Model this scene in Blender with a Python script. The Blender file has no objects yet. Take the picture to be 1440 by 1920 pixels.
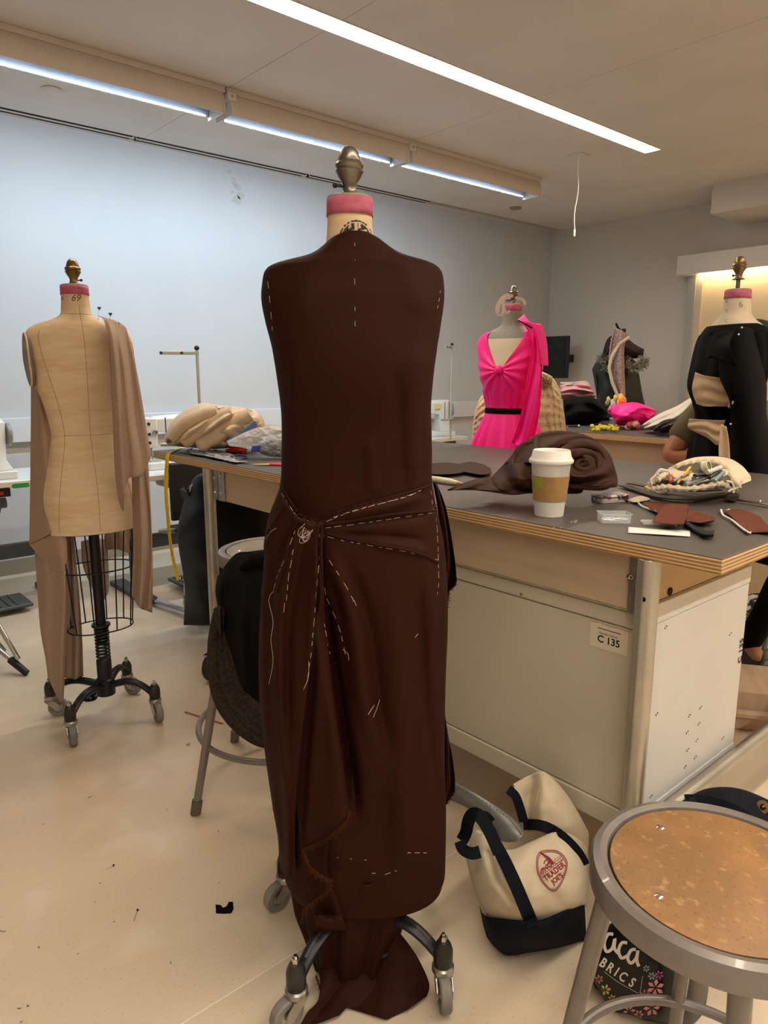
import bpy, bmesh, math, random
from mathutils import Vector, Matrix, noise
from mathutils.bvhtree import BVHTree
random.seed(7)
PI = math.pi
SC = bpy.context.scene
COL = SC.collection
# ------------------------------------------------------------------ camera
F = 1340.0; CH = 1.30
PITCH = math.atan(260 / F); YAW = math.radians(48.8)
R0 = YAW - PI / 2                       # z rotation of something that faces the camera
FH = (math.cos(YAW), math.sin(YAW)); RT = (math.sin(YAW), -math.cos(YAW))
cam = bpy.data.cameras.new('camera'); cam.sensor_fit = 'HORIZONTAL'; cam.sensor_width = 36.0
cam.lens = 36.0 * F / 1440.0; cam.clip_start = 0.02; cam.clip_end = 60
cam_o = bpy.data.objects.new('camera', cam); COL.objects.link(cam_o)
cam_o.location = (0, 0, CH); cam_o.rotation_euler = (PI / 2 - PITCH, 0, R0)
SC.camera = cam_o
# ------------------------------------------------------------------ world, exposure
w = bpy.data.worlds.new('world'); SC.world = w; w.use_nodes = True
w.node_tree.nodes['Background'].inputs[0].default_value = (0.75, 0.85, 1, 1)
w.node_tree.nodes['Background'].inputs[1].default_value = 0.02
vs = SC.view_settings
vs.view_transform = 'Standard'; vs.look = 'None'; vs.gamma = 1.0; vs.use_curve_mapping = False
vs.exposure = 0.2
SC.cycles.max_bounces = 8; SC.cycles.diffuse_bounces = 5; SC.cycles.glossy_bounces = 4
SC.cycles.transparent_max_bounces = 12; SC.cycles.caustics_reflective = False; SC.cycles.caustics_refractive = False
SC.cycles.sample_clamp_indirect = 6.0
# ------------------------------------------------------------------ lamps (those that are part of a fixture sit in its builder)
WARM = (1.0, 0.88, 0.75); COOL = (0.64, 0.83, 1.0)
def area(name, loc, target, sx, sy, power, col):
    l = bpy.data.lights.new(name, 'AREA'); l.shape = 'RECTANGLE'; l.size = sx; l.size_y = sy
    l.energy = power; l.color = col
    o = bpy.data.objects.new(name, l); COL.objects.link(o); o.location = loc
    d = (Vector(target) - Vector(loc)).normalized()
    xa = Vector((1, 0, 0)); z = -d; x = (xa - z * xa.dot(z)).normalized(); y = z.cross(x)
    m = Matrix((x, y, z)).transposed().to_4x4(); m.translation = loc; o.matrix_world = m
    return o
CEIL = 2.83; WY = 5.03; WX = 6.87; BX = -3.2; BY = -4.0
P_WASH = 21; P_RECESS = 26
for x0, x1 in ((0.80, 2.13), (2.18, 3.50), (3.54, 4.95)):      # tubes of the three wall washers
    area('wall_washer_lamp', ((x0 + x1) / 2, 3.898, 2.704), ((x0 + x1) / 2, 5.03, 1.65), (x1 - x0) * .92, .014, P_WASH if x0 < 3.5 else P_WASH*.35, COOL)
for yy, x0, x1, k in ((2.823, 0.6, 4.97, 1), (0.10, -0.6, 4.97, .8), (-1.60, -2.2, 4.97, 1.7)):   # recessed linear lamps
    area('recessed_lamp', ((x0 + x1) / 2, yy, 2.866), ((x0 + x1) / 2, yy, 0), x1 - x0, .09, P_RECESS * (x1 - x0) / 4.37 * 2.1 * k, WARM if yy > -1 else (1.0, .95, .88))
# ------------------------------------------------------------------ pixel -> place helpers (1440 x 1920 frame)
cp, sp = math.cos(PITCH), math.sin(PITCH)
CAM = Vector((0, 0, CH))
def ray(x, y):
    a = (x - 720) / F; b = -(y - 960) / F
    f = cp + b * sp; u = -sp + b * cp
    return Vector((FH[0] * f + RT[0] * a, FH[1] * f + RT[1] * a, u))
def PZ(x, y, z): d = ray(x, y); return CAM + d * ((z - CH) / d.z)
def PX(x, y, c): d = ray(x, y); return CAM + d * (c / d.x)
def PY(x, y, c): d = ray(x, y); return CAM + d * (c / d.y)
def PD(x, y, D):
    d = ray(x, y); return CAM + d * (D / (d.x * FH[0] + d.y * FH[1]))
def proj(P):
    f0 = P[0] * FH[0] + P[1] * FH[1]; r = P[0] * RT[0] + P[1] * RT[1]; u = P[2] - CH
    zc = f0 * cp - u * sp; yc = f0 * sp + u * cp
    return 720 + F * r / zc, 960 - F * yc / zc
# ------------------------------------------------------------------ materials
def lin(h):
    if isinstance(h, str):
        h = h.lstrip('#'); c = [int(h[i:i + 2], 16) / 255 for i in (0, 2, 4)]
    else: c = list(h)
    return tuple(((v / 12.92) if v <= .04045 else ((v + .055) / 1.055) ** 2.4) for v in c) + (1,)
MATS = {}
def mat(name, hexc, rough=.6, metal=0, bump=None, var=None, sheen=0, alpha=1, trans=0, emit=None, es=1, spec=.5, weave=None, coat=0, stretch=None):
    if name in MATS: return MATS[name]
    m = bpy.data.materials.new(name); m.use_nodes = True; nt = m.node_tree; n = nt.nodes; L = nt.links
    b = n['Principled BSDF']; c = lin(hexc)
    b.inputs['Base Color'].default_value = c; b.inputs['Roughness'].default_value = rough
    b.inputs['Metallic'].default_value = metal; b.inputs['Specular IOR Level'].default_value = spec
    if sheen: b.inputs['Sheen Weight'].default_value = sheen; b.inputs['Sheen Roughness'].default_value = .4; b.inputs['Sheen Tint'].default_value = c
    if alpha < 1: b.inputs['Alpha'].default_value = alpha
    if trans: b.inputs['Transmission Weight'].default_value = trans
    if coat: b.inputs['Coat Weight'].default_value = coat
    if emit: b.inputs['Emission Color'].default_value = lin(emit); b.inputs['Emission Strength'].default_value = es
    tc = None
    def coord():
        nonlocal tc
        if tc is None:
            t = n.new('ShaderNodeTexCoord')
            if stretch:
                mp = n.new('ShaderNodeMapping'); mp.inputs['Scale'].default_value = stretch
                L.new(t.outputs['Object'], mp.inputs[0]); tc = mp.outputs[0]
            else: tc = t.outputs['Object']
        return tc
    if var:      # list of (scale, hex2, lo, hi)
        cur = None
        for sc, h2, lo, hi in var:
            t = n.new('ShaderNodeTexNoise'); t.inputs['Scale'].default_value = sc; t.inputs['Detail'].default_value = 5
            L.new(coord(), t.inputs['Vector'])
            r = n.new('ShaderNodeMapRange'); r.inputs[1].default_value = lo; r.inputs[2].default_value = hi; L.new(t.outputs[0], r.inputs[0])
            x = n.new('ShaderNodeMix'); x.data_type = 'RGBA'; L.new(r.outputs[0], x.inputs[0])
            if cur is None: x.inputs[6].default_value = c
            else: L.new(cur, x.inputs[6])
            x.inputs[7].default_value = lin(h2); cur = x.outputs[2]
        L.new(cur, b.inputs['Base Color'])
    last = None
    if bump:     # (scale, strength[, distance])
        t = n.new('ShaderNodeTexNoise'); t.inputs['Scale'].default_value = bump[0]; t.inputs['Detail'].default_value = 4
        L.new(coord(), t.inputs['Vector'])
        u = n.new('ShaderNodeBump'); u.inputs['Strength'].default_value = bump[1]; u.inputs['Distance'].default_value = bump[2] if len(bump) > 2 else .002
        L.new(t.outputs[0], u.inputs['Height']); last = u.outputs[0]
    if weave:
        t = n.new('ShaderNodeTexWave'); t.inputs['Scale'].default_value = weave[0]; t.inputs['Distortion'].default_value = weave[2] if len(weave) > 2 else .5
        t.bands_direction = 'Z'; L.new(coord(), t.inputs['Vector'])
        u = n.new('ShaderNodeBump'); u.inputs['Strength'].default_value = weave[1]; u.inputs['Distance'].default_value = .001
        L.new(t.outputs[0], u.inputs['Height'])
        if last: L.new(last, u.inputs['Normal'])
        last = u.outputs[0]
    if last: L.new(last, b.inputs['Normal'])
    MATS[name] = m; return m
M_WALL = mat('wall_paint', '#c9cbcd', .55, bump=(60, .08), var=[(1.3, '#c1c3c6', .35, .75)])
M_WALLR = mat('wall_paint_grey', '#cdc8c1', .6, bump=(60, .06))
M_CEIL = mat('ceiling_board', '#d9d4cf', .8, bump=(220, .12), var=[(2.0, '#d2ccc6', .4, .7)])
M_CEILGAP = mat('ceiling_gap', '#4c4844', .9)
M_FLOOR = mat('vinyl_floor', '#d3c0a6', .28, bump=(9, .04, .004), var=[(.9, '#cdbfa8', .4, .7), (160, '#b5a38b', .62, .72), (420, '#8a7866', .70, .74), (5, '#ddd0bc', .55, .8)], spec=.45)
M_WHITE = mat('white_enamel', '#dcdad6', .35)
M_FIXT = mat('fixture_enamel', '#cfc6c0', .4)
M_REFL = mat('fixture_reflector', '#b9c8da', .4, .3, bump=(25, .25, .01))
M_TUBE = mat('tube_light', '#ffffff', .5, emit='#e4f0ff', es=2.2)
M_LEDW = mat('recessed_diffuser', '#fff2d8', .5, emit='#fff0d2', es=4)
M_RECS = mat('recess_side_glow', '#efe0b4', .5, emit='#f6d98e', es=.45)  # slot sides are no lamp: weak emission paints the yellowish lamp light on them
M_BLACK = mat('matte_black', '#121212', .55)
M_SLOT = mat('slot_black', '#050505', .9)
M_BRN = mat('brown_crepe', '#290c04', .7, bump=(900, .10, .0006), sheen=.0, var=[(6, '#2b0e04', .4, .8)], spec=.13)
M_BRN2 = mat('brown_crepe_heap', '#35190b', .75, bump=(900, .12, .0006), sheen=.05, spec=.25)
M_SW = mat('brown_crepe_scrap', '#5c2c1b', .8, bump=(900, .12, .0006), spec=.25)
M_FRAY = mat('brown_fray', '#40200f', .9, spec=.1)
M_THREAD = mat('white_thread', '#cfb9ac', .7)
M_LINEN = mat('form_linen', '#dcc6a8', .72, bump=(140, .18, .001), var=[(5, '#cfb28c', .45, .75), (14, '#e4d2b6', .5, .8)], stretch=(1, 1, 5))
M_LINEN2 = mat('form_linen_pale', '#cfc2ab', .75, bump=(140, .2, .001), var=[(7, '#b7a88f', .5, .8)])
M_SEAM = mat('form_seam', '#b08e62', .8)
M_PINKTAPE = mat('pink_tape', '#b8607c', .7, bump=(260, .5, .001), var=[(60, '#a54e68', .4, .7)])
M_BRASS = mat('old_brass', '#8a7550', .32, .9, bump=(40, .1), var=[(20, '#6a5638', .4, .7)])
M_STEEL = mat('old_nickel', '#87817a', .3, .9, var=[(22, '#665f56', .4, .7)])
M_CHROME = mat('chrome', '#c9c9c6', .16, 1.0)
M_ZINC = mat('zinc_plate', '#b4b1a8', .32, .9, var=[(30, '#8d8a80', .5, .8)])
M_IRON = mat('black_iron', '#17171a', .38, .2, bump=(50, .1))
M_GREYIRON = mat('worn_iron', '#3c3a37', .4, .5, var=[(30, '#22211f', .4, .7)])
M_WHEEL = mat('grey_rubber', '#85817a', .6, var=[(20, '#6d6962', .4, .7)])
M_WHEELB = mat('black_rubber', '#1b1b1c', .5)
M_ALU = mat('brushed_tube', '#b9b6ac', .34, .75, bump=(300, .12, .0008), var=[(9, '#a29e92', .4, .8)])
M_STOOL = mat('stool_enamel', '#7b746f', .33, .25, var=[(30, '#706964', .5, .8)], coat=.2)
M_BOARD = mat('hardboard', '#85633d', .5, var=[(9, '#9c7246', .45, .7), (55, '#b08a5c', .58, .73), (160, '#75502c', .58, .75)], bump=(200, .12, .0008))
M_MAT = mat('grey_vinyl_mat', '#4d4844', .48, bump=(90, .1, .001), var=[(2, '#56504b', .4, .7), (40, '#5a544e', .62, .8)])
M_APRON = mat('birch_ply_face', '#b9a68c', .5, var=[(2.5, '#ad9a80', .4, .7)], stretch=(1, 1, 9), bump=(30, .05))
M_CAB = mat('cabinet_enamel', '#c4bcaa', .3, var=[(3, '#bbb29f', .4, .8), (90, '#a39c8c', .74, .8)])
M_CABLIT = mat('cabinet_enamel_lit', '#d4d3d0', .3, var=[(3, '#cbcac6', .4, .8), (90, '#a39c8c', .75, .8)])  # lighter copy of the cabinet enamel: strong light on the end put into the colour
M_CREAM = mat('cream_canvas', '#d2c3a9', .85, bump=(700, .25, .0006), var=[(6, '#bfad8e', .45, .75)])
M_NAVY = mat('navy_canvas', '#090d18', .85, spec=.2, bump=(700, .2, .0006))
M_TJ = mat('maroon_print', '#8a1f33', .8)
M_BLKCLOTH = mat('black_cloth', '#060607', .9, spec=.15, bump=(300, .2, .001))
M_BLKNYL = mat('black_nylon', '#090c10', .6, spec=.25, bump=(80, .2, .002))
M_PAPER = mat('white_cup', '#e9e6e0', .5)
M_KRAFT = mat('kraft_sleeve', '#a4814f', .8, bump=(200, .2, .001), var=[(40, '#97744a', .4, .7)])
M_GREEN = mat('green_print', '#8a9a2c', .8)
M_BEIGE = mat('beige_puffer', '#cbb599', .42, bump=(60, .12, .002))
M_TAUPE = mat('taupe_jersey', '#a48c7c', .8, bump=(500, .2, .0008), sheen=.15, var=[(300, '#967f70', .4, .7)])
M_PINK = mat('neon_pink', '#ff1494', .55, sheen=.1, emit='#ff1090', es=.0)
M_KNIT = mat('cream_knit', '#ccb593', .9, bump=(45, 1.0, .012), weave=(22, .6, 3), sheen=.2)
M_GREYBODY = mat('machine_enamel', '#d8d7d2', .3)
M_MGREY = mat('steel_frame', '#3b3f43', .5)
M_YEL = mat('yellow_tape', '#e6c21c', .5)
M_SKIN = mat('skin', '#b07350', .5, var=[(8, '#a4674a', .4, .7)])
M_OLIVE = mat('olive_tee', '#5f5338', .9, bump=(400, .4, .001))
M_PALLET = mat('wood', '#b59a82', .6, var=[(3, '#a3876e', .4, .7)], stretch=(8, 1, 1))
M_GRASS = mat('clear_plastic', '#e8eef2', .12, trans=0, alpha=.34)
def ply_mat():
    m = bpy.data.materials.new('plywood_edge'); m.use_nodes = True; n = m.node_tree.nodes; L = m.node_tree.links; b = n['Principled BSDF']
    t = n.new('ShaderNodeTexCoord'); s = n.new('ShaderNodeSeparateXYZ'); L.new(t.outputs['Object'], s.inputs[0])
    a = n.new('ShaderNodeMath'); a.operation = 'MULTIPLY'; a.inputs[1].default_value = 2 * PI / .0072; L.new(s.outputs[2], a.inputs[0])
    q = n.new('ShaderNodeMath'); q.operation = 'SINE'; L.new(a.outputs[0], q.inputs[0])
    r = n.new('ShaderNodeMapRange'); r.inputs[1].default_value = -.3; r.inputs[2].default_value = .3; L.new(q.outputs[0], r.inputs[0])
    nz = n.new('ShaderNodeTexNoise'); nz.inputs['Scale'].default_value = 14; L.new(t.outputs['Object'], nz.inputs['Vector'])
    x = n.new('ShaderNodeMix'); x.data_type = 'RGBA'; x.inputs[6].default_value = lin('#8a6238'); x.inputs[7].default_value = lin('#d2b486'); L.new(r.outputs[0], x.inputs[0])
    y = n.new('ShaderNodeMix'); y.data_type = 'RGBA'; y.inputs[7].default_value = lin('#bf9c6a'); L.new(x.outputs[2], y.inputs[6])
    rr = n.new('ShaderNodeMapRange'); rr.inputs[1].default_value = .45; rr.inputs[2].default_value = .75; rr.inputs[4].default_value = .6; L.new(nz.outputs[0], rr.inputs[0]); L.new(rr.outputs[0], y.inputs[0])
    L.new(y.outputs[2], b.inputs['Base Color']); b.inputs['Roughness'].default_value = .55
    return m
M_PLY = ply_mat()
# ------------------------------------------------------------------ geometry collector
class G:
    def __init__(s): s.v = []; s.f = []; s.mi = []; s.k = 0
    def add(s, V, Fc):
        o = len(s.v); s.v += [Vector(p) for p in V]; s.f += [tuple(i + o for i in f) for f in Fc]; s.mi += [s.k] * len(Fc); return s
    def box(s, x0, x1, y0, y1, z0, z1, m=None):
        V = [Vector(p) for p in ((x0, y0, z0), (x1, y0, z0), (x1, y1, z0), (x0, y1, z0), (x0, y0, z1), (x1, y0, z1), (x1, y1, z1), (x0, y1, z1))]
        if m is not None: V = [m @ p for p in V]
        return s.add(V, [(0, 3, 2, 1), (4, 5, 6, 7), (0, 1, 5, 4), (1, 2, 6, 5), (2, 3, 7, 6), (3, 0, 4, 7)])
    def loft(s, rings, cap=True, closed=True, cap0=None, cap1=None):
        n = len(rings[0]); V = [p for r in rings for p in r]; Fc = []
        for i in range(len(rings) - 1):
            for j in range(n if closed else n - 1):
                a = i * n + j; b = i * n + (j + 1) % n; Fc.append((a, b, b + n, a + n))
        if cap if cap0 is None else cap0: Fc.append(tuple(range(n - 1, -1, -1)))
        if cap if cap1 is None else cap1: Fc.append(tuple(range((len(rings) - 1) * n, len(rings) * n)))
        return s.add(V, Fc)
    def tube(s, pts, r, n=10, closed=False, flat=None, up=None):
        pts = [Vector(p) for p in pts]; N = len(pts)
        rr = r if isinstance(r, (list, tuple)) else [r] * N
        T = []
        for i in range(N):
            a = pts[(i - 1) % N] if (closed or i > 0) else pts[i]; b = pts[(i + 1) % N] if (closed or i < N - 1) else pts[i]
            T.append((b - a).normalized() if (b - a).length > 1e-9 else Vector((0, 0, 1)))
        u = Vector(up) if up is not None else (Vector((0, 0, 1)) if abs(T[0].z) < .9 else Vector((1, 0, 0)))
        rings = []
        for i in range(N):
            if up is not None: u = Vector(up)
            u = (u - T[i] * u.dot(T[i]))
            u = u.normalized() if u.length > 1e-6 else Vector((1, 0, 0)); w = T[i].cross(u)
            fa = flat or 1
            rings.append([pts[i] + u * (math.cos(2 * PI * k / n) * rr[i] * fa) + w * (math.sin(2 * PI * k / n) * rr[i]) for k in range(n)])
        if closed: rings.append(rings[0]); return s.loft(rings, cap=False)
        return s.loft(rings)
    def lathe(s, prof, c=(0, 0, 0), n=24, m=None, cap=True):
        c = Vector(c); rings = []
        for r, z in prof:
            R = [Vector((r * math.cos(2 * PI * k / n), r * math.sin(2 * PI * k / n), z)) for k in range(n)]
            if m is not None: R = [m @ p for p in R]
            rings.append([p + c for p in R])
        return s.loft(rings, cap=cap)
    def ball(s, c, r, n=12, sc=(1, 1, 1), m=None):
        prof = [(max(1e-4, math.sin(PI * i / n)), -math.cos(PI * i / n)) for i in range(n + 1)]
        M = Matrix.Diagonal((r * sc[0], r * sc[1], r * sc[2]))
        if m is not None: M = m @ M
        return s.lathe(prof, c, n * 2 if n < 10 else 20, M)
    def prism(s, poly, z0, z1, m=None):
        n = len(poly); V = [Vector((p[0], p[1], z0)) for p in poly] + [Vector((p[0], p[1], z1)) for p in poly]
        if m is not None: V = [m @ p for p in V]
        return s.add(V, [tuple(range(n - 1, -1, -1)), tuple(range(n, 2 * n))] + [(i, (i + 1) % n, n + (i + 1) % n, n + i) for i in range(n)])
    def prune(s):
        used = sorted({i for f in s.f for i in f}); mp = {i: k for k, i in enumerate(used)}
        s.v = [s.v[i] for i in used]; s.f = [tuple(mp[i] for i in f) for f in s.f]; return s
    def grid(s, P):
        n = len(P[0]); return s.loft(P, cap=False, closed=False)
    def mat(s, k): s.k = k; return s
def rotm(ax, deg): return Matrix.Rotation(math.radians(deg), 3, ax)
XF = {}
def link(o, label=None, cat=None, group=None, kind=None):
    COL.objects.link(o)
    if label: o['label'] = label
    if cat: o['category'] = cat
    if group: o['group'] = group
    if kind: o['kind'] = kind
    return o
def thing(name, label, cat, loc=(0, 0, 0), rz=0, group=None):
    o = bpy.data.objects.new(name, None); o.empty_display_size = .05
    o.location = loc; o.rotation_euler = (0, 0, rz)
    XF[o.name] = (Matrix.Translation(Vector(loc)) @ Matrix.Rotation(rz, 4, 'Z')).inverted()
    return link(o, label, cat, group)
def mk(name, g, m, smooth=True, bevel=0, solid=0, sub=0, recalc=True):
    me = bpy.data.meshes.new(name); me.from_pydata([tuple(p) for p in g.v], [], g.f)
    for x in (m if isinstance(m, (list, tuple)) else [m]): me.materials.append(x)
    if any(g.mi): me.polygons.foreach_set('material_index', g.mi)
    if recalc:
        bm = bmesh.new(); bm.from_mesh(me); bmesh.ops.recalc_face_normals(bm, faces=bm.faces); bm.to_mesh(me); bm.free()
    if smooth:
        me.polygons.foreach_set('use_smooth', [True] * len(me.polygons))
        try: me.set_sharp_from_angle(angle=math.radians(38))
        except Exception: pass
    me.update()
    o = bpy.data.objects.new(name, me)
    if bevel:
        b = o.modifiers.new('bevel', 'BEVEL'); b.width = bevel; b.segments = 2; b.limit_method = 'ANGLE'; b.angle_limit = math.radians(35)
    if solid:
        b = o.modifiers.new('solid', 'SOLIDIFY'); b.thickness = solid; b.offset = 0
    if sub:
        b = o.modifiers.new('sub', 'SUBSURF'); b.levels = sub; b.render_levels = sub
    return o
def part(name, g, m, parent, world=False, kind=None, label=None, **k):
    if world:                                     # collected in world coordinates: bring into the parent's frame
        X = Matrix.Identity(4); p = parent
        chain = []
        while p is not None: chain.append(p); p = p.parent
        for p in reversed(chain):
            X = (XF[p.name] if p.name in XF else Matrix.Translation(-p.location)) @ X
        g.v = [X @ q for q in g.v]
    o = mk(name, g, m, **k); o.parent = parent; link(o, label, None, None, kind); return o
def solo(name, g, m, label=None, cat=None, group=None, kind=None, **k):
    xs = [p.x for p in g.v]; ys = [p.y for p in g.v]; zs = [p.z for p in g.v]
    c = Vector(((min(xs) + max(xs)) / 2, (min(ys) + max(ys)) / 2, min(zs)))
    g.v = [p - c for p in g.v]
    o = mk(name, g, m, **k); o.location = c; return link(o, label, cat, group, kind)
def struct(name, g, m, **k): return solo(name, g, m, kind='structure', **k)
def copy_tree(o, parent=None):
    c = o.copy(); COL.objects.link(c); c.parent = parent
    if o.name in XF: XF[c.name] = XF[o.name]
    for ch in list(o.children): copy_tree(ch, c)
    return c
def nz(p, s=1.0, o=0): return noise.noise(Vector((p[0] * s + o, p[1] * s + o * 1.7, (p[2] if len(p) > 2 else 0) * s - o)))
def cat(P, t):                                    # Catmull-Rom through P, t in 0..1
    n = len(P) - 1
    if n == 0: return Vector(P[0])
    x = min(max(t, 0), 1) * n; i = min(int(x), n - 1); f = x - i
    p = [Vector(P[max(0, min(n, i + k))]) for k in (-1, 0, 1, 2)]
    return .5 * ((2 * p[1]) + (p[2] - p[0]) * f + (2 * p[0] - 5 * p[1] + 4 * p[2] - p[3]) * f * f + (-p[0] + 3 * p[1] - 3 * p[2] + p[3]) * f ** 3)
def interp(tab, x):                               # piecewise linear rows (x, a, b, ...)
    if x <= tab[0][0]: return tab[0][1:]
    for a, b in zip(tab, tab[1:]):
        if x <= b[0]:
            f = (x - a[0]) / (b[0] - a[0]); return tuple(p + (q - p) * f for p, q in zip(a[1:], b[1:]))
    return tab[-1][1:]
def smooth(tab, x):
    n = len(tab)
    if x <= tab[0][0]: return tab[0][1:]
    for i in range(n - 1):
        if x <= tab[i + 1][0]:
            f = (x - tab[i][0]) / (tab[i + 1][0] - tab[i][0]); out = []
            for k in range(1, len(tab[0])):
                p = [tab[max(0, min(n - 1, i + j))][k] for j in (-1, 0, 1, 2)]
                out.append(.5 * (2 * p[1] + (p[2] - p[0]) * f + (2 * p[0] - 5 * p[1] + 4 * p[2] - p[3]) * f * f + (-p[0] + 3 * p[1] - 3 * p[2] + p[3]) * f ** 3))
            return tuple(out)
    return tab[-1][1:]
def resample(P, M):
    P = [Vector(p) for p in P]
    if len(P) == 1: return [P[0]] * M
    d = [0]
    for a, b in zip(P, P[1:]): d.append(d[-1] + (b - a).length)
    out = []
    for k in range(M):
        s = d[-1] * k / (M - 1); i = 0
        while i < len(P) - 2 and d[i + 1] < s: i += 1
        f = (s - d[i]) / max(1e-9, d[i + 1] - d[i]); out.append(P[i].lerp(P[i + 1], min(1, max(0, f))))
    return out
def sheet_pts(cols, N, M, smoothx=True):          # cols: lists of (px, py, D) top to bottom, ordered left to right
    C = [resample([cat(c, k / 40) for k in range(41)] if len(c) > 2 else c, M) for c in cols]
    out = []
    for j in range(M):
        row = [C[i][j] for i in range(len(C))]
        out.append([cat(row, k / (N - 1)) for k in range(N)] if smoothx else [row[0]] * 0 + resample(row, N))
    return out
def sheet(cols, N=60, M=60, fold=None, floor=None, D=None):
    cols = [[(p[0], p[1], p[2] if len(p) > 2 else D) for p in c] for c in cols]
    R = sheet_pts(cols, N, M); g = G(); P = []
    for j, row in enumerate(R):
        q = []
        for i, p in enumerate(row):
            u = i / (N - 1); v = j / (M - 1)
            d = p.z + (fold(u, v, p) if fold else 0)
            X = PD(p.x, p.y, d)
            if floor is not None and X.z < floor: X.z = floor
            q.append(X)
        P.append(q)
    g.grid(P); return g
def pillow(cols, bulge, N=50, M=50, fold=None, floor=None, D=None, back=1.0, pw=.45):
    """closed soft volume whose outline is the given columns, at forward distance D"""
    cols = [[(p[0], p[1], p[2] if len(p) > 2 else D) for p in c] for c in cols]
    R = sheet_pts(cols, N, M); g = G(); A = []; B = []
    for j, row in enumerate(R):
        a = []; b = []
        for i, p in enumerate(row):
            u = i / (N - 1); v = j / (M - 1)
            h = (max(0, math.sin(PI * u)) * max(0, math.sin(PI * v))) ** pw
            fo = fold(u, v, p) if fold else 0
            X = PD(p.x, p.y, p.z - bulge * h - fo * min(1, h * 2)); Y = PD(p.x, p.y, p.z + bulge * h * back + .001)
            if floor is not None:
                X.z = max(X.z, floor); Y.z = max(Y.z, floor)
            a.append(X); b.append(Y)
        A.append(a); B.append(b)
    g.grid(A); g.grid(B)
    return g
def weld(o, d=.0015):
    b = o.modifiers.new('weld', 'WELD'); b.merge_threshold = d; return o
def tree_of(g): return BVHTree.FromPolygons([tuple(p) for p in g.v], g.f)
def cast(trees, px, py, off=.001, D=None):
    d = ray(px, py).normalized(); best = None
    for t in trees:
        h = t.ray_cast(CAM, d)
        if h[0] is not None and (best is None or h[3] < best): best = h[3]
    if best is None: return PD(px, py, D) if D else None
    return CAM + d * (best - off)
def ribbon(g, pts, wdt, nrm=None, th=.002):       # strap: flat band along pts
    pts = [Vector(p) for p in pts]; L_ = []; N = len(pts)
    for i in range(N):
        t = (pts[min(N - 1, i + 1)] - pts[max(0, i - 1)]).normalized()
        nn = Vector(nrm[i]) if nrm and not isinstance(nrm[0], (int, float)) else (Vector(nrm) if nrm else (CAM - pts[i]).normalized())
        s = t.cross(nn)
        s = s.normalized() if s.length > 1e-6 else Vector((1, 0, 0)); n2 = s.cross(t).normalized()
        ww = wdt[i] if isinstance(wdt, (list, tuple)) else wdt
        L_.append([pts[i] - s * ww / 2 + n2 * th / 2, pts[i] + s * ww / 2 + n2 * th / 2, pts[i] + s * ww / 2 - n2 * th / 2, pts[i] - s * ww / 2 - n2 * th / 2])
    return g.loft(L_)
def textgeo(txt, size=1.0, bold=0, shear=0, spacing=1.0):
    c = bpy.data.curves.new('t', 'FONT'); c.body = txt; c.size = size; c.align_x = 'CENTER'; c.align_y = 'CENTER'; c.offset = bold; c.shear = shear; c.space_character = spacing
    c.resolution_u = 3
    o = bpy.data.objects.new('t', c); COL.objects.link(o); bpy.context.view_layer.update()
    me = bpy.data.meshes.new_from_object(o.evaluated_get(bpy.context.evaluated_depsgraph_get()))
    V = [(p.co.x, p.co.y) for p in me.vertices]; Fc = [tuple(p.vertices) for p in me.polygons]
    bpy.data.objects.remove(o); bpy.data.curves.remove(c); bpy.data.meshes.remove(me); return V, Fc
def text_on(g, txt, size, org, ux, uy, **k):      # lettering laid flat on a plane through org
    V, Fc = textgeo(txt, size, **k); org = Vector(org); ux = Vector(ux).normalized(); uy = Vector(uy).normalized()
    return g.add([org + ux * x + uy * y for x, y in V], Fc)
def print_px(g, V, Fc, trees, off=.0012, D=None):
    W = [cast(trees, x, y, off, D) for x, y in V]
    ok = [h is not None for h in W]
    return g.add([h if h is not None else Vector((0, 0, 0)) for h in W], [f for f in Fc if all(ok[i] for i in f)]).prune()
# ================================================================== ROOM
g = G().box(BX, WX, BY, WY, -.10, 0); floor_o = struct('floor', g, M_FLOOR, smooth=False)
fs = PZ(347, 1916, 0).y
part('floor_seam', G().box(BX, WX, fs - .0012, fs + .0012, 0, .0006), mat('seam_weld', '#e6dfd0', .4), floor_o, world=True, smooth=False)
part('floor_seam', G().box(BX, WX, fs + 1.83, fs + 1.832, 0, .0005), MATS['seam_weld'], floor_o, world=True, smooth=False)
struct('ceiling', G().box(BX, WX, BY, WY, CEIL + .05, CEIL + .12), M_CEILGAP, smooth=False)
ceil_o = bpy.data.objects['ceiling']
wl = struct('wall_left', G().box(BX, WX + .1, WY, WY + .1, 0, CEIL + .1), M_WALL, smooth=False)
struct('wall_right', G().box(WX, WX + .1, BY, WY, 0, CEIL + .1), M_WALLR, smooth=False)
struct('wall_back', G().box(BX - .1, BX, BY, WY, 0, CEIL + .1), M_WALLR, smooth=False)
struct('wall_front', G().box(BX, WX, BY - .1, BY, 0, CEIL + .1), M_WALLR, smooth=False)
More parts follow.
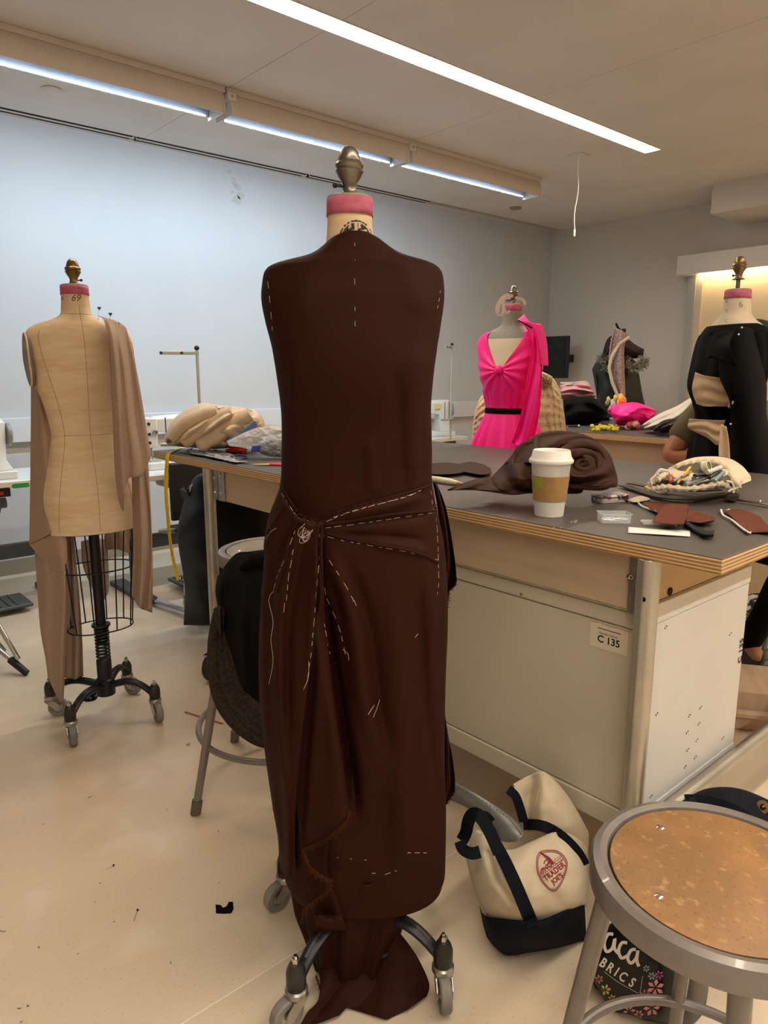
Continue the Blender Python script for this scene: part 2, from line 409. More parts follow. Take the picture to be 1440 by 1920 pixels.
# ceiling boards with open joints; the rows leave the slots of the recessed lamps free
XS = [BX, -1.97, -.59, .79, 2.175, 3.555, 4.975, 6.32, WX]
YS = [(BY, -2.70), (-2.70, -1.66), (-1.54, -.70), (-.70, .04), (.16, 1.39), (1.39, 2.763), (2.883, 4.10), (4.10, 4.905), (5.0, WY)]
for y0, y1 in YS:
    for x0, x1 in zip(XS, XS[1:]):
        part('ceiling_panel', G().box(x0 + .0015, x1 - .0015, y0 + .0015, y1 - .0015, CEIL, CEIL + .05), M_CEIL, ceil_o, world=True, smooth=False)
for y0, y1 in ((-1.66, -1.54), (.04, .16), (2.763, 2.883)):      # boards closing the row beyond each slot
    for x0, x1 in zip([4.975, 6.32], [6.32, WX]):
        part('ceiling_panel', G().box(x0 + .0015, x1 - .0015, y0, y1, CEIL, CEIL + .05), M_CEIL, ceil_o, world=True, smooth=False)
    part('ceiling_panel', G().box(BX, -2.25 if y0 < -1 else (-.65 if y0 < 1 else .55), y0, y1, CEIL, CEIL + .05), M_CEIL, ceil_o, world=True, smooth=False)
# peeled paint on the left wall
for i, (px, py, r) in enumerate(((430, 322, 7), (438, 335, 6), (446, 352, 10), (440, 345, 8), (451, 366, 11), (444, 376, 13), (436, 360, 5))):
    c = PY(px, py, WY - .0005); n = 9; P = []
    for k in range(n):
        a = 2 * PI * k / n; rr = r * .0026 * (.6 + .6 * random.random()); P.append((c.x + rr * math.cos(a) * 1.3, c.z + rr * math.sin(a)))
    gg = G(); m = Matrix(((1, 0, 0), (0, 0, 1), (0, 1, 0)))
    gg.prism(P, WY - .0012, WY, m); part('peeled_patch', gg, mat('plaster', '#bcbdb8', .9), wl, world=True, smooth=False)
# cable raceway and baseboard on the left wall
struct('trim_1', G().box(BX, WX, WY - .045, WY, .865, 1.02), mat('raceway', '#d5d8dd', .45), bevel=.004)
struct('baseboard_left', G().box(BX, WX, WY - .012, WY, 0, .10), mat('baseboard_vinyl', '#8d8478', .6), bevel=.002)
struct('baseboard_right', G().box(WX - .012, WX, BY, WY - .012, 0, .10), MATS['baseboard_vinyl'], bevel=.002)
# air slot along the wall: three runs
for i, (x0, x1) in enumerate(((-.6, .74), (.78, 2.11), (2.145, 3.50), (3.55, 4.87))):
    t = thing('air_slot_diffuser', ['', 'black double slot air diffuser in the ceiling at the far left above the wall', 'black double slot air diffuser in the ceiling behind the tall brown form', 'black double slot air diffuser ending right of the brass knob'][i] if i else 'black double slot air diffuser out past the left edge',
              'air vent', ((x0 + x1) / 2, 4.96, CEIL), 0, 'slot diffusers along the left wall')
    part('slot', G().box(x0, x1, 4.907, 4.942, CEIL + .002, CEIL + .03), M_SLOT, t, world=True, smooth=False)
    part('slot', G().box(x0, x1, 4.962, 4.997, CEIL + .002, CEIL + .03), M_SLOT, t, world=True, smooth=False)
    part('frame', G().box(x0, x1 + .02, 4.944, 4.960, CEIL - .002, CEIL + .03), M_CEIL, t, world=True, smooth=False)
# recessed linear lamps
for i, (yc, x0, x1) in enumerate(((2.823, .55, 4.975), (.10, -.65, 4.975), (-1.60, -2.25, 4.975))):
    t = thing('recessed_light', ['long warm white recessed light strip glowing in the ceiling', 'recessed light strip above the photographer', 'recessed light strip at the rear of the room'][i], 'ceiling light', ((x0 + x1) / 2, yc, CEIL), 0)
    part('diffuser', G().box(x0 + .02, x1 - .03, yc - .035, yc + .035, CEIL + .042, CEIL + .049), M_LEDW, t, world=True, smooth=False)
    gg = G()
    for sy in (-1, 1): gg.add([(x0, yc + sy * .058, CEIL), (x1, yc + sy * .058, CEIL), (x1 - .03, yc + sy * .036, CEIL + .045), (x0, yc + sy * .036, CEIL + .045)], [(0, 1, 2, 3)])
    gg.add([(x1, yc - .058, CEIL), (x1, yc + .058, CEIL), (x1 - .03, yc + .036, CEIL + .045), (x1 - .03, yc - .036, CEIL + .045)], [(0, 1, 2, 3)])
    part('reflector', gg, M_RECS, t, world=True, smooth=False)
    e = G()
    for sy in (-1, 1): e.box(x0, x1 + .004, yc + sy * .0605 - .003, yc + sy * .0605 + .003, CEIL - .003, CEIL + .04)
    e.box(x1, x1 + .006, yc - .06, yc + .06, CEIL - .003, CEIL + .04)
    part('trim_ring', e, M_FIXT, t, world=True, smooth=False)
# wall washers on a ceiling rail
FX = ((.55, 2.13), (2.18, 3.50), (3.54, 4.95))
for i, (x0, x1) in enumerate(FX):
    t = thing('wall_washer_light', ['white strip wall light on the ceiling, running out of the frame at left', 'white strip wall light on the ceiling right above the tall form, its reflector glowing blue', 'unlit looking end length of the white strip lights, nearest the far wall'][i], 'ceiling light', ((x0 + x1) / 2, 3.84, CEIL), 0, 'row of white wall washer lights')
    # rail at the ceiling
    part('rail', G().box(x0 - .02, x1 + .02, 3.765, 3.86, CEIL - .03, CEIL), M_FIXT, t, world=True, bevel=.003)
    prof = [(3.775, 2.80), (3.762, 2.775), (3.752, 2.745), (3.752, 2.715), (3.760, 2.69)]
    gg = G(); gg.loft([[(x, y, z) for y, z in prof] + [(x, y + .006, z) for y, z in reversed(prof)] for x in (x0, x1)])
    gg.box(x0, x1, 3.775, 3.90, 2.795, 2.80)
    back = [(3.90, 2.80), (3.925, 2.76), (3.925, 2.705)]
    gg.loft([[(x, y, z) for y, z in back] + [(x, y - .005, z) for y, z in reversed(back)] for x in (x0, x1)])
    part('housing', gg, M_FIXT, t, world=True)
    rf = G(); rp = [(3.775, 2.70), (3.785, 2.75), (3.82, 2.785), (3.87, 2.79), (3.905, 2.76), (3.915, 2.705)]
    rf.grid([[(x0 + .01, y, z) for y, z in rp], [(x1 - .01, y, z) for y, z in rp]])
    part('reflector', rf, M_REFL, t, world=True, solid=.001)
    on = i < 2
    part('lamp_tube', G().tube([(x0 + .04, 3.908, 2.708), (x1 - .03, 3.908, 2.708)], .005, 8), M_TUBE, t, world=True)
    for xe in (x0, x1):
        ec = G(); ec.prism([(3.745, 2.69), (3.93, 2.69), (3.93, 2.76), (3.90, 2.81), (3.775, 2.81), (3.745, 2.75)], xe - .003, xe + .003, Matrix(((0, 0, 1), (1, 0, 0), (0, 1, 0))))
        part('end_cap', ec, M_WHITE, t, world=True)
    bk = G().box(x0 - .022, x0 + .03, 3.752, 3.80, 2.765, 2.805); p = part('bracket', bk, M_WHITE, t, world=True, bevel=.003)
    part('bolt', G().lathe([(.0, 0), (.009, 0), (.009, .004), (0, .005)], (x0 + .004, 3.752, 2.785), 10, rotm('X', 90)), M_CHROME, p, world=True)
# ceiling odds and ends
o = solo('ceiling_disc', G().lathe([(.0, 0), (.05, 0), (.055, -.004), (.05, -.008), (0, -.009)], PZ(97, 167, CEIL), 28), M_CEIL, 'round flush white cover plate in the ceiling at far left', 'ceiling cover')
solo('sprinkler_cover', G().lathe([(0, 0), (.055, 0), (.055, -.012), (.03, -.02), (0, -.02)], PZ(967, 389, CEIL), 28), mat('sprinkler_cover', '#9a8e5e', .6), 'small round tan sprinkler cover on the ceiling near the far corner', 'sprinkler')
cpos = PZ(1085, 291, CEIL)
t = thing('pull_cord', 'thin white cord hanging from a small square ceiling plate', 'cord', cpos)
part('plate', G().box(cpos.x - .06, cpos.x + .06, cpos.y - .06, cpos.y + .06, CEIL - .006, CEIL), M_CEIL, t, world=True, bevel=.002)
pts = [cpos + Vector((.01 * math.sin(k * .5), .006 * math.sin(k), -.50 * k / 10)) for k in range(11)]
part('cord', G().tube(pts, .0035, 6), M_PAPER, t, world=True)
part('toggle', G().lathe([(.004, 0), (.008, -.01), (.007, -.05), (0, -.055)], pts[-1], 10), M_PAPER, t, world=True)
# bulkhead, lit recess with board on the right wall
struct('trim_2', G().box(6.19, WX, -1.0, 2.955, 2.60, CEIL), M_WALLR, smooth=False)
struct('trim_3', G().box(6.66, WX, BY, 3.46, 2.20, 2.375), M_WHITE, bevel=.006)
struct('trim_4', G().box(6.80, WX, 3.33, 3.41, 0, 2.20), mat('post_grey', '#a9aba9', .5), bevel=.004)
struct('trim_5', G().box(6.815, WX, 3.27, 3.33, 0, 2.20), mat('post_cream', '#cfc4b0', .5), bevel=.003)
t = thing('lit_board', 'cream lit panel on the right wall under the white valance', 'board', (WX - .02, 1.6, 1.0))
part('panel', G().box(WX - .022, WX - .002, BY + .1, 3.27, .12, 2.2), mat('cream_board', '#e2d3b2', .4), t, world=True, smooth=False)
part('edge_strip', G().box(WX - .03, WX - .022, BY + .1, 3.27, 2.18, 2.2), M_ALU, t, world=True, smooth=False)
t = thing('valance_light', 'hidden strip light behind the white valance', 'light', (6.78, 1.5, 2.2))
part('lamp_tube', G().tube([(6.78, -1.2, 2.195), (6.78, 3.3, 2.195)], .012, 8), mat('valance_tube', '#ffffff', .5, emit='#ffdca8', es=22), t, world=True)
# ================================================================== CUTTING TABLE
TZ = .95; X0, X1, Y0, Y1 = 1.365, 2.67, .572, 3.18
tab = thing('cutting_table', 'large grey-topped plywood cutting table on steel tube legs in the middle', 'table', ((X0 + X1) / 2, (Y0 + Y1) / 2, 0))
part('worktop', G().box(X0, X1, Y0, Y1, TZ - .033, TZ - .0025), M_PLY, tab, world=True, bevel=.0015)
part('mat_cover', G().box(X0 + .001, 2.06, Y0 + .001, Y1, TZ - .003, TZ), M_MAT, tab, world=True, bevel=.0015)
part('mat_cover', G().box(2.063, X1, Y0 + .001, Y1, TZ - .003, TZ), M_MAT, tab, world=True, bevel=.0015)
XL = 1.384
part('apron', G().box(XL + .012, XL + .030, .76, 2.67, .79, TZ - .033), M_APRON, tab, world=True, bevel=.001)
part('apron', G().box(XL + .03, 2.62, .765, .783, .79, TZ - .033), mat('birch_end', '#bb9d74', .5, var=[(3, '#ae9068', .4, .7)], stretch=(1, 1, 9)), tab, world=True, bevel=.001)
part('apron', G().box(2.60, 2.618, .79, 2.67, .79, TZ - .033), M_APRON, tab, world=True, bevel=.001)
def caster(parent, x, y, ang, r=.055, zt=.17, brake=True):
    """black wheel in a chrome fork whose stem sits at (x, y)"""
    M = Matrix.Rotation(ang, 3, 'Z'); o = Vector((x, y, 0)); c = o + M @ Vector((.035, 0, r))
    ax = M @ Matrix.Rotation(PI / 2, 3, 'X')
    t = part('caster', G().lathe([(.014, zt), (.014, zt - .02), (.030, zt - .022), (.032, zt - .035), (.014, zt - .04)], (x, y, 0), 18), M_CHROME, parent, world=True)
    gg = G()
    for s in (-1, 1):
        gg.prism([(-.026, zt - .036), (.028, zt - .036), (.05, r + .005), (.044, r - .012), (.026, r - .012), (-.02, r + .05)], s * .020 - .0015, s * .020 + .0015, M @ Matrix(((1, 0, 0), (0, 0, 1), (0, 1, 0))))
    gg.v = [p + o for p in gg.v]
    gg.box(-.026, .03, -.02, .02, zt - .040, zt - .036, Matrix.Translation(o).to_3x3() @ M); gg.v[-8:] = [p + o for p in gg.v[-8:]]
    if brake:
        k = len(gg.v); gg.box(.02, .075, -.018, .018, zt - .055, zt - .050, M); gg.v[k:] = [p + o for p in gg.v[k:]]
    part('fork', gg, M_CHROME, t, world=True)
    wh = G().lathe([(.001, -.012), (r * .55, -.012), (r * .6, -.016), (r * .93, -.016), (r, -.010), (r, .010), (r * .93, .016), (r * .6, .016), (r * .55, .012), (.001, .012)], c, 28, ax)
    part('wheel', wh, M_WHEELB, t, world=True)
    part('hub', G().lathe([(.001, -.019), (.013, -.019), (.015, -.014), (.015, .014), (.013, .019), (.001, .019)], c, 16, ax), M_CHROME, t, world=True)
for lx, ly, a in ((XL, .73, -.3), (XL, 2.68, 3.6), (2.63, .73, -.6), (2.63, 2.68, .5)):
    part('leg', G().lathe([(.0235, .16), (.0245, .165), (.0245, TZ - .034), (.0235, TZ - .033)], (lx, ly, 0), 22), M_ALU, tab, world=True)
    caster(tab, lx, ly, a, r=.062, zt=.175)
ys = .70
part('lower_rail', G().tube([(XL + .02, .735, .245), (2.61, .735, .245)], .019, 14), M_ALU, tab, world=True)
part('lower_rail', G().tube([(XL + .02, 2.68, .245), (2.61, 2.68, .245)], .019, 14), M_ALU, tab, world=True)
def bolts(g, pts, ax, r=.0075):
    for p in pts: g.lathe([(0, .006), (r * .7, .005), (r, 0), (r * 1.25, 0), (r * 1.25, -.002), (0, -.002)], p, 10, ax)
    return g
g = G().box(XL + .004, XL + .011, 2.565, 2.655, .79, TZ - .035).box(XL + .004, XL + .018, 2.61, 2.616, .79, TZ - .035)
br = part('bracket', g, M_ZINC, tab, world=True, bevel=.001)
for q in ((XL + .003, 2.59, .90), (XL + .003, 2.59, .82), (XL + .003, 2.64, .88), (XL + .003, 2.64, .82)): part('bolt', bolts(G(), [q], rotm('Y', -90)), M_CHROME, br, world=True)
g = G().box(XL + .004, XL + .012, .757, .778, .785, TZ - .035); br = part('bracket', g, M_ZINC, tab, world=True, bevel=.001)
part('bolt', bolts(G(), [(XL + .003, .775, .865)], rotm('Y', -90), .006), M_CHROME, br, world=True)
for z in (.90, .87, .835): part('bolt', bolts(G(), [(XL + .032, .764, z)], rotm('X', 90), .0075), M_CHROME, tab, world=True)
part('bolt_hole', G().lathe([(0, 0), (.010, 0), (.010, .002), (0, .002)], PY(1256, 1109, .764), 14, rotm('X', 90)), M_SLOT, tab, world=True)
p = PX(1206, 1124, XL - .024); part('bolt_hole', G().lathe([(0, 0), (.0055, 0), (.0055, .0015), (0, .0015)], p, 12, rotm('Y', 90)), M_SLOT, tab, world=True)
# ------------------------------------------------------------------ cabinet below the table
cab = thing('steel_cabinet', 'cream steel drawer cabinet with a black C 135 sticker, fixed beneath the cutting table', 'cabinet', (1.69, 1.27, .26))
CX0, CX1, CY0, CY1, CZ0, CZ1 = 1.412, 2.0, .762, 1.80, .242, .79
part('body', G().box(CX0 + .004, CX1, CY0 + .002, CY1, CZ0, CZ1 - .002), M_CAB, cab, world=True, bevel=.002)
part('side_panel', G().box(CX0 + .002, CX1 + .001, CY0 - .001, CY0 + .004, CZ0 + .02, CZ1 - .055), M_CABLIT, cab, world=True, bevel=.002)
part('top_flange', G().box(CX0 + .002, CX1, CY0 - .004, CY0 + .004, CZ1 - .052, CZ1 - .004), M_CABLIT, cab, world=True, bevel=.002)
part('bottom_flange', G().box(CX0 + .002, CX1, CY0 - .004, CY0 + .004, CZ0, CZ0 + .019), M_CABLIT, cab, world=True, bevel=.002)
part('front_panel', G().box(CX0, CX0 + .008, CY0 + .004, CY1 - .01, CZ0 + .055, CZ1 - .052), M_CAB, cab, world=True, bevel=.0025)
part('top_rail', G().box(CX0 - .003, CX0 + .006, CY0 + .003, CY1, CZ1 - .049, CZ1 - .012), M_CAB, cab, world=True, bevel=.003)
part('ledge', G().box(CX0 - .006, CX0 + .006, CY0 + .003, CY1, CZ1 - .010, CZ1), M_CAB, cab, world=True, bevel=.003)
part('bottom_rail', G().box(CX0 - .003, CX0 + .006, CY0 + .003, CY1, CZ0, CZ0 + .052), M_CAB, cab, world=True, bevel=.003)
part('screw', G().lathe([(0, 0), (.005, 0), (.004, .003), (0, .003)], PX(978, 1114, CX0 - .001), 10, rotm('Y', -90)), mat('brass_screw', '#a5894a', .4, .8), cab, world=True)
part('lock_cap', G().lathe([(0, 0), (.012, 0), (.011, .002), (0, .002)], PX(1157, 1133, CX0 - .003), 16, rotm('Y', -90)), M_CAB, cab, world=True)
# sticker
A = PX(1108, 1160, CX0 - .001); B = PX(1179, 1180, CX0 - .001); Cc = PX(1176, 1235, CX0 - .001)
st = part('sticker', G().box(CX0 - .0012, CX0 - .0004, B.y, A.y, Cc.z + .004, A.z - .002), mat('label_paper', '#d6cbb6', .5), cab, world=True, smooth=False)
UX = (0, -1, 0); UY = (0, 0, 1); xs = CX0 - .0016
part('lettering', text_on(G(), 'C 135', .0235, PX(1141, 1203, xs), UX, UY, bold=.0006), M_BLACK, st, world=True, smooth=False, recalc=False)
part('lettering', text_on(G(), 'Faculty Cabinet', .0075, PX(1141, 1191, xs), UX, UY), M_BLACK, st, world=True, smooth=False, recalc=False)
part('lettering', text_on(G(), 'PROPERTY OF THE SCHOOL OF DESIGN', .0056, PX(1144, 1174, xs), UX, UY), M_TJ, st, world=True, smooth=False, recalc=False)
pp = PX(1142, 1183, xs); part('rule', G().box(xs, xs + .0004, pp.y - .030, pp.y + .030, pp.z - .0008, pp.z + .0008), M_BLACK, st, world=True, smooth=False)
pe = PY(1389, 1220, CY0 - .0015)
g = G(); V, Fc = textgeo('C 135', .03, bold=.0007); g.add([pe + Vector((-y, -.0006, x)) for x, y in V], Fc)
part('lettering', g, M_BLACK, cab, world=True, smooth=False, recalc=False)
g = G()
for px, py in ((1233, 1337), (1294, 1340), (1315, 1325), (1290, 1371), (1312, 1355), (1291, 1404), (1308, 1386), (1286, 1436), (1305, 1418), (1282, 1465), (1303, 1447), (1250, 1174), (1371, 1187), (1222, 1491), (1357, 1382)):
    for k in (0, 1): g.lathe([(0, 0), (.0022, 0), (.0022, .0006), (0, .0006)], PY(px - k * 3, py + k * 4, CY0 - .0016), 8, rotm('X', 90))
part('pin_hole', g, M_GREYIRON, cab, world=True, kind='stuff', smooth=False)
# ------------------------------------------------------------------ stools
_r = [PZ(1219, 1536, .58), PZ(1215, 1687, .58)]; RIV = [math.atan2(q.y - .373, q.x - .984) for q in _r]; RIV += [RIV[0] + PI, RIV[1] + PI]
def stool(name, label, cx, cy, z, rs, rf, rot, seatm, ring_z, leg_r=.014, metal=M_STOOL):
    t = thing(name, label, 'stool', (cx, cy, 0), rot)
    ro = rs + .024
    part('seat_rim', G().lathe([(rs - .004, z - .012), (rs, z + .001), (rs + .010, z + .004), (ro - .004, z), (ro, z - .009), (ro + .001, z - .034), (ro - .002, z - .036), (ro - .004, z - .012)], n=72, cap=False), metal, t)
    part('seat_pan', G().lathe([(.01, z - .014), (rs + .004, z - .014), (rs + .004, z - .016), (.01, z - .016)], n=48), metal, t)
    s = part('seat', G().lathe([(.0, z - .008), (rs - .006, z - .008), (rs - .005, z - .001), (rs - .007, z), (0, z)], n=72), seatm, t)
    for a in (RIV if name == 'near_stool' else (2.6, 3.9, 5.2, 6.5)):
        part('rivet', G().lathe([(0, .0018), (.004, .0012), (.0065, 0), (0, 0)], (math.cos(a - rot) * (rs - .042), math.sin(a - rot) * (rs - .042), z), 12), M_CHROME, s)
    for k in range(4):
        a = PI / 4 + k * PI / 2; ca, sa = math.cos(a), math.sin(a)
        top = Vector((ca * (rs - .012), sa * (rs - .012), z - .018)); bot = Vector((ca * rf, sa * rf, .03)); ft = bot + (bot - top).normalized() * .028
        l = part('leg', G().tube([top, top.lerp(bot, .5), bot], [leg_r * 1.08, leg_r, leg_r * .85], 14), metal, t)
        ft.z = 0.0005
        part('foot_cap', G().tube([bot + (top - bot).normalized() * .012, ft], [leg_r * 1.15, leg_r * 1.12], 14), mat('grey_foot_cap', '#5d5850', .7), l)
        b = part('brace', G().tube([top + Vector((0, 0, -.07)) + (bot - top) * .05, Vector((ca * rs * .45, sa * rs * .45, z - .02))], .005, 8), M_CHROME, t)
    f = (z - ring_z) / z; rr = (rs - .012) + (rf - rs + .012) * f - leg_r * .2
    part('foot_ring', G().tube([(math.cos(a) * rr, math.sin(a) * rr, ring_z) for a in [2 * PI * k / 64 for k in range(64)]], .0095, 12, closed=True), metal, t)
    return t
stool('near_stool', 'low grey steel stool with brown hardboard seat, cropped in the lower right corner', .984, .373, .58, .1605, .235, math.radians(124 - 45), M_BOARD, .15)
stool('tall_stool', 'taller grey steel stool half hidden behind the brown dress, dark scarf over its seat', 1.155, 1.83, .77, .150, .30, math.radians(180 - 45), mat('worn_board', '#8f8578', .5, var=[(14, '#6f675c', .4, .7)]), .20)
# ================================================================== DRESS FORMS
#        z     half width, depth front, depth back, squareness
BODY = [(1.595, .043, .042, .050), (1.56, .044, .043, .052), (1.52, .047, .045, .055), (1.495, .053, .05, .062), (1.478, .085, .058, .070), (1.465, .125, .066, .078), (1.450, .152, .074, .084),
        (1.425, .168, .086, .090), (1.39, .170, .098, .094), (1.34, .165, .112, .096), (1.28, .152, .130, .094), (1.24, .142, .132, .090), (1.19, .128, .112, .084), (1.13, .118, .092, .078), (1.09, .115, .086, .078),
        (1.04, .124, .094, .088), (.98, .140, .104, .104), (.91, .154, .110, .120), (.84, .160, .110, .124), (.77, .158, .108, .118), (.72, .154, .104, .112)]
BODY.sort()
def bpt(z, th, off=0.0, zs=1.0, z0=0.0, e=2.15):
    a, f, b = smooth(BODY, z)[:3]; a += off; f += off; b += off
    c, s = math.cos(th), math.sin(th); k = 2 / e
    x = a * math.copysign(abs(c) ** k, c); y = (b if s > 0 else f) * math.copysign(abs(s) ** k, s)
    if 1.2 < z < 1.36 and s < 0:        # two bust mounds rather than one
        w_ = math.exp(-((z - 1.275) / .045) ** 2); y += .016 * w_ * math.exp(-(x / .035) ** 2)
    return Vector((x, y, z))
def knob(parent, z, m, n=24, post=.0):
    pr = [(.0, 0), (.024, 0), (.024, .003), (.017, .006), (.014, .012), (.013, .022), (.016, .032), (.022, .042), (.0245, .050), (.027, .053), (.0275, .057), (.025, .060), (.025, .062), (.027, .065), (.028, .070), (.0255, .075), (.022, .078), (.022, .082), (.0205, .088), (.018, .098), (.012, .108), (.006, .112), (0, .113)]
    if post: part('knob_post', G().lathe([(.008, -.002), (.008, post + .002)], (0, 0, z), 12), M_STEEL, parent)
    pr = [(r * .94, h * .76) for r, h in pr]
    k = part('finial_knob', G().lathe(pr, (0, 0, z + post), n), m, parent)
    part('set_screw', G().tube([(-.011, -.004, z + post + .016), (-.026, -.006, z + post + .0175)], .0022, 8).ball((-.026, -.006, z + post + .0175), .0048, 6), M_BLACK, k)
def form_caster(parent, tip, out, steer, ztop):
    """post, zinc fork and grey wheel at the end of a base arm (local coordinates)"""
    x, y = tip; r = .036
    p = part('post', G().lathe([(.0, 0), (.019, 0), (.0205, .01), (.0205, .034), (.017, .046), (.012, .055), (0, .056)], (x, y, ztop - .056), 20), M_GREYIRON, parent)
    part('nut', G().lathe([(.0, 0), (.0085, 0), (.0085, .010), (.0065, .013), (0, .013)], (x, y, ztop - .001), 6).lathe([(0, 0), (.004, 0), (.004, .018), (0, .018)], (x, y, ztop - .001), 8), M_CHROME, p)
    c = Vector((x, y, 0)) + Vector((math.cos(steer), math.sin(steer), 0)) * .024 + Vector((0, 0, r))
    M = Matrix.Rotation(steer, 3, 'Z'); ax = M @ Matrix.Rotation(PI / 2, 3, 'X'); o = Vector((x, y, 0))
    g = G().lathe([(.020, ztop - .056), (.0235, ztop - .060), (.0235, ztop - .070), (.017, ztop - .076), (.01, ztop - .078)], o, 22)
    ct = part('caster', g, M_ZINC, p)
    g = G()
    for s in (-1, 1):
        k = len(g.v); g.prism([(-.020, ztop - .074), (.016, ztop - .074), (.034, r + .012), (.034, r - .006), (.020, r - .010), (-.018, r + .028)], s * .0165 - .001, s * .0165 + .001, M @ Matrix(((1, 0, 0), (0, 0, 1), (0, 1, 0)))); g.v[k:] = [q + o for q in g.v[k:]]
    k = len(g.v); g.box(-.020, .017, -.0175, .0175, ztop - .077, ztop - .073, M); g.v[k:] = [q + o for q in g.v[k:]]
    part('fork', g, M_ZINC, p)
    part('wheel', G().lathe([(.018, -.0095), (.0215, -.0115), (r - .003, -.0115), (r, -.008), (r, .008), (r - .003, .0115), (.0215, .0115), (.018, .0095)], c, 32, ax, cap=False), M_WHEEL, p)
    part('hub', G().lathe([(.001, -.013), (.006, -.013), (.008, -.010), (.0195, -.008), (.0195, .008), (.008, .010), (.006, .013), (.001, .013)], c, 20, ax), M_ZINC, p)
def form_base(t, arms, sleeve=(.17, .30), coil=True, poleto=.75):
    part('pole', G().lathe([(.0185, sleeve[1]), (.0185, poleto - .03), (.014, poleto - .03), (.014, poleto + .05)], n=20), M_IRON, t)
    part('hub_sleeve', G().lathe([(.012, .095), (.034, .10), (.034, .16), (.027, .165), (.027, .235), (.024, .24), (.02, .24)], n=22), M_IRON, t)
    if coil:
        P = [(.023 * math.cos(a), .023 * math.sin(a), .24 + .13 * a / (2 * PI * 10)) for a in [2 * PI * 10 * k / 240 for k in range(241)]]
        part('spring', G().tube(P, .0042, 8), M_IRON, t)
        part('spring_collar', G().lathe([(.018, .371), (.034, .372), (.034, .380), (.018, .381)], n=22), M_IRON, t)
    for a, steer, reach in arms:
        d = Vector((math.cos(a), math.sin(a), 0)); pts = []; rr = []
        for k in range(13):
            f = k / 12; pts.append(d * (.02 + (reach - .02) * f) + Vector((0, 0, .135 - .0 * f + .022 * math.sin(PI * f * .8) - .055 * f ** 3))); rr.append(.019 - .005 * f)
        arm = part('base_arm', G().tube(pts, rr, 10, flat=.72, up=(0, 0, 1)), M_IRON, t)
        rib = part('arm_rib', G().tube([p + Vector((0, 0, .009)) for p in pts[2:11]], .006, 6), M_IRON, arm)
        form_caster(arm, (d.x * reach, d.y * reach), a, steer, .142)
    part('foot_pedal', G().lathe([(0, 0), (.026, .001), (.028, .006), (.02, .012), (0, .014)], (.05, -.05, .07), 18).tube([(.05, -.05, .08), (.02, -.02, .11)], .006, 8), M_IRON, t)
def torso(t, ztop, zbot, m, scale=1.0, seams=True, n=72, tilt=0.0, plates=True, neckcut=None):
    zt = [zbot + (ztop - zbot) * k / 90 for k in range(91)]
    g = G().loft([[bpt(z, 2 * PI * k / n) for k in range(n)] for z in zt]); g.v = [q * 1 for q in g.v]
    tr = part('torso', g, m, t)
    if seams:
        for th in (PI / 2, PI / 2 - .75, PI / 2 + .75, -PI / 2, -PI / 2 + .7, -PI / 2 - .7, .05, PI - .05):
            zz = [z for z in zt if z < (1.53 if abs(abs(th) - PI / 2) < .01 else 1.45)]
            sp = .38 if abs(abs(th) - PI / 2) > .3 and abs(abs(th) - PI / 2) < 1.2 else 0
            P = []
            for z in zz[1:]:
                f = math.sin(PI * min(1, max(0, (z - .72) / .75))); t2 = th + (sp * .5 * (1 - f) * (-1 if (th - PI / 2) * (1 if th > 0 else -1) < 0 else 1) if sp and th > 0 else 0)
                P.append(bpt(z, t2, .0003))
            part('seam', G().tube(P, 0.0009, 5), M_SEAM, tr)
        for z, lo, hi in ((1.497, 0, 2 * PI), (1.09, .8, 2.3)):
            part('seam', G().tube([bpt(z + .0, lo + (hi - lo) * k / 40, .0004) for k in range(41)], 0.0009, 5), M_SEAM, tr)
    z0 = ztop - .030
    part('neck_tape', G().loft([[bpt(z, 2 * PI * k / n, .0016) for k in range(n)] for z in (z0, z0 + .01, z0 + .02, ztop)], cap=False), M_PINKTAPE, tr, solid=.001)
    part('neck_cap', G().loft([[Vector((bpt(ztop, 2 * PI * k / n).x * s, bpt(ztop, 2 * PI * k / n).y * s, ztop + h)) for k in range(n)] for s, h in ((1.02, -.001), (1.02, .003), (.9, .005), (.2, .006))]), mat('neck_cap_paint', '#9a8f80', .5), tr)
    if plates:
        for s in (-1, 1):
            M = Matrix.Rotation(s * math.radians(84), 3, 'Y'); g = G()
            R = []
            for rr, h in ((1.0, -.004), (1.0, .006), (.94, .009), (.5, .007), (.01, .006)):
                R.append([Vector((s * (.150 + h + .012 * 0) - s * 0.05 * ((.085 * rr * math.sin(2 * PI * k / 36)) < 0) * abs(.085 * rr * math.sin(2 * PI * k / 36)) * 1.6, .058 * rr * math.cos(2 * PI * k / 36), 1.345 + .088 * rr * math.sin(2 * PI * k / 36))) for k in range(36)])
            for r_ in R:
                for q in r_: q.x += s * .012
            part('arm_plate', g.loft(R), mat('arm_plate_grey', '#6f675c', .5), tr)
            part('armhole_edge', G().tube([q + Vector((s * .001, 0, 0)) for q in R[1]], .003, 6, closed=True), m, tr)
    return tr
def lettering_px(parent, items, tr, m, off=.0008):
    """items: (text, cx, cy, size px, rotation, shear)"""
    g = G()
    for txt, cx, cy, sz, rot, sh in items:
        V, Fc = textgeo(txt, sz, shear=sh); c, s = math.cos(rot), math.sin(rot)
        print_px(g, [(cx + x * c - y * s, cy - (x * s + y * c)) for x, y in V], Fc, tr, off)
    return part('lettering', g, m, parent, world=True, smooth=False, recalc=False)
def world_tree(objs):
    out = []
    bpy.context.view_layer.update()
    for o in objs:
        M = o.matrix_world; me = o.data
        out.append(BVHTree.FromPolygons([tuple(M @ v.co) for v in me.vertices], [tuple(p.vertices) for p in me.polygons]))
    return out
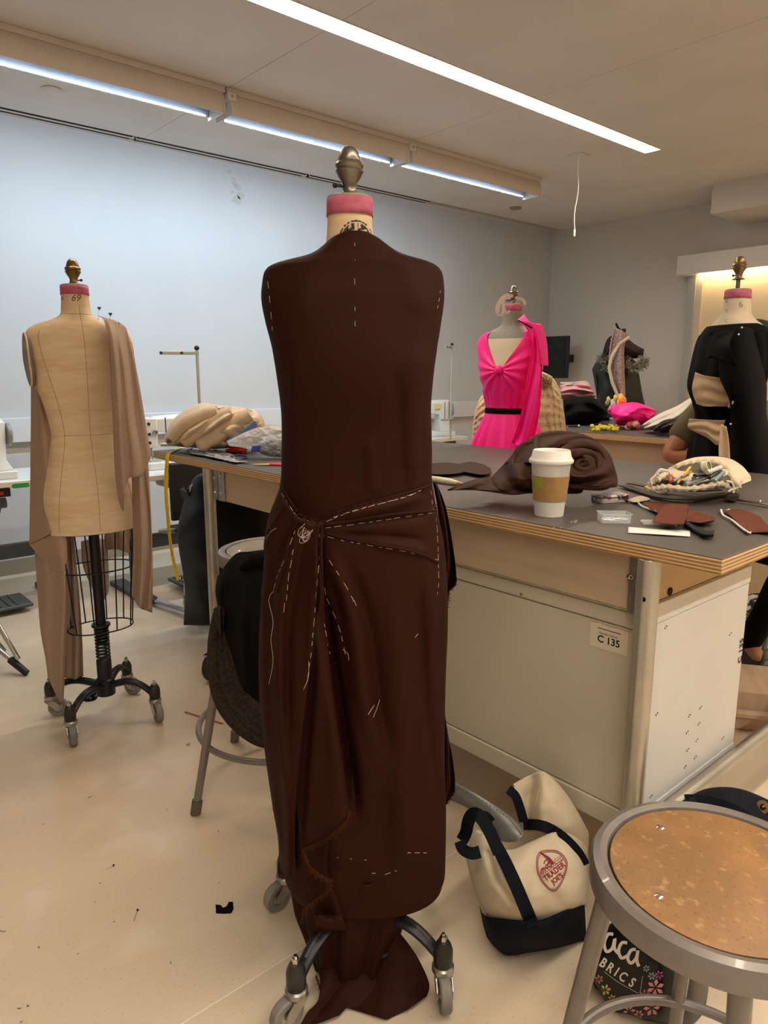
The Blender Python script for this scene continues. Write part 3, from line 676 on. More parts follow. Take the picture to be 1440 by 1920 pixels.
# ------------------------------------------------------------------ main form (centre)
MC = (.869, 1.088)
mf = thing('dress_form', 'central dress form wearing the long brown dress, nickel knob on a pink-banded neck', 'dress form', (MC[0], MC[1], 0), R0)
BODY_SAVE = BODY[:]
BODY = [(z + .018 * (z > 1.3), a * (.93 if z > 1.47 else .84), f * .8, b * .85) for z, a, f, b in BODY_SAVE]
tr = torso(mf, 1.612, .86, M_LINEN, seams=False, plates=False)
mf.rotation_euler = (0, 0, R0)
knob(mf, 1.617, M_STEEL)
a0 = R0
form_base(mf, [(math.radians(v), math.radians(s), q) for v, s, q in ((-125.8, -140, .195), (-28.5, -85, .212), (136.4, -140, .25), (48, 110, .235))])
wt = world_tree([tr])
g = G(); cell = 1.05
for j in range(34):
    for i in range(64):
        x = 634 + i * cell; y = 411 + j * cell; dx = (x - 667) / 32; dy = (448 - y) / 36
        r = math.hypot(dx, dy)
        if r > 1: continue
        arc = .93 < r <= 1 and nz((math.atan2(dy, dx) * 7, 0, 0), 1, 4) > -.05
        ink = r < .86 and nz((x * .17, y * .17, 3)) > (-.12 if abs(dx) > .09 else .5)
        if arc or ink: print_px(g, [(x, y), (x + cell, y), (x + cell, y + cell), (x, y + cell)], [(0, 1, 2, 3)], wt, .0008)
part('printed_stamp', g, M_BLACK, mf, world=True, kind='stuff', smooth=False, recalc=False)
BODY = BODY_SAVE
# ------------------------------------------------------------------ the brown dress
ddr = thing('brown_dress', 'long dark brown sleeveless draped dress with white basting stitches on the central form', 'dress', (MC[0], MC[1], 0), R0)
DM = 1.391
def pxz(y, D=DM): return PD(668, y, D).z
def pxx(x, y, D=DM):
    P = PD(x, y, D); return P.x * RT[0] + P.y * RT[1]
XC = MC[0] * RT[0] + MC[1] * RT[1]                        # form axis, sideways offset
def WL(x, y, z):                                          # dress-local -> world
    return Vector((MC[0] + RT[0] * x + FH[0] * y, MC[1] + RT[1] * x + FH[1] * y, z))
def dist_poly(p, poly):
    best = 1e9; sd = 0; tt = 0; acc = 0; Lt = sum(math.dist(a, b) for a, b in zip(poly, poly[1:]))
    for a, b in zip(poly, poly[1:]):
        dx, dy = b[0] - a[0], b[1] - a[1]; L2 = dx * dx + dy * dy
        f = ((p[0] - a[0]) * dx + (p[1] - a[1]) * dy) / L2; fc = min(1, max(0, f))
        d = math.hypot(p[0] - a[0] - dx * fc, p[1] - a[1] - dy * fc)
        if d < best:
            best = d; sd = (p[0] - a[0]) * dy - (p[1] - a[1]) * dx; tt = (acc + fc * math.sqrt(L2)) / Lt
        acc += math.sqrt(L2)
    return best, sd, tt
def fold_field(folds, px, py):
    h = 0
    for f in folds:
        kind, amp, wd, poly = f
        ys = [q[1] for q in poly]; xs = [q[0] for q in poly]
        if py < min(ys) - 60 or py > max(ys) + 60 or px < min(xs) - 90 or px > max(xs) + 90: continue
        d, s, t = dist_poly((px, py), poly)
        fade = min(1, t * 6 + .15) * min(1, (1 - t) * 5 + .0)
        if kind == 'r': h += amp * math.exp(-(d / wd) ** 2) * fade
        elif kind == 's':                                  # step: stands proud on the left of the line (downwards), drops on the right
            if s < 0: h += amp * math.exp(-d / wd) * fade
            else: h -= amp * .5 * math.exp(-d / (wd * .35)) * fade
    return h
def body_loft(rows, M, N, folds, depth, zlift=None, front_only=True):
    g = G(); rings = []
    y0, y1 = rows[0][0], rows[-1][0]
    for j in range(M):
        py = y0 + (y1 - y0) * j / (M - 1); xl, xr = smooth(rows, py)[:2]; z = pxz(py)
        a0_, a1_ = pxx(xl, py) - XC, pxx(xr, py) - XC; cx = (a0_ + a1_) / 2; a = (a1_ - a0_) / 2
        f, b, e = smooth(depth, py)[:3]
        ring = []
        for k in range(N):
            u = k / N
            # denser in front
            th = -PI / 2 + (2 * PI) * (u - .5) if False else None
            q = 2 * PI * u; th = -PI / 2 + q - .42 * math.sin(q)
            c, s = math.cos(th), math.sin(th); kk = 2 / e
            x = cx + a * math.copysign(abs(c) ** kk, c); y = (b if s > 0 else f) * math.copysign(abs(s) ** kk, s)
            zz = z + (zlift(py, x - cx, y) if zlift else 0)
            P = WL(x, y, zz)
            if s < .25:
                X, Y = proj(P); h = 1.45 * fold_field(folds, X, Y) * min(1, (.25 - s) * 2.2)
            else: h = .006 * math.sin(th * 9 + py * .01) * (py > 960)
            nx, ny = c / max(a, .02), s / max(f, .02); L = math.hypot(nx, ny); P = P + Vector((RT[0] * nx / L * .35 + FH[0] * ny / L, RT[1] * nx / L * .35 + FH[1] * ny / L, 0)) * h
            ring.append(P)
        rings.append(ring)
    return g.loft(rings, cap=False)
BOD = [(470, 636, 700), (473, 612, 722), (478, 590, 748), (484, 566, 772), (490, 540, 796), (496, 518, 812), (503, 504, 822), (512, 497, 828), (525, 494, 831), (560, 492, 832), (600, 499, 827), (650, 512, 819), (700, 521, 812), (760, 529, 807), (800, 531, 808), (850, 530, 809), (900, 528, 809), (950, 517, 817), (1000, 508, 825)]
DEPB = [(470, .050, .05, 2), (485, .060, .06, 2.2), (503, .075, .075, 2.3), (560, .098, .09, 2.4), (660, .122, .09, 2.4), (720, .124, .088, 2.5), (800, .112, .09, 2.5), (900, .108, .10, 2.4), (1000, .115, .12, 2.3)]
FB = [('r', .006, 20, [(790, 640), (775, 760), (770, 900), (775, 930)]), ('r', -.005, 14, [(748, 700), (750, 800), (755, 920)]), ('r', .004, 16, [(555, 660), (552, 780), (556, 900)]),
      ('r', .003, 22, [(610, 470), (575, 520), (560, 600)]), ('r', .003, 22, [(730, 472), (770, 520), (790, 600)]), ('r', -.003, 10, [(790, 800), (792, 900)]), ('r', .003, 12, [(690, 820), (700, 930)])]
def lift(py, x, y):
    if py > 560: return 0
    f = (1 - min(1, max(0, (py - 470) / 55))) ** 1.6
    return f * (.026 * math.exp(-(x / .062) ** 4) * (1 if y < 0 else .2))
g = body_loft(BOD, 190, 200, FB, DEPB, lift)
bod = part('bodice', g, M_BRN, ddr, world=True, solid=.0012)
SKR = [(905, 528, 808), (925, 521, 811), (960, 508, 820), (1000, 500, 828), (1040, 498, 834), (1100, 493, 838), (1180, 489, 838), (1250, 488, 835), (1320, 491, 833), (1400, 500, 832), (1500, 514, 835), (1560, 524, 835), (1610, 530, 834), (1632, 536, 833), (1648, 545, 828)]
DEPS = [(905, .113, .10, 2.3), (960, .120, .115, 2.3), (1040, .128, .125, 2.3), (1200, .130, .125, 2.4), (1400, .128, .12, 2.4), (1648, .118, .115, 2.3)]
FS = [('s', .010, 26, [(604, 1000), (602, 1080), (609, 1150), (625, 1305), (642, 1428), (655, 1514)]),
      ('r', -.030, 13, [(606, 1120), (618, 1210), (636, 1330), (656, 1450), (668, 1550)]),
      ('s', .008, 20, [(600, 985), (597, 1060), (588, 1205), (573, 1317), (562, 1428), (552, 1540), (553, 1640)]),
      ('r', -.012, 9, [(590, 1215), (580, 1320), (570, 1430), (562, 1540), (562, 1630)]),
      ('r', .008, 15, [(560, 990), (545, 1060), (530, 1130), (524, 1260), (528, 1400), (540, 1560)]),
      ('r', -.008, 10, [(572, 1010), (553, 1080), (541, 1140), (541, 1250), (545, 1380)]),
      ('r', .007, 11, [(556, 1150), (554, 1300), (548, 1450), (545, 1560)]),
      ('r', -.007, 9, [(545, 985), (520, 1030), (506, 1100), (500, 1180)]),
      ('r', .006, 9, [(531, 975), (508, 1005), (497, 1040)]),
      ('r', .009, 17, [(618, 1040), (650, 1110), (668, 1190), (680, 1300), (705, 1420)]),
      ('r', -.008, 14, [(650, 1060), (680, 1130), (700, 1220), (712, 1330), (738, 1430)]),
      ('r', -.008, 12, [(620, 1090), (636, 1160), (648, 1260), (655, 1350)]),
      ('r', .008, 22, [(735, 1100), (745, 1250), (752, 1400), (755, 1580), (758, 1650)]),
      ('r', -.006, 18, [(720, 1480), (722, 1560), (718, 1640)]),
      ('r', .006, 14, [(800, 1070), (806, 1200), (812, 1340), (822, 1460)]),
      ('r', -.007, 10, [(786, 1080), (792, 1200), (800, 1320), (818, 1450), (822, 1580)]),
      ('r', .005, 9, [(690, 1010), (760, 1025), (812, 1040)]), ('r', -.005, 8, [(640, 1003), (720, 1008), (800, 1012)]),
      ('r', .006, 10, [(640, 965), (720, 950), (800, 930)]), ('r', -.004, 7, [(640, 985), (720, 975), (815, 966)]),
      ('r', .008, 20, [(612, 1480), (625, 1560), (650, 1630)])]
g = body_loft(SKR, 300, 230, FS, DEPS)
# the waist seam of the skirt runs in a shallow V: drop the faces above it
SEAMLINE = [(500, 895), (527, 905), (541, 935), (560, 965), (583, 975), (600, 977), (608, 974), (650, 955), (700, 942), (760, 926), (806, 911), (840, 905)]
def seam_y(x):
    for a, b in zip(SEAMLINE, SEAMLINE[1:]):
        if a[0] <= x <= b[0]: return a[1] + (b[1] - a[1]) * (x - a[0]) / (b[0] - a[0])
    return 905
pj = [proj(p) for p in g.v]
keep = []
for fc in g.f:
    x = sum(pj[i][0] for i in fc) / len(fc); y = sum(pj[i][1] for i in fc) / len(fc)
    if y > seam_y(x) or y > 1000: keep.append(fc)
g.f = keep; g.mi = [0] * len(keep)
GSK = G(); GSK.v = g.v[:]; GSK.f = g.f
T_SK = tree_of(GSK)
sk = part('skirt', g, M_BRN, ddr, world=True, solid=.0014)
bpy.context.view_layer.update()
T_BO = world_tree([bod])[0]
def drape_px(cols, off, N=50, M=60, fold=None, D=DM - .1):
    R = sheet_pts([[(x, y, 0) for x, y in c] for c in cols], N, M); g = G(); P = []
    for j, row in enumerate(R):
        q = []
        for i, p in enumerate(row):
            o = off + (fold(i / (N - 1), j / (M - 1)) if fold else 0)
            h = cast([T_SK], p.x, p.y, o)
            q.append(h if h is not None else PD(p.x, p.y, D))
        P.append(q)
    # soften
    for _ in range(3):
        Q = [[v.copy() for v in r] for r in P]
        for j in range(1, M - 1):
            for i in range(1, N - 1): Q[j][i] = (P[j][i] * 2 + P[j - 1][i] + P[j + 1][i] + P[j][i - 1] + P[j][i + 1]) / 6
        P = Q
    g.grid(P); return g
# front cascade: the middle panel that hangs from the knot, and the left panel over it
mid = drape_px([[(578, 985), (575, 1100), (572, 1250), (560, 1400), (556, 1500), (563, 1592)], [(588, 985), (588, 1150), (596, 1300), (598, 1450), (600, 1583)], [(597, 985), (600, 1150), (612, 1300), (622, 1440), (634, 1562)], [(604, 985), (609, 1150), (625, 1305), (642, 1428), (656, 1524)]], .020, fold=lambda u, v: .006 * math.sin(u * 7 + v * 2) * v + .010 * v)
T_MID = tree_of(mid); part('front_panel', mid, M_BRN, ddr, world=True, solid=.0012)
lay = drape_px([[(556, 1560), (556, 1600), (566, 1650), (588, 1690), (590, 1738)], [(585, 1560), (580, 1610), (590, 1650), (600, 1700), (615, 1742)], [(612, 1550), (606, 1620), (612, 1660), (622, 1690), (634, 1744)], [(625, 1530), (616, 1600), (620, 1650), (636, 1690), (650, 1744)]], .006, fold=lambda u, v: .008 * math.sin(u * 9 + 1), D=DM - .135)
part('lower_cascade', lay, M_BRN, ddr, world=True, solid=.0012)
lft = drape_px([[(530, 930), (505, 1000), (496, 1080), (489, 1200), (492, 1320), (503, 1420), (515, 1510), (523, 1590), (521, 1632)], [(548, 955), (528, 1040), (512, 1130), (510, 1260), (520, 1400), (532, 1520), (534, 1640)], [(562, 972), (550, 1060), (536, 1150), (534, 1280), (538, 1420), (545, 1530), (546, 1640)], [(592, 980), (592, 1080), (588, 1205), (573, 1317), (562, 1428), (553, 1540), (554, 1636)]], .036,
               fold=lambda u, v: .006 * math.sin(u * 13 + v * 1.5) * min(1, v * 3) + .006 * (1 - u), D=DM)
T_LFT = tree_of(lft); part('left_panel', lft, M_BRN, ddr, world=True, solid=.0012)
knot = G()
for k, (x, y, r) in enumerate(((583, 985, .010), (600, 985, .008), (568, 978, .007), (604, 1005, .006))):
    c = cast([T_SK, T_LFT], x, y, .002)
    if c: knot.ball(c, r, 8, (1.3, .8, .9))
part('knot', knot, M_BRN, ddr, world=True)
# hip tie ends on the right: rear drape edges that stand off the side
part('side_drape', sheet([[(812, 905), (822, 960), (828, 1030), (826, 1100), (822, 1170)], [(816, 905), (836, 985), (846, 1060), (836, 1120), (832, 1150)], [(818, 906), (838, 962), (856, 1084), (842, 1108), (836, 1142)]], 30, 50, D=DM + .05, fold=lambda u, v, p: .014 * math.sin(u * 9 + v * 3)), M_BRN, ddr, world=True, solid=.0012)
part('side_drape', sheet([[(826, 1330), (828, 1420), (826, 1500), (828, 1540)], [(834, 1340), (844, 1430), (846, 1480), (832, 1520)], [(835, 1370), (846, 1410), (853, 1478), (836, 1504)]], 24, 40, D=DM + .06, fold=lambda u, v, p: .01 * math.sin(u * 9 + v * 3)), M_BRN, ddr, world=True, solid=.0012)
ALLT = [T_SK, T_BO, T_MID, T_LFT]
# rolled seam edges
SEAMS = [[(527, 906), (541, 935), (560, 965), (583, 974), (604, 977)], [(606, 973), (650, 954), (700, 941), (760, 925), (807, 910)], [(606, 984), (650, 978), (720, 966), (780, 960), (822, 957)], [(612, 1000), (650, 1010), (700, 1020), (760, 1030), (800, 1042), (822, 1056)],
         [(604, 985), (601, 1040), (604, 1090), (598, 1150)], [(530, 955), (510, 985), (500, 1000)], [(562, 975), (545, 1000), (534, 1060), (520, 1110)]]
for L_ in SEAMS:
    P = []
    for q in resample([(x, y, 0) for x, y in L_], 50):
        h = cast(ALLT, q.x, q.y, .0022)
        if h is not None: P.append(h)
    if len(P) > 3:
        P = [(P[max(0, i - 1)] + P[i] * 2 + P[min(len(P) - 1, i + 1)]) / 4 for i in range(len(P))]
        part('rolled_seam', G().tube(P, .0030, 8), M_BRN, ddr, world=True)
# basting stitches
def stitches(L_, dash=9, gap=7, r=.00042, off=.0016, jit=.9):
    gap = gap * 1.35
    g = G(); R = resample([(x, y, 0) for x, y in L_], 200); tot = sum((a - b).length for a, b in zip(R, R[1:])); s = 0; i = 0
    while s < tot:
        d = dash * (1 + jit * (random.random() - .5)); a = R[min(199, int(s / tot * 199))]; b = R[min(199, int((s + d) / tot * 199))]
        m_ = (a + b) / 2 + Vector((random.uniform(-.5, .5), random.uniform(-.5, .5), 0)); P = [cast(ALLT, q.x, q.y, off) for q in (a, m_, b)]
        if all(p is not None for p in P) and (P[0] - P[2]).length < .05: g.tube(P, r, 5)
        s += d + gap * (1 + jit * (random.random() - .5))
    return g
ST = [([(665, 455), (666, 488)], 6, 14), ([(665, 522), (666, 615)], 10, 24), ([(502, 528), (505, 552), (508, 590), (511, 620)], 10, 12), ([(826, 545), (821, 575), (818, 590)], 7, 9), ([(528, 925), (545, 952), (560, 972), (590, 980)], 7, 5),
      ([(612, 978), (650, 962), (710, 945), (765, 931), (800, 914)], 9, 4), ([(625, 970), (680, 952), (740, 938), (790, 920)], 7, 7), ([(610, 990), (680, 981), (740, 972), (815, 961)], 10, 7), ([(614, 1006), (640, 1013), (700, 1024), (760, 1034), (822, 1050)], 9, 7),
      ([(600, 1000), (598, 1060), (592, 1120), (588, 1180), (583, 1230), (577, 1270)], 12, 8), ([(553, 995), (535, 1045), (520, 1080), (512, 1110)], 11, 5), ([(550, 1030), (541, 1080), (537, 1130)], 11, 9), ([(617, 1050), (640, 1085), (655, 1110), (666, 1135)], 14, 10),
      ([(602, 1075), (612, 1120), (630, 1160), (640, 1190), (648, 1230)], 12, 8), ([(608, 1170), (615, 1210), (620, 1230)], 11, 5), ([(808, 920), (812, 960)], 8, 6), ([(818, 970), (821, 1020), (822, 1055), (823, 1090), (820, 1115)], 12, 5), ([(764, 1599), (800, 1599)], 11, 6), ([(632, 1608), (690, 1613)], 4, 12), ([(697, 1637), (715, 1638)], 12, 30), ([(722, 1640), (744, 1632)], 8, 6), ([(778, 1195), (784, 1188)], 8, 20)]
g = G()
for L_, d, q in ST:
    s_ = stitches(L_, d, q); g.add(s_.v, s_.f)
part('basting_stitch', g, M_THREAD, ddr, world=True, kind='stuff')
g = G()
for L_ in ([(513, 1108), (504, 1125), (512, 1165), (508, 1200), (512, 1240), (504, 1283)], [(579, 1240), (578, 1270), (569, 1293)], [(643, 1218), (652, 1226), (654, 1238)], [(498, 1012), (507, 998), (518, 990)], [(700, 1345), (706, 1330), (712, 1312)], [(690, 1340), (702, 1322)], [(664, 1125), (668, 1136)], [(534, 1130), (532, 1148)]):
    P = [cast(ALLT, q.x, q.y, .003, DM - .05) for q in [cat([(x, y, 0) for x, y in L_], k / 20) for k in range(21)]]; g.tube(P, .0004, 5)
for k in range(7):
    a0_ = random.random() * 6; cx, cy = 574 + random.uniform(-5, 5), 1000 + random.uniform(-8, 8); rx, ry = random.uniform(5, 13), random.uniform(8, 20)
    P = [cast(ALLT, cx + rx * math.cos(a0_ + t * .45), cy + ry * math.sin(a0_ + t * .38), .003 + .003 * random.random(), DM - .13) for t in range(16)]; g.tube(P, .00038, 5)
part('loose_thread', g, M_THREAD, ddr, world=True, kind='stuff')
def fringe(L_, n, ln, D=None, m=M_FRAY, par=ddr, trees=None, r=.0006, curl=1.0):
    g = G(); R = resample([(x, y, 0) for x, y in L_], n)
    for q in R:
        c = cast(trees or ALLT, q.x + random.uniform(-1, 1), q.y - 2 + random.uniform(-1, 1), .003) if D is None else PD(q.x, q.y - 1, D)
        if c is None: continue
        a = Vector((random.uniform(-1, 1), random.uniform(-1, 1), -1.2)) * ln * .5; b = a + Vector((random.uniform(-1, 1) * curl, random.uniform(-1, 1) * curl, random.uniform(-.9, .3))) * ln * .6
        g.tube([c, c + a, c + b], [r * 1.3, r, r * .6], 4)
    return part('frayed_edge', g, m, par, world=True, kind='stuff')
fringe([(656, 1518), (650, 1540), (630, 1560), (600, 1580), (565, 1594)], 420, .009, trees=[T_MID])
fringe([(566, 1594), (580, 1625), (600, 1640), (620, 1650)], 220, .009, D=DM - .15)
fringe([(620, 1650), (612, 1672), (588, 1690), (568, 1705), (566, 1725)], 160, .010, D=DM - .148)
fringe([(521, 1634), (540, 1640), (553, 1634)], 90, .006, D=DM - .03)
fringe([(856, 1084), (848, 1100), (842, 1108), (836, 1142)], 110, .007, D=DM + .05); fringe([(853, 1478), (846, 1490), (836, 1506)], 80, .007, D=DM + .06)
# the train: gathered column under the hem that spills onto the floor
g = G(); rings = []
TRW = [(1600, 560, 790), (1640, 548, 772), (1700, 556, 760), (1740, 570, 748), (1780, 583, 736), (1820, 596, 722), (1850, 600, 715), (1880, 596, 716)]
for j in range(70):
    py = 1600 + 280 * j / 69; xl, xr = smooth(TRW, py)[:2]; z = max(.008, pxz(py, DM - .03)); ring = []
    a0_, a1_ = pxx(xl, py, DM - .03) - XC, pxx(xr, py, DM - .03) - XC; cx, a = (a0_ + a1_) / 2, (a1_ - a0_) / 2
    for k in range(150):
        th = 2 * PI * k / 150; v = j / 69
        tw = th + v * .35
        rip = 1 + .10 * math.sin(tw * 9 + 1.2 + v) + .06 * math.sin(tw * 16 + 2 * v) + .05 * nz((math.cos(th) * 3, v * 3, math.sin(th) * 3))
        ring.append(WL(cx + a * math.cos(th) * (1 + (rip - 1) * .35), -.03 + .085 * (1 - .45 * v) * math.sin(th) * rip, z))
    rings.append(ring)
g.loft(rings, cap=False); part('train', g, M_BRN, ddr, world=True, solid=.0012)
def floor_cloth(cols, N, M, fold, base=.004):
    R = sheet_pts([[(x, y, 0) for x, y in c] for c in cols], N, M, False); P = []
    for j, row in enumerate(R):
        q = []
        for i, p in enumerate(row):
            u, v = i / (N - 1), j / (M - 1); X = PZ(p.x, p.y, 0); h = fold(u, v, X); h = max(base, h); X2 = PZ(p.x, p.y, h); q.append(X2)
        P.append(q)
    return G().grid(P)
part('train_hem', floor_cloth([[(600, 1800), (598, 1870), (575, 1900), (556, 1935)], [(622, 1810), (622, 1872), (628, 1895), (636, 1904)], [(660, 1800), (652, 1860), (648, 1885), (650, 1889)], [(706, 1780), (712, 1850), (715, 1890), (725, 1912)], [(738, 1760), (770, 1815), (775, 1870), (765, 1893)], [(750, 1750), (780, 1790), (804, 1842), (800, 1868)]], 90, 60,
     lambda u, v, X: .005 + (1 - v) ** 1.4 * (.045 + .07 * max(0, u - .55) * 2) + .010 * abs(math.sin(u * 9 + v * 2 + .5)) * (1 - v * .7) + .007 * nz(X, 14)), M_BRN, ddr, world=True, solid=.0012)
fringe([(745, 1752), (770, 1785), (795, 1818), (803, 1850)], 150, .007, D=1.40)
fringe([(592, 1830), (606, 1868), (596, 1900)], 80, .006, D=1.30)
# ================================================================== LEFT FORM (back view, taupe jersey draped on it)
LC = (.88, 2.615)
lf = thing('dress_form', 'bare linen dress form at the left, seen from behind, 69 on its neck', 'dress form', (LC[0], LC[1], 0), R0 + PI + math.radians(34))
tr = torso(lf, 1.592, .745, M_LINEN)
# rotate the whole by setting world rotation of the torso afterwards: the parts are local already
knob(lf, 1.597, M_BRASS)
inv = lambda deg: math.radians(deg) - (R0 + PI + math.radians(34))
form_base(lf, [(inv(-148.5), inv(-100), .195), (inv(-43.8), inv(-95), .188), (inv(48.3), inv(-60), .215), (inv(134.9), inv(-30), .222)])
# wire cage under the torso
g = G()
cg = part('cage_hoop', G().tube([bpt(.745, 2 * PI * k / 48, -.004) for k in range(48)], .003, 6, closed=True), M_IRON, lf)
hoops = []
for z, s_ in ((.60, .86), (.50, .80), (.37, .74)):
    def hp(k, n=48, z=z, s_=s_): q = bpt(.745, 2 * PI * k / n); return Vector((q.x * s_, q.y * s_, z))
    hoops.append(hp)
    if z != .50: part('cage_hoop', G().tube([hp(k) for k in range(48)], .0028, 6, closed=True), M_IRON, lf)
for k in range(10):
    kk = k * 4.8; part('cage_wire', G().tube([bpt(.745, 2 * PI * kk / 48, -.004), hoops[0](kk), hoops[2](kk)], .0026, 6), M_IRON, lf)
wt = world_tree([tr])
lettering_px(lf, [('69', 142, 559, 18, -.05, .2), ('6', 117, 559, 13, 0, 0)], wt, mat('faded_ink', '#5a4126', .8))
drp = thing('draped_jersey', 'taupe jersey cloth draped over the shoulder and side of the left form', 'cloth', (LC[0], LC[1], .5), 0)
LD = 2.44
def wav(n, a, ph=0, k=0): return lambda u, v, p: a * math.sin(u * n + ph + k * v) * min(1, v * 4 + .25)
MT = M_TAUPE
part('shoulder_drape', sheet([[(184, 592, 2.53), (196, 603, 2.50), (205, 660, 2.43), (211, 785, 2.40), (216, 885, 2.40), (223, 938, 2.40), (231, 960, 2.40)], [(205, 598, 2.53), (216, 640, 2.45), (228, 760, 2.38), (238, 870, 2.37), (239, 900, 2.37)], [(222, 604, 2.54), (236, 680, 2.47), (252, 800, 2.42), (264, 866, 2.41), (265, 893, 2.41)], [(236, 614, 2.57), (249, 660, 2.54), (264, 740, 2.50), (277, 820, 2.48), (283, 856, 2.48)]], 70, 70, wav(17, .012, .4, 1.5)), MT, drp, world=True, solid=.002)
part('shoulder_drape', sheet([[(247, 890, 2.50), (249, 960, 2.50), (250, 1040, 2.5), (247, 1117, 2.50)], [(258, 880, 2.46), (264, 960, 2.46), (266, 1050, 2.46), (262, 1139, 2.46)], [(268, 865, 2.49), (280, 970, 2.50), (280, 1060, 2.5), (272, 1144, 2.50)], [(276, 862, 2.52), (280, 905, 2.52), (286, 1050, 2.53), (285, 1149, 2.52)]], 50, 60, wav(13, .012)), MT, drp, world=True, solid=.002)
part('side_drape', sheet([[(58, 688, 2.58), (58, 780, 2.55), (57, 900, 2.52), (55, 1022, 2.50)], [(62, 686, 2.57), (76, 780, 2.50), (86, 900, 2.46), (90, 1003, 2.44)], [(65, 690, 2.56), (92, 780, 2.49), (106, 900, 2.44), (124, 984, 2.42)], [(68, 696, 2.56), (100, 785, 2.51), (120, 900, 2.47), (138, 988, 2.46)]], 60, 70, wav(12, .013, 1)), MT, drp, world=True, solid=.002)
part('side_drape', sheet([[(64, 1020, 2.54), (70, 1100, 2.54), (76, 1180, 2.54), (86, 1237, 2.53), (90, 1270, 2.53)], [(85, 1000, 2.48), (92, 1120, 2.47), (92, 1220, 2.48), (104, 1300, 2.50)], [(112, 990, 2.45), (118, 1100, 2.44), (116, 1210, 2.46), (117, 1316, 2.50)], [(122, 985, 2.48), (128, 1060, 2.48), (131, 1150, 2.49), (120, 1285, 2.52)]], 60, 70, wav(11, .014, 2, 2)), MT, drp, world=True, solid=.002)
part('side_drape', sheet([[(112, 985, 2.56), (112, 1100, 2.56), (114, 1200, 2.56), (116, 1268, 2.56)], [(128, 985, 2.54), (134, 1100, 2.54), (138, 1200, 2.54), (138, 1274, 2.54)], [(136, 988, 2.57), (146, 1090, 2.57), (153, 1180, 2.57), (156, 1268, 2.57)]], 40, 60, wav(14, .010, 1, 1)), MT, drp, world=True, solid=.002)
part('side_drape', sheet([[(56, 1022, 2.50), (80, 1050, 2.48), (112, 1085, 2.46)], [(90, 1003, 2.44), (104, 1035, 2.43), (120, 1080, 2.44)], [(124, 984, 2.42), (126, 1040, 2.43), (128, 1074, 2.45)]], 30, 30, wav(7, .006)), MT, drp, world=True, solid=.002)
part('rear_drape', sheet([[(152, 1015, 2.74), (155, 1060, 2.74), (168, 1092, 2.74)], [(172, 1010, 2.71), (178, 1060, 2.71), (188, 1130, 2.71)], [(190, 1010, 2.74), (198, 1060, 2.74), (201, 1114, 2.74)], [(196, 1010, 2.76), (202, 1040, 2.76), (204, 1100, 2.76)]], 30, 40, wav(9, .01)), MT, drp, world=True, solid=.002)
part('rear_drape', sheet([[(196, 1000, 2.78), (196, 1020, 2.78), (197, 1032, 2.78)], [(216, 996, 2.75), (218, 1016, 2.75), (219, 1030, 2.75)], [(244, 992, 2.78), (243, 1016, 2.78), (243, 1038, 2.78)]], 30, 20, wav(15, .008)), MT, drp, world=True, solid=.002)
g = G()
for k in range(26):
    c = PD(random.uniform(58, 64), random.uniform(682, 712), 2.55); g.ball(c, random.uniform(.004, .010), 5, (1, 1, .8))
part('gathered_edge', g, MT, drp, world=True, kind='stuff')
for i, (x, y, x2, y2, c, h) in enumerate(((186, 578, 184, 596, '#0f5b5c', 1), (207, 589, 206, 604, '#0f5b5c', 1), (223, 606, 223, 613, '#777', 0), (52, 682, 60, 686, '#1a1a20', 0), (51, 707, 59, 706, '#1a1a20', 0))):
    D_ = 2.52; a, b = PD(x, y, D_), PD(x2, y2, D_)
    t = thing('straight_pin', ['teal heart headed pin, the left one of two on the draped shoulder', 'teal heart headed pin, the right one of two on the draped shoulder', 'tiny grey headed pin at the shoulder tip of the left form', 'dark headed pin sticking out under the arm plate of the left form', 'dark headed pin lowest at the gathered cloth edge of the left form'][i], 'pin', b)
    part('shaft', G().tube([a, b + (b - a) * .3], .0007, 5), M_CHROME, t, world=True)
    m = mat('pin_head_' + ('teal' if h else ('grey' if c == '#777' else 'ink')), '#777777' if c == '#777' else c, .3)
    if h:
        s_ = .0066; M = Matrix((Vector((RT[0], RT[1], 0)), Vector((0, 0, 1)), Vector((-FH[0], -FH[1], 0)))).transposed()
        P = [(s_ * .9 * math.sin(q) ** 3, s_ * (.8125 * math.cos(q) - .3125 * math.cos(2 * q) - .125 * math.cos(3 * q) - .06 * math.cos(4 * q))) for q in [2 * PI * k / 28 for k in range(28)]]
        gg = G().prism(P, -.0012, .0012, M); gg.v = [q + a for q in gg.v]; part('heart_head', gg, m, t, world=True)
    else: part('head', G().ball(a, .0028, 6), m, t, world=True)
# ================================================================== PINK TOP FORM
PC = PD(953, 830, 3.62); pc = (PC.x, PC.y); PRZ = R0 - math.radians(34)
BODY = [(z * 1.0 + .035, a * .98, f * 1.02, b) for z, a, f, b in BODY_SAVE]
pf = thing('dress_form', 'dress form wearing the neon pink top beyond the table, ribbon tied round its neck', 'dress form', (pc[0], pc[1], 0), PRZ)
tr = torso(pf, 1.628, .86, M_LINEN2, seams=False, plates=False)
part('plastic_wrap', G().loft([[bpt(1.47 + .125 * j / 10, 2 * PI * k / 40, .004 + .002 * nz((k, j, 1), .9)) for k in range(40)] for j in range(11)], cap=False), mat('grey_gauze', '#8d8b84', .6, alpha=.75), tr)
knob(pf, 1.633, M_STEEL)
form_base(pf, [(a, a + 1, .21) for a in (.4, 2.0, 3.5, 5.1)], coil=False, poleto=.87)
wtp = world_tree([tr])
M_PINKD = M_PINK
pk = thing('pink_blouse', 'neon pink twist front top with black waistband and long hanging sleeve panel', 'top', (pc[0], pc[1], .9), 0)
PR = Matrix.Rotation(PRZ, 3, 'Z')
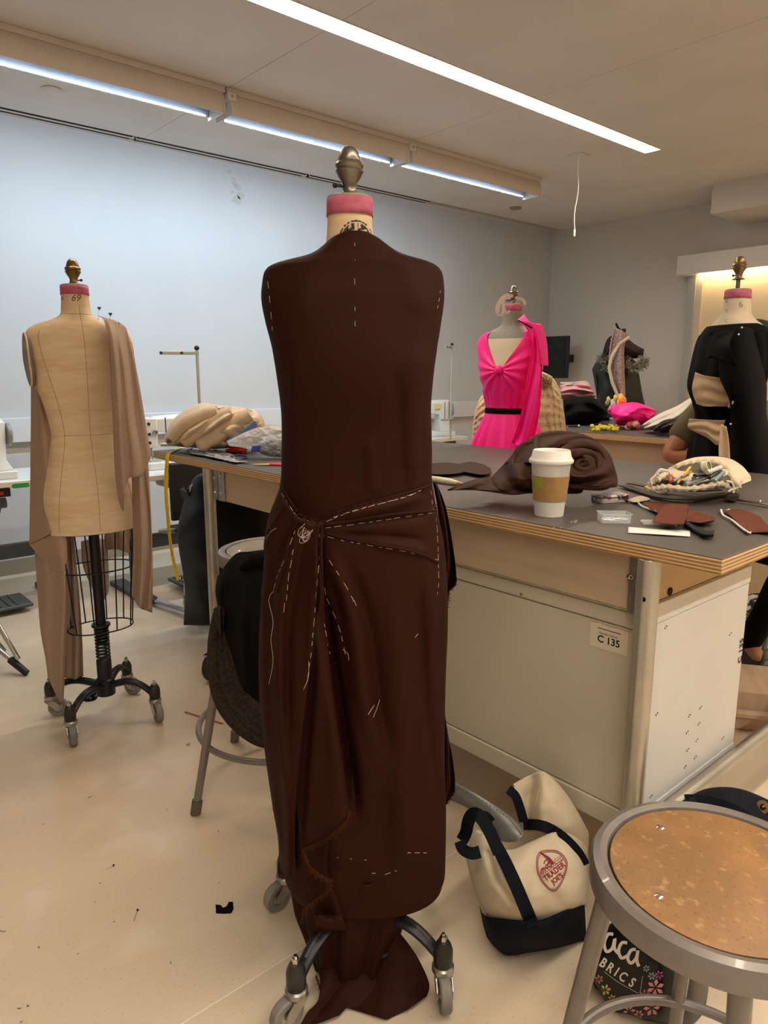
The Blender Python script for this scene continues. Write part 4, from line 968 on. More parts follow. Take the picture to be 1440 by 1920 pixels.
def body_cloth(th0, th1, z0, z1, off, N, M, fold, zfun=None, loc=pc, RR=PR, close=False):
    g = G(); P = []
    for j in range(M):
        q = []
        for i in range(N):
            u, v = i / (N - 1), j / (M - 1); th = th0 + (th1 - th0) * u; z = z0 + (z1 - z0) * v
            if zfun: z = zfun(u, v, th, z)
            o = off(u, v, th, z) if callable(off) else off
            p = bpt(z, th, o + (fold(u, v, th, z) if fold else 0)); q.append(RR @ p + Vector((loc[0], loc[1], 0)))
        P.append(q)
    return g.grid(P)
def twist_fold(u, v, th, z):           # folds radiate from a knot between the busts
    x = math.sin(th + PI / 2) * .15; dz = z - 1.315; a = math.atan2(dz, x + 1e-6); r = math.hypot(x, dz)
    return .0045 * math.sin(a * 13 + r * 6) * min(1, r / .04) * math.exp(-r * 3) + .003 * math.sin(th * 24) * (z < 1.22)
part('upper_body', body_cloth(-PI / 2 - 2.3, -PI / 2 + 2.3, 1.13, 1.50, .008, 130, 80, twist_fold, zfun=lambda u, v, th, z: min(z, 1.30 + 1.1 * abs(math.sin((th + PI / 2) / 2)) ** 1.0 * .55)), M_PINK, pk, world=True, solid=.0015)
part('twist_knot', G().ball(PR @ bpt(1.315, -PI / 2, .012) + Vector((pc[0], pc[1], 0)), .020, 8, (1, 1, 1.2)), M_PINK, pk, world=True)
part('waistband', body_cloth(-PI / 2 - 2.5, -PI / 2 + 2.5, 1.105, 1.128, .010, 60, 4, None), M_BLKCLOTH, pk, world=True, solid=.002)
part('peplum', body_cloth(-PI / 2 - 2.5, -PI / 2 + 2.5, 1.11, .88, lambda u, v, th, z: .006 + .036 * v, 160, 30, lambda u, v, th, z: v * .016 * math.sin(th * 17 + math.sin(th * 3)), zfun=lambda u, v, th, z: z + .02 * v * math.sin(th * 5)), M_PINK, pk, world=True, solid=.0015)
part('sleeve_panel', sheet([[(985, 598, 3.45), (1000, 620, 3.42), (990, 700, 3.40), (976, 780, 3.42), (960, 828, 3.45)], [(1000, 606, 3.47), (1012, 680, 3.43), (1000, 760, 3.40), (985, 820, 3.43), (972, 838, 3.43)], [(1014, 606, 3.5), (1016, 700, 3.48), (1012, 770, 3.46), (1000, 830, 3.46)]], 50, 50, wav(11, .02)), M_PINK, pk, world=True, solid=.0015)
part('shoulder_flap', sheet([[(978, 600, 3.5), (998, 640, 3.44), (1000, 680, 3.44)], [(1000, 606, 3.46), (1010, 650, 3.42), (1014, 685, 3.42)], [(1015, 608, 3.5), (1025, 640, 3.48), (1028, 686, 3.48)]], 30, 30, wav(6, .012)), M_PINK, pk, world=True, solid=.0015)
part('shoulder_flap', sheet([[(970, 600, 3.52), (976, 606, 3.5), (992, 616, 3.48)], [(983, 590, 3.55), (990, 600, 3.52), (1000, 612, 3.48)]], 12, 12), M_PINK, pk, world=True, solid=.0015)
part('shoulder_band', G().tube([PD(972, 601, 3.47), PD(985, 608, 3.45), PD(998, 615, 3.44)], .008, 8, flat=.4), M_BLKCLOTH, pk, world=True)
g = G()
for k, L_ in enumerate((((962, 556), (950, 553), (938, 562), (931, 578), (934, 590), (942, 588), (944, 575)), ((958, 558), (945, 560), (944, 575), (950, 586), (956, 582)), ((948, 556), (936, 570), (934, 586)), ((966, 558), (980, 562), (985, 572)))):
    P = [PD(x, y, 3.50 - .02 * k) for x, y in L_]
    ribbon(g, [cat(P, t / 24) for t in range(25)], .013, th=.001)
solo('sheer_ribbon', g, mat('sheer_ribbon', '#e6d3cc', .5, alpha=.75), 'sheer cream ribbon looped round the neck of the pink topped form', 'ribbon')
# ================================================================== BLACK TOP FORM (right)
BC = PD(1352, 885, 2.86); bc = (BC.x, BC.y); BRZ = R0 - math.radians(80)
BODY = [(z + .045 * min(1, max(0, (z - 1.43) / .10)), a * .98, f * .98, b * .95) for z, a, f, b in BODY_SAVE]
bf = thing('dress_form', 'pale dress form at the right edge, its neck numbered 6, wearing a black draped top', 'dress form', (bc[0], bc[1], 0), BRZ)
tr = torso(bf, 1.612, .86, M_LINEN2, seams=False, plates=False)
knob(bf, 1.618, M_BRASS, post=.035)
form_base(bf, [(a, a + 1, .14) for a in (.4, 2.0, 3.5, 5.1)], coil=False, poleto=.87)
wtb = world_tree([tr])
lettering_px(bf, [('6', 1389, 571, 17, .1, 0), ('R', 1363, 566, 10, .1, 0), ('T', 1362, 584, 10, .1, 0), ('C', 1362, 602, 9, .1, 0)], wtb, mat('faded_ink_grey', '#7d776c', .8))
bt = thing('black_blouse', 'black draped top with beige ruched bands on the form at the right edge', 'top', (bc[0], bc[1], .9), 0)
BR = Matrix.Rotation(BRZ, 3, 'Z')
part('top_body', body_cloth(-PI / 2 - PI, -PI / 2 + PI, .87, 1.482, .011, 110, 90, lambda u, v, th, z: (.004 * math.sin(th * 11 + z * 20) + .004 * nz((th * 2, z * 8, 0))) * (z < 1.45), zfun=lambda u, v, th, z: min(z, 1.482 - .04 * max(0, math.sin(th))), loc=bc, RR=BR), M_BLKCLOTH, bt, world=True, solid=.0015)
part('cape_panel', sheet([[(1352, 622, 2.70), (1348, 700, 2.62), (1370, 760, 2.60), (1366, 840, 2.60), (1385, 900, 2.6)], [(1382, 612, 2.68), (1385, 700, 2.58), (1395, 800, 2.58), (1410, 900, 2.58)], [(1412, 618, 2.70), (1425, 700, 2.62), (1430, 800, 2.6), (1450, 900, 2.6)], [(1425, 640, 2.78), (1437, 720, 2.75), (1442, 800, 2.72), (1500, 900, 2.72)]], 60, 60, wav(10, .014)), M_BLKCLOTH, bt, world=True, solid=.002)
part('cape_panel', sheet([[(1345, 625, 2.70), (1322, 668, 2.62), (1335, 665, 2.60)], [(1380, 616, 2.68), (1368, 650, 2.60), (1385, 690, 2.58)]], 30, 30, wav(4, .01)), M_BLKCLOTH, bt, world=True, solid=.002)
M_BAND = mat('beige_band', '#c7a987', .7, bump=(300, .15, .001))
def band(rows, D0, nm='ruched_band'):
    part(nm, sheet(rows, 50, 36, lambda u, v, p: -.012 * math.sin(PI * u) - .005 * math.sin(v * 15 + u * 4 + 2 * math.sin(u * 5)), D=D0), M_BAND, bt, world=True, solid=.002)
band([[(1304, 698, 2.84), (1298, 730, 2.84), (1306, 757, 2.84)], [(1320, 704, 2.75), (1318, 735, 2.75), (1322, 762, 2.75)], [(1345, 708, 2.70), (1345, 735, 2.70), (1345, 762, 2.70)], [(1371, 712, 2.66), (1370, 736, 2.66), (1375, 762, 2.66)]], None)
part('band_bow', pillow([[(1366, 755), (1370, 765)], [(1378, 742), (1376, 762)], [(1386, 740), (1384, 757)]], .02, 16, 16, D=2.62), M_BAND, bt, world=True)
part('band_tail', sheet([[(1368, 752), (1365, 764)], [(1378, 752), (1378, 768)], [(1383, 750), (1382, 764)]], 10, 10, wav(9, .006), D=2.61), M_BAND, bt, world=True, solid=.002)
band([[(1293, 785, 2.84), (1290, 800, 2.84), (1300, 808, 2.84)], [(1320, 787, 2.74), (1318, 805, 2.74), (1325, 820, 2.74)], [(1340, 788, 2.69), (1336, 812, 2.69), (1340, 832, 2.69)], [(1360, 788, 2.65), (1352, 815, 2.65), (1346, 835, 2.65)]], None)
part('band_tail', sheet([[(1352, 795), (1348, 830), (1348, 862)], [(1362, 800), (1367, 830), (1369, 866)]], 14, 24, wav(5, .006), D=2.60), M_BAND, bt, world=True, solid=.002)
for k, (x, y) in enumerate(((1391, 614), (1385, 627), (1370, 795))):
    solo('straight_pin', G().ball(PD(x, y, 2.58), .0035, 6), mat('pearl_pin', '#e8e6e0', .3), ['white pin head at the top of the shoulder of the black top', 'white pin head just below the shoulder of the black top', 'white pin head low on the black top beside the beige band'][k], 'pin')
BODY = BODY_SAVE
# ================================================================== THINGS ON THE CUTTING TABLE
def on(x, y, z=TZ): return PZ(x, y, z)
# coffee cup
c = on(1029, 966); cz = c.z
cup = thing('coffee_cup', 'white paper coffee cup with white lid and brown cardboard sleeve', 'cup', c)
part('cup_body', G().lathe([(k_[0] * 1.19, k_[1]) for k_ in [(.0, .002), (.0285, .0), (.0295, .001), (.030, .005), (.0405, .134), (.042, .136), (.042, .139)]], n=48), M_PAPER, cup)
part('sleeve', G().lathe([(k_[0] * 1.19, k_[1]) for k_ in [(.0337, .040), (.0342, .040), (.0392, .102), (.0387, .102)]], n=60, cap=False), M_KRAFT, cup)
part('lid', G().lathe([(k_[0] * 1.19, k_[1]) for k_ in [(.040, .134), (.0445, .133), (.0460, .137), (.0455, .141), (.0435, .143), (.0425, .146), (.0410, .148), (.0385, .162), (.0370, .165), (.0345, .163), (.033, .158), (.0, .157)]], n=56), M_PAPER, cup)
sl = world_tree([[o for o in cup.children if o.name.startswith('sleeve')][0]])
g = G()
def rect_px(g, pts, tr, nx=8, ny=8, off=.0006):
    (x0, y0), (x1, y1), (x2, y2), (x3, y3) = pts; V = []
    for j in range(ny + 1):
        for i in range(nx + 1):
            u, v = i / nx, j / ny; V.append(((x0 * (1 - u) + x1 * u) * (1 - v) + (x3 * (1 - u) + x2 * u) * v, (y0 * (1 - u) + y1 * u) * (1 - v) + (y3 * (1 - u) + y2 * u) * v))
    Fc = [(j * (nx + 1) + i, j * (nx + 1) + i + 1, (j + 1) * (nx + 1) + i + 1, (j + 1) * (nx + 1) + i) for j in range(ny) for i in range(nx)]
    return print_px(g, V, Fc, tr, off)
rect_px(g, [(1002, 895), (1016, 892), (1017, 913), (1001, 913)], sl); rect_px(g, [(1001, 913), (1019, 913), (1019, 915), (1001, 915)], sl); rect_px(g, [(1008, 915), (1009.5, 915), (1012, 924), (1006, 922)], sl)
part('printed_tree', g, M_GREEN, cup, world=True, smooth=False, recalc=False)
# brown cloth heap
def ridged(p, s, o=0): return 1 - abs(nz(p, s, o)) * 2
def heapfold(k, amp, ang=0):
    def f(u, v, p):
        a = u * math.cos(ang) + v * math.sin(ang); b = -u * math.sin(ang) + v * math.cos(ang)
        w = nz((u * 2.2, v * 2.2, k), 1) * .9
        return amp * (math.sin((a + w * .55) * k * 2.2 + b * 2) * .6 + .5 * ridged((a * k * .5, b * 1.6, k), 1))
    return f
HB = [[(912, 905, 1.98), (914, 915, 1.95), (917, 922, 1.93)], [(935, 880, 2.02), (945, 905, 1.93), (955, 925, 1.86)], [(975, 838, 2.05), (990, 880, 1.93), (1000, 918, 1.85)], [(1012, 812, 2.08), (1020, 870, 1.95), (1030, 915, 1.86)], [(1062, 808, 2.1), (1068, 860, 1.95), (1075, 912, 1.88)], [(1108, 820, 2.1), (1112, 868, 1.97), (1120, 915, 1.90)], [(1142, 850, 2.08), (1146, 885, 2.0), (1150, 914, 1.93)], [(1155, 885, 2.05), (1158, 898, 2.02), (1158, 912, 2.0)]]
def swirl(u, v, p):                    # fabric wound round a low centre, like a rosette
    x, y = (p.x - 1085) / 80, (p.y - 868) / 48; r = math.hypot(x, y); a = math.atan2(y, x)
    return .022 * math.sin(r * 11 + a * 1.3 + 1.2 * nz((x, y, 0), 1.5)) * min(1, r * 2.5) - .045 * math.exp(-(r / .35) ** 2) + .012 * nz((x * 1.6, y * 1.6, 4), 1.5)
o = solo('fabric_heap', pillow(HB, .085, 110, 90, swirl, TZ + .002), M_BRN2, 'big wound heap of dark brown fabric behind the coffee cup', 'fabric'); weld(o); HO = o; bpy.context.view_layer.update()
o = solo('fabric_fold', pillow([[(838, 918, 1.90), (840, 920, 1.90)], [(870, 905, 1.93), (880, 919, 1.88)], [(905, 896, 1.96), (915, 922, 1.86)], [(935, 898, 1.96), (960, 928, 1.84)], [(990, 905, 1.93), (1000, 925, 1.84)], [(1075, 915, 1.93), (1080, 926, 1.90)], [(1092, 916, 1.93), (1094, 920, 1.92)]], .03, 90, 40, lambda u, v, p: .007 * math.sin(u * 22 + v * 7) + .005 * nz((u * 6, v * 3, 2), 2), TZ + .002, back=.5), M_BRN2, 'flat frayed tail of brown cloth spreading in front of the fabric heap', 'fabric'); weld(o)
g = G()
HT = [BVHTree.FromPolygons([tuple(HO.matrix_world @ v.co) for v in HO.data.vertices], [tuple(p.vertices) for p in HO.data.polygons])]
for cx, cy, rx, ry, a0_, a1_, rr in ((1092, 872, 14, 10, 0, 5.6, .010), (1092, 870, 30, 22, 2.6, 6.6, .012), (1090, 868, 46, 34, 2.9, 6.1, .012), (1086, 866, 60, 46, 2.4, 5.9, .010), (1030, 850, 26, 60, 2.4, 4.2, .010), (1000, 880, 40, 50, 3.3, 4.7, .009), (1100, 900, 50, 16, .2, 2.6, .010)):
    P = []
    for k in range(41):
        a_ = a0_ + (a1_ - a0_) * k / 40; h_ = cast(HT, cx + rx * math.cos(a_), cy + ry * math.sin(a_), -.002)
        if h_ is not None: P.append(h_)
    if len(P) > 10:
        for _ in range(6): P = [P[0]] + [(P[i - 1] + P[i] * 2 + P[i + 1]) / 4 for i in range(1, len(P) - 1)] + [P[-1]]
        part('fold', G().tube(P, [max(.002, rr * math.sin(PI * (k + .6) / (len(P) + .2)) ** .5) for k in range(len(P))], 12), M_BRN2, HO, world=True)
for q in resample([(955, 895, 0), (975, 902, 0), (990, 900, 0)], 90):
    a = PD(q.x, q.y + random.uniform(-2, 2), 1.80); g.tube([a, a + Vector((random.uniform(-1, 1), random.uniform(-1, 1), random.uniform(-1, .4))) * .009], .0007, 4)
part('frayed_edge', g, M_FRAY, o, world=True, kind='stuff')
for i, (cols, lab) in enumerate((([[(800, 872), (800, 888)], [(815, 868), (822, 890)], [(850, 868), (858, 888)], [(870, 874), (872, 884)]], 'flat folded strip of brown cloth close beside the dress'), ([[(850, 872), (852, 880)], [(880, 866), (885, 888)], [(905, 870), (908, 890)], [(920, 878), (922, 886)]], 'smaller folded brown strip between the first strip and the heap'))):
    cc = [[(x, y, None) for x, y in c] for c in cols]
    cols3 = [[(x, y, (lambda P: P.x * FH[0] + P.y * FH[1])(PZ(x, y, TZ + .012))) for x, y in c] for c in cols]
    o = solo('fabric_strip', pillow(cols3, .02, 50, 20, lambda u, v, p: .006 * math.sin(u * 9 + v * 5), TZ + .002), M_BRN2, lab, 'fabric'); weld(o)
# small helper: things that lie on the table, given as columns of pixels on the table top
def flat_on(cols, N, M, h, base=TZ):
    R = sheet_pts([[(x, y, 0) for x, y in c] for c in cols], N, M); P = []
    for j, row in enumerate(R):
        P.append([PZ(p.x, p.y, base + h(i / (N - 1), j / (M - 1))) for i, p in enumerate(row)])
    return G().grid(P)
a, b = on(806, 897, TZ + .011), on(872, 908, TZ + .009)
kn = thing('tracing_tool', 'cream plastic handled tool lying beside the dress on the table', 'tool', (a + b) / 2)
part('handle', G().tube([a, a.lerp(b, .25), a.lerp(b, .6), a.lerp(b, .8)], [.009, .011, .011, .007], 12), mat('cream_plastic', '#e2d6bb', .4), kn, world=True)
part('blade_guard', G().tube([a.lerp(b, .78), b], [.007, .003], 10), mat('amber_plastic', '#c98d55', .3), kn, world=True)
# printed tin
def boxpx(p, sx, sy, sz, rz): return Matrix.Translation(p) @ Matrix.Rotation(rz, 4, 'Z')
p = on(1143, 940); M = boxpx(p, 0, 0, 0, R0 + math.radians(22))
def rbox(sx, sy, z0, z1, r=.006, n=5):
    P = []
    for cx, cy, a in ((sx / 2 - r, sy / 2 - r, 0), (-sx / 2 + r, sy / 2 - r, PI / 2), (-sx / 2 + r, -sy / 2 + r, PI), (sx / 2 - r, -sy / 2 + r, 1.5 * PI)):
        for k in range(n + 1): P.append((cx + r * math.cos(a + PI / 2 * k / n), cy + r * math.sin(a + PI / 2 * k / n)))
    return P
M_TIN = mat('printed_tin', '#cfc5c2', .3, .3, var=[(38, '#5b3038', .56, .60), (60, '#93555e', .60, .66)])
tin = thing('mint_tin', 'small hinged tin printed in maroon on white, right of the cup', 'tin', p, R0 + math.radians(20))
part('tin_base', G().prism(rbox(.092, .056, 0, 0, .01), 0, .013), M_TIN, tin, bevel=.002)
part('tin_lid', G().prism(rbox(.095, .059, 0, 0, .011), .014, .022), M_TIN, tin, bevel=.003)
# pin boxes
def pinbox(p, rz, lab, pins=True):
    t = thing('pin_box', lab, 'box', p, rz); g = G(); P = rbox(.070, .045, 0, 0, .005)
    g.prism(P, 0, .0012); Q = rbox(.0675, .0425, 0, 0, .004); n = len(P)
    g.loft([[Vector((x, y, 0)) for x, y in P], [Vector((x * 1.03, y * 1.03, .022)) for x, y in P], [Vector((x * 1.03, y * 1.03, .022)) for x, y in Q], [Vector((x, y, .0015)) for x, y in Q]], cap=False)
    g.loft([[Vector((x * 1.03, y * 1.03, .021)) for x, y in P], [Vector((x * 1.09, y * 1.12, .021)) for x, y in P], [Vector((x * 1.09, y * 1.12, .0225)) for x, y in P]], cap=False)
    part('tray', g, M_GRASS, t)
    if pins:
        g = G()
        for k in range(70):
            a = random.random() * PI; x, y, z = random.uniform(-.024, .024), random.uniform(-.013, .013), .002 + .006 * random.random(); L = .012
            g.tube([(x - L * math.cos(a) * .7, y - L * math.sin(a) * .5, z), (x + L * math.cos(a) * .7, y + L * math.sin(a) * .5, z + .001)], .0005, 4)
        part('pins', g, M_CHROME, t, kind='stuff')
    return t
pinbox(on(1151, 978), R0 + math.radians(-4), 'open clear plastic box full of pins in front of the tin')
t = thing('box_lid', 'clear plastic box lid partly covered by the brown swatch', 'lid', on(1234, 983), R0 - .2)
part('lid_plate', G().prism(rbox(.076, .05, 0, 0, .006), 0, .006), M_GRASS, t, bevel=.002)
g = flat_on([[(1178, 988), (1177, 999)], [(1235, 992), (1235, 1002)], [(1294, 995), (1294, 1006)]], 12, 4, lambda u, v: .0015 + .002 * math.sin(u * 3))
solo('paper_strip', g, mat('white_paper', '#ece8e0', .6), 'white paper strip lying near the table edge', 'paper', solid=.0006)
# swatches
def swatch(cols, lab, lift=.006, m=M_SW, nm='brown_swatch', amp=.006, k=7):
    return solo(nm, flat_on(cols, 30, 20, lambda u, v: lift + amp * (.5 + .5 * math.sin(u * k + v * 3))), m, lab, 'fabric', solid=.0012)
swatch([[(1205, 944), (1225, 958), (1240, 965)], [(1240, 940), (1250, 960), (1262, 968)], [(1290, 950), (1290, 965), (1292, 972)]], 'brown swatch lying under the other swatch behind the clear lid', .003)
o = swatch([[(1244, 946), (1234, 962), (1222, 979)], [(1265, 945), (1262, 965), (1256, 983)], [(1290, 946), (1287, 966), (1282, 983)]], 'lighter brown square swatch on top of the clear lid', .018, k=4)
swatch([[(1288, 958), (1286, 968), (1283, 976)], [(1315, 962), (1312, 974), (1306, 980)], [(1342, 971), (1339, 977), (1330, 980)]], 'curled brown swatch with a white tie at its end', .006, k=8, amp=.010)
swatch([[(1357, 957), (1378, 975), (1400, 999)], [(1392, 956), (1410, 975), (1432, 998)], [(1425, 968), (1440, 985), (1460, 998)]], 'brown swatch with white piping near the right edge', .004, amp=.004)
M_CORD = mat('white_cord', '#e6ddd0', .8, bump=(900, .6, .001))
def cord(P, lab, r=.0026, nm='piping_cord'):
    pts = [on(x, y, TZ + .006) for x, y in P]; pts = [cat(pts, k / 40) for k in range(41)]
    return solo(nm, G().tube(pts, r, 8), M_CORD, lab, 'cord')
cord([(1197, 943), (1203, 949), (1216, 954), (1230, 959)], 'short white cord curving out of the brown swatch pile')
cord([(1352, 956), (1356, 966), (1372, 975), (1388, 988), (1402, 998), (1408, 999)], 'long white cord along the rightmost brown swatch')
cord([(1289, 977), (1296, 973), (1303, 970), (1305, 967)], 'small knotted white tie on the curled swatch', .0016)
cord([(1360, 957), (1368, 955), (1364, 958)], 'frayed cord end at the top of the right swatch', .0012)
g = flat_on([[(1286, 976), (1283, 984)], [(1305, 985), (1300, 996)], [(1320, 990), (1313, 1004)]], 24, 12, lambda u, v: .004 + .008 * math.sin(v * PI)); g2 = flat_on([[(1312, 990), (1312, 1003)], [(1325, 995), (1322, 1007)], [(1340, 994), (1337, 1007)]], 20, 12, lambda u, v: .004 + .010 * math.sin(v * PI)); g.add(g2.v, g2.f)
solo('binding_roll', g, M_BLKNYL, 'curled pieces of shiny black binding at the table edge', 'ribbon', kind=None, solid=.001)
# fluff and chalk marks
for i, (x, y) in enumerate(((1075, 978), (943, 943), (935, 945), (909, 943), (1045, 988))):
    g = G()
    for k in range(10 if i == 0 else 3):
        a = on(x + random.uniform(-8, 8), y + random.uniform(-2, 3), TZ + .001); g.tube([a, a + Vector((random.uniform(-.008, .008), random.uniform(-.008, .008), .001))], .0006, 4)
    solo('thread_scrap', g, M_THREAD, ['white thread scrap in front of the coffee cup', 'tiny white thread left of the cup', 'tiny white thread left of the cup', 'tiny white thread left of the cup', 'tiny white thread at the table edge below the cup'][i], 'thread', 'thread scraps on the table' if 0 < i < 4 else None, kind='stuff')
# leather straps lying behind
g = G(); P = [on(x, y, TZ + .008) for x, y in ((1168, 910), (1200, 920), (1240, 932), (1290, 936), (1330, 930), (1370, 925), (1375, 930), (1368, 938))]
ribbon(g, [cat(P, k / 50) for k in range(51)], .030, [(0, 0, 1)] * 51, .003)
P = [on(x, y, TZ + .016) for x, y in ((1180, 906), (1215, 912), (1255, 915), (1300, 920), (1350, 918))]; g2 = G(); ribbon(g2, [cat(P, k / 50) for k in range(51)], .022, [(0, 0, 1)] * 51, .003)
t = thing('leather_strap', 'dark brown flat straps twisted in front of the canvas pouch', 'strap', on(1260, 930))
MS = mat('dark_leather', '#2c1d19', .5); part('strap', g, MS, t, world=True); part('strap', g2, MS, t, world=True)
# canvas drawstring pouch with tools
pt = thing('drawstring_pouch', 'open cream canvas drawstring pouch spilling pens and tools', 'pouch', on(1300, 905))
PB = [[(1252, 880, 2.02), (1250, 895, 1.96)], [(1275, 866, 2.06), (1285, 905, 1.92)], [(1310, 856, 2.10), (1320, 915, 1.90)], [(1360, 857, 2.10), (1365, 915, 1.90)], [(1390, 872, 2.06), (1392, 908, 1.93)], [(1408, 893, 2.0), (1409, 901, 1.97)]]
o = part('pouch_back', pillow(PB, .03, 60, 40, lambda u, v, p: .006 * math.sin(u * 14 + v * 6) + .004 * nz((u * 6, v * 5, 1), 1.5), TZ + .003, back=2.0), M_CREAM, pt, world=True); weld(o)
rim = [(1213, 916), (1222, 905), (1238, 896), (1253, 885), (1275, 873), (1300, 867), (1325, 865), (1350, 870), (1366, 884), (1376, 900), (1384, 912), (1374, 917), (1356, 908), (1340, 909), (1310, 915), (1280, 916), (1250, 913), (1230, 915)]
RD = 1.86
rp = [PD(x, y, RD + (.14 if y < 895 else .02)) for x, y in rim]; n = 160; rc = [cat(rp + [rp[0]], k / n) for k in range(n)]
for q in rc: q.z = max(q.z, TZ + .010)
part('gathered_rim', G().tube(rc, [.0075 + .0022 * math.sin(k * 1.35) for k in range(n)], 8, closed=True), M_CREAM, pt, world=True)
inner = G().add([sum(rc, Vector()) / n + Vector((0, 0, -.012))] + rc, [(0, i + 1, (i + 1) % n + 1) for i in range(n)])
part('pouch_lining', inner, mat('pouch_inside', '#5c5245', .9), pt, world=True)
for k, P in enumerate((((1250, 884), (1238, 880), (1228, 892), (1220, 900), (1222, 908)), ((1240, 896), (1233, 886), (1250, 882), (1258, 890)), ((1384, 906), (1392, 900), (1386, 912), (1372, 918), (1366, 922)), ((1362, 902), (1372, 905), (1376, 915), (1375, 924)))):
    pp = [PD(x, y, 1.87) for x, y in P]
    for q in pp: q.z = max(q.z, TZ + .006)
    part('drawstring', G().tube([cat(pp, i / 24) for i in range(25)], .0028, 8), M_CORD, pt, world=True)
tools = [('yellow_pencil', 'yellow pencil poking out of the pouch', (1270, 906), (1294, 876), .0032, '#d8b02a'), ('grey_marker', 'thick grey marker lying across the pouch mouth', (1285, 908), (1326, 894), .006, '#97999a'), ('grey_pen', 'slim grey pen left in the pouch mouth', (1262, 902), (1290, 890), .004, '#8b8d8f'),
         ('white_tube', 'white curved tube deep in the pouch', (1326, 886), (1352, 876), .006, '#c9c9c4'), ('blue_marker', 'blue grey marker at the right of the pouch mouth', (1338, 902), (1356, 886), .006, '#7d8a93'), ('black_marker', 'black marker behind the blue grey one', (1330, 896), (1350, 882), .0055, '#1f2326'), ('black_marker', 'black marker lying in the middle of the pouch', (1302, 892), (1330, 888), .005, '#26292b'), ('red_pen', 'stubby orange red pen at the left end of the pouch', (1257, 903), (1258, 890), .004, '#c0562c'), ('grey_clip', 'small grey clip in the pouch', (1300, 897), (1306, 890), .005, '#777'+'777'), ('brass_scissors', 'brass coloured handle in the pouch mouth', (1278, 894), (1296, 884), .003, '#a8894a')]
for nm, lab, a, b, r, cc in tools:
    A, B = PD(a[0], a[1], 1.875), PD(b[0], b[1], 1.91); A.z = max(A.z, TZ + .012); B.z = max(B.z, TZ + .012); d = (B - A).normalized()
    t = thing(nm, lab, 'tool' if 'clip' in nm or 'sciss' in nm else 'pen', A)
    part('barrel', G().tube([A, A + (B - A) * .7], r, 10), mat('plastic_' + cc[1:], cc, .4), t, world=True)
    part('cap', G().tube([A + (B - A) * .7, B, B + d * r], [r * 1.12, r * 1.08, r * .4], 10), mat('plastic_' + cc[1:], cc, .4), t, world=True)
A = PD(1324, 874, 1.95); A.z = max(A.z, TZ + .03)
t = thing('tape_dispenser', 'round green thread spool inside the pouch', 'spool', A); M_ = Matrix.Rotation(PI / 2 - .3, 3, 'X')
part('spool', G().lathe([(.004, -.006), (.013, -.006), (.013, .006), (.004, .006)], A, 20, M_), mat('green_plastic', '#5f7d2f', .4), t, world=True)
part('spool_rim', G().lathe([(.011, -.008), (.015, -.008), (.015, .008), (.011, .008)], A, 20, M_, cap=False), mat('pale_plastic', '#cfd0b8', .4), t, world=True)
# white and black cuff at the left end
A = on(1241, 918, TZ + .012)
t = thing('eyelash_curler', 'white and black plastic gadget with oval loops in front of the pouch', 'tool', A)
part('loop', G().tube([A + Vector((RT[0] * .022 * math.cos(k * .26) , RT[1] * .022 * math.cos(k * .26), .010 * math.sin(k * .26))) for k in range(24)], .0028, 8, closed=True), M_PAPER, t, world=True)
part('clip', G().prism(rbox(.03, .02, 0, 0), 0, .010, Matrix.Rotation(R0 + .6, 3, 'Z')).__class__().box(A.x - .012, A.x + .012, A.y - .008, A.y + .008, A.z, A.z + .016), M_BLACK, t, world=True, bevel=.003)
# steel shears at right
A, B = on(1368, 936, TZ + .006), on(1446, 948, TZ + .006); d = (B - A).normalized(); s_ = d.cross(Vector((0, 0, 1)))
t = thing('fabric_shears', 'long closed steel shears pointing left at the right table edge', 'scissors', A)
part('blade', G().prism([(0, 0), (.11, -.008), (.125, .003), (.02, .004)], -.001, .001, Matrix((d, s_, Vector((0, 0, 1)))).transposed()), M_CHROME, t)
part('blade', G().prism([(0, .001), (.11, .010), (.125, .002), (.02, -.003)], .001, .003, Matrix((d, s_, Vector((0, 0, 1)))).transposed()), M_CHROME, t)
part('pivot', G().lathe([(.006, 0), (.006, .008), (.004, .010), (0, .010)], d * .085, 12), M_CHROME, t)
g = G()
for sg in (-1, 1): g.tube([d * (.16 + .03 * math.cos(k * .3)) + s_ * (sg * .022 + .016 * math.sin(k * .3)) for k in range(21)], .004, 8, closed=True)
g.tube([d * .12, d * .135 + s_ * .012], .004, 8).tube([d * .12, d * .135 - s_ * .012], .004, 8); part('handles', g, M_CHROME, t)
g = flat_on([[(1175, 938), (1186, 942)], [(1200, 930), (1205, 940)], [(1218, 934), (1219, 937)]], 16, 10, lambda u, v: .005 + .003 * math.sin(u * 7))
solo('pale_cloth_scrap', g, M_CREAM, 'pale cloth scrap sticking out behind the tin', 'fabric', solid=.001)
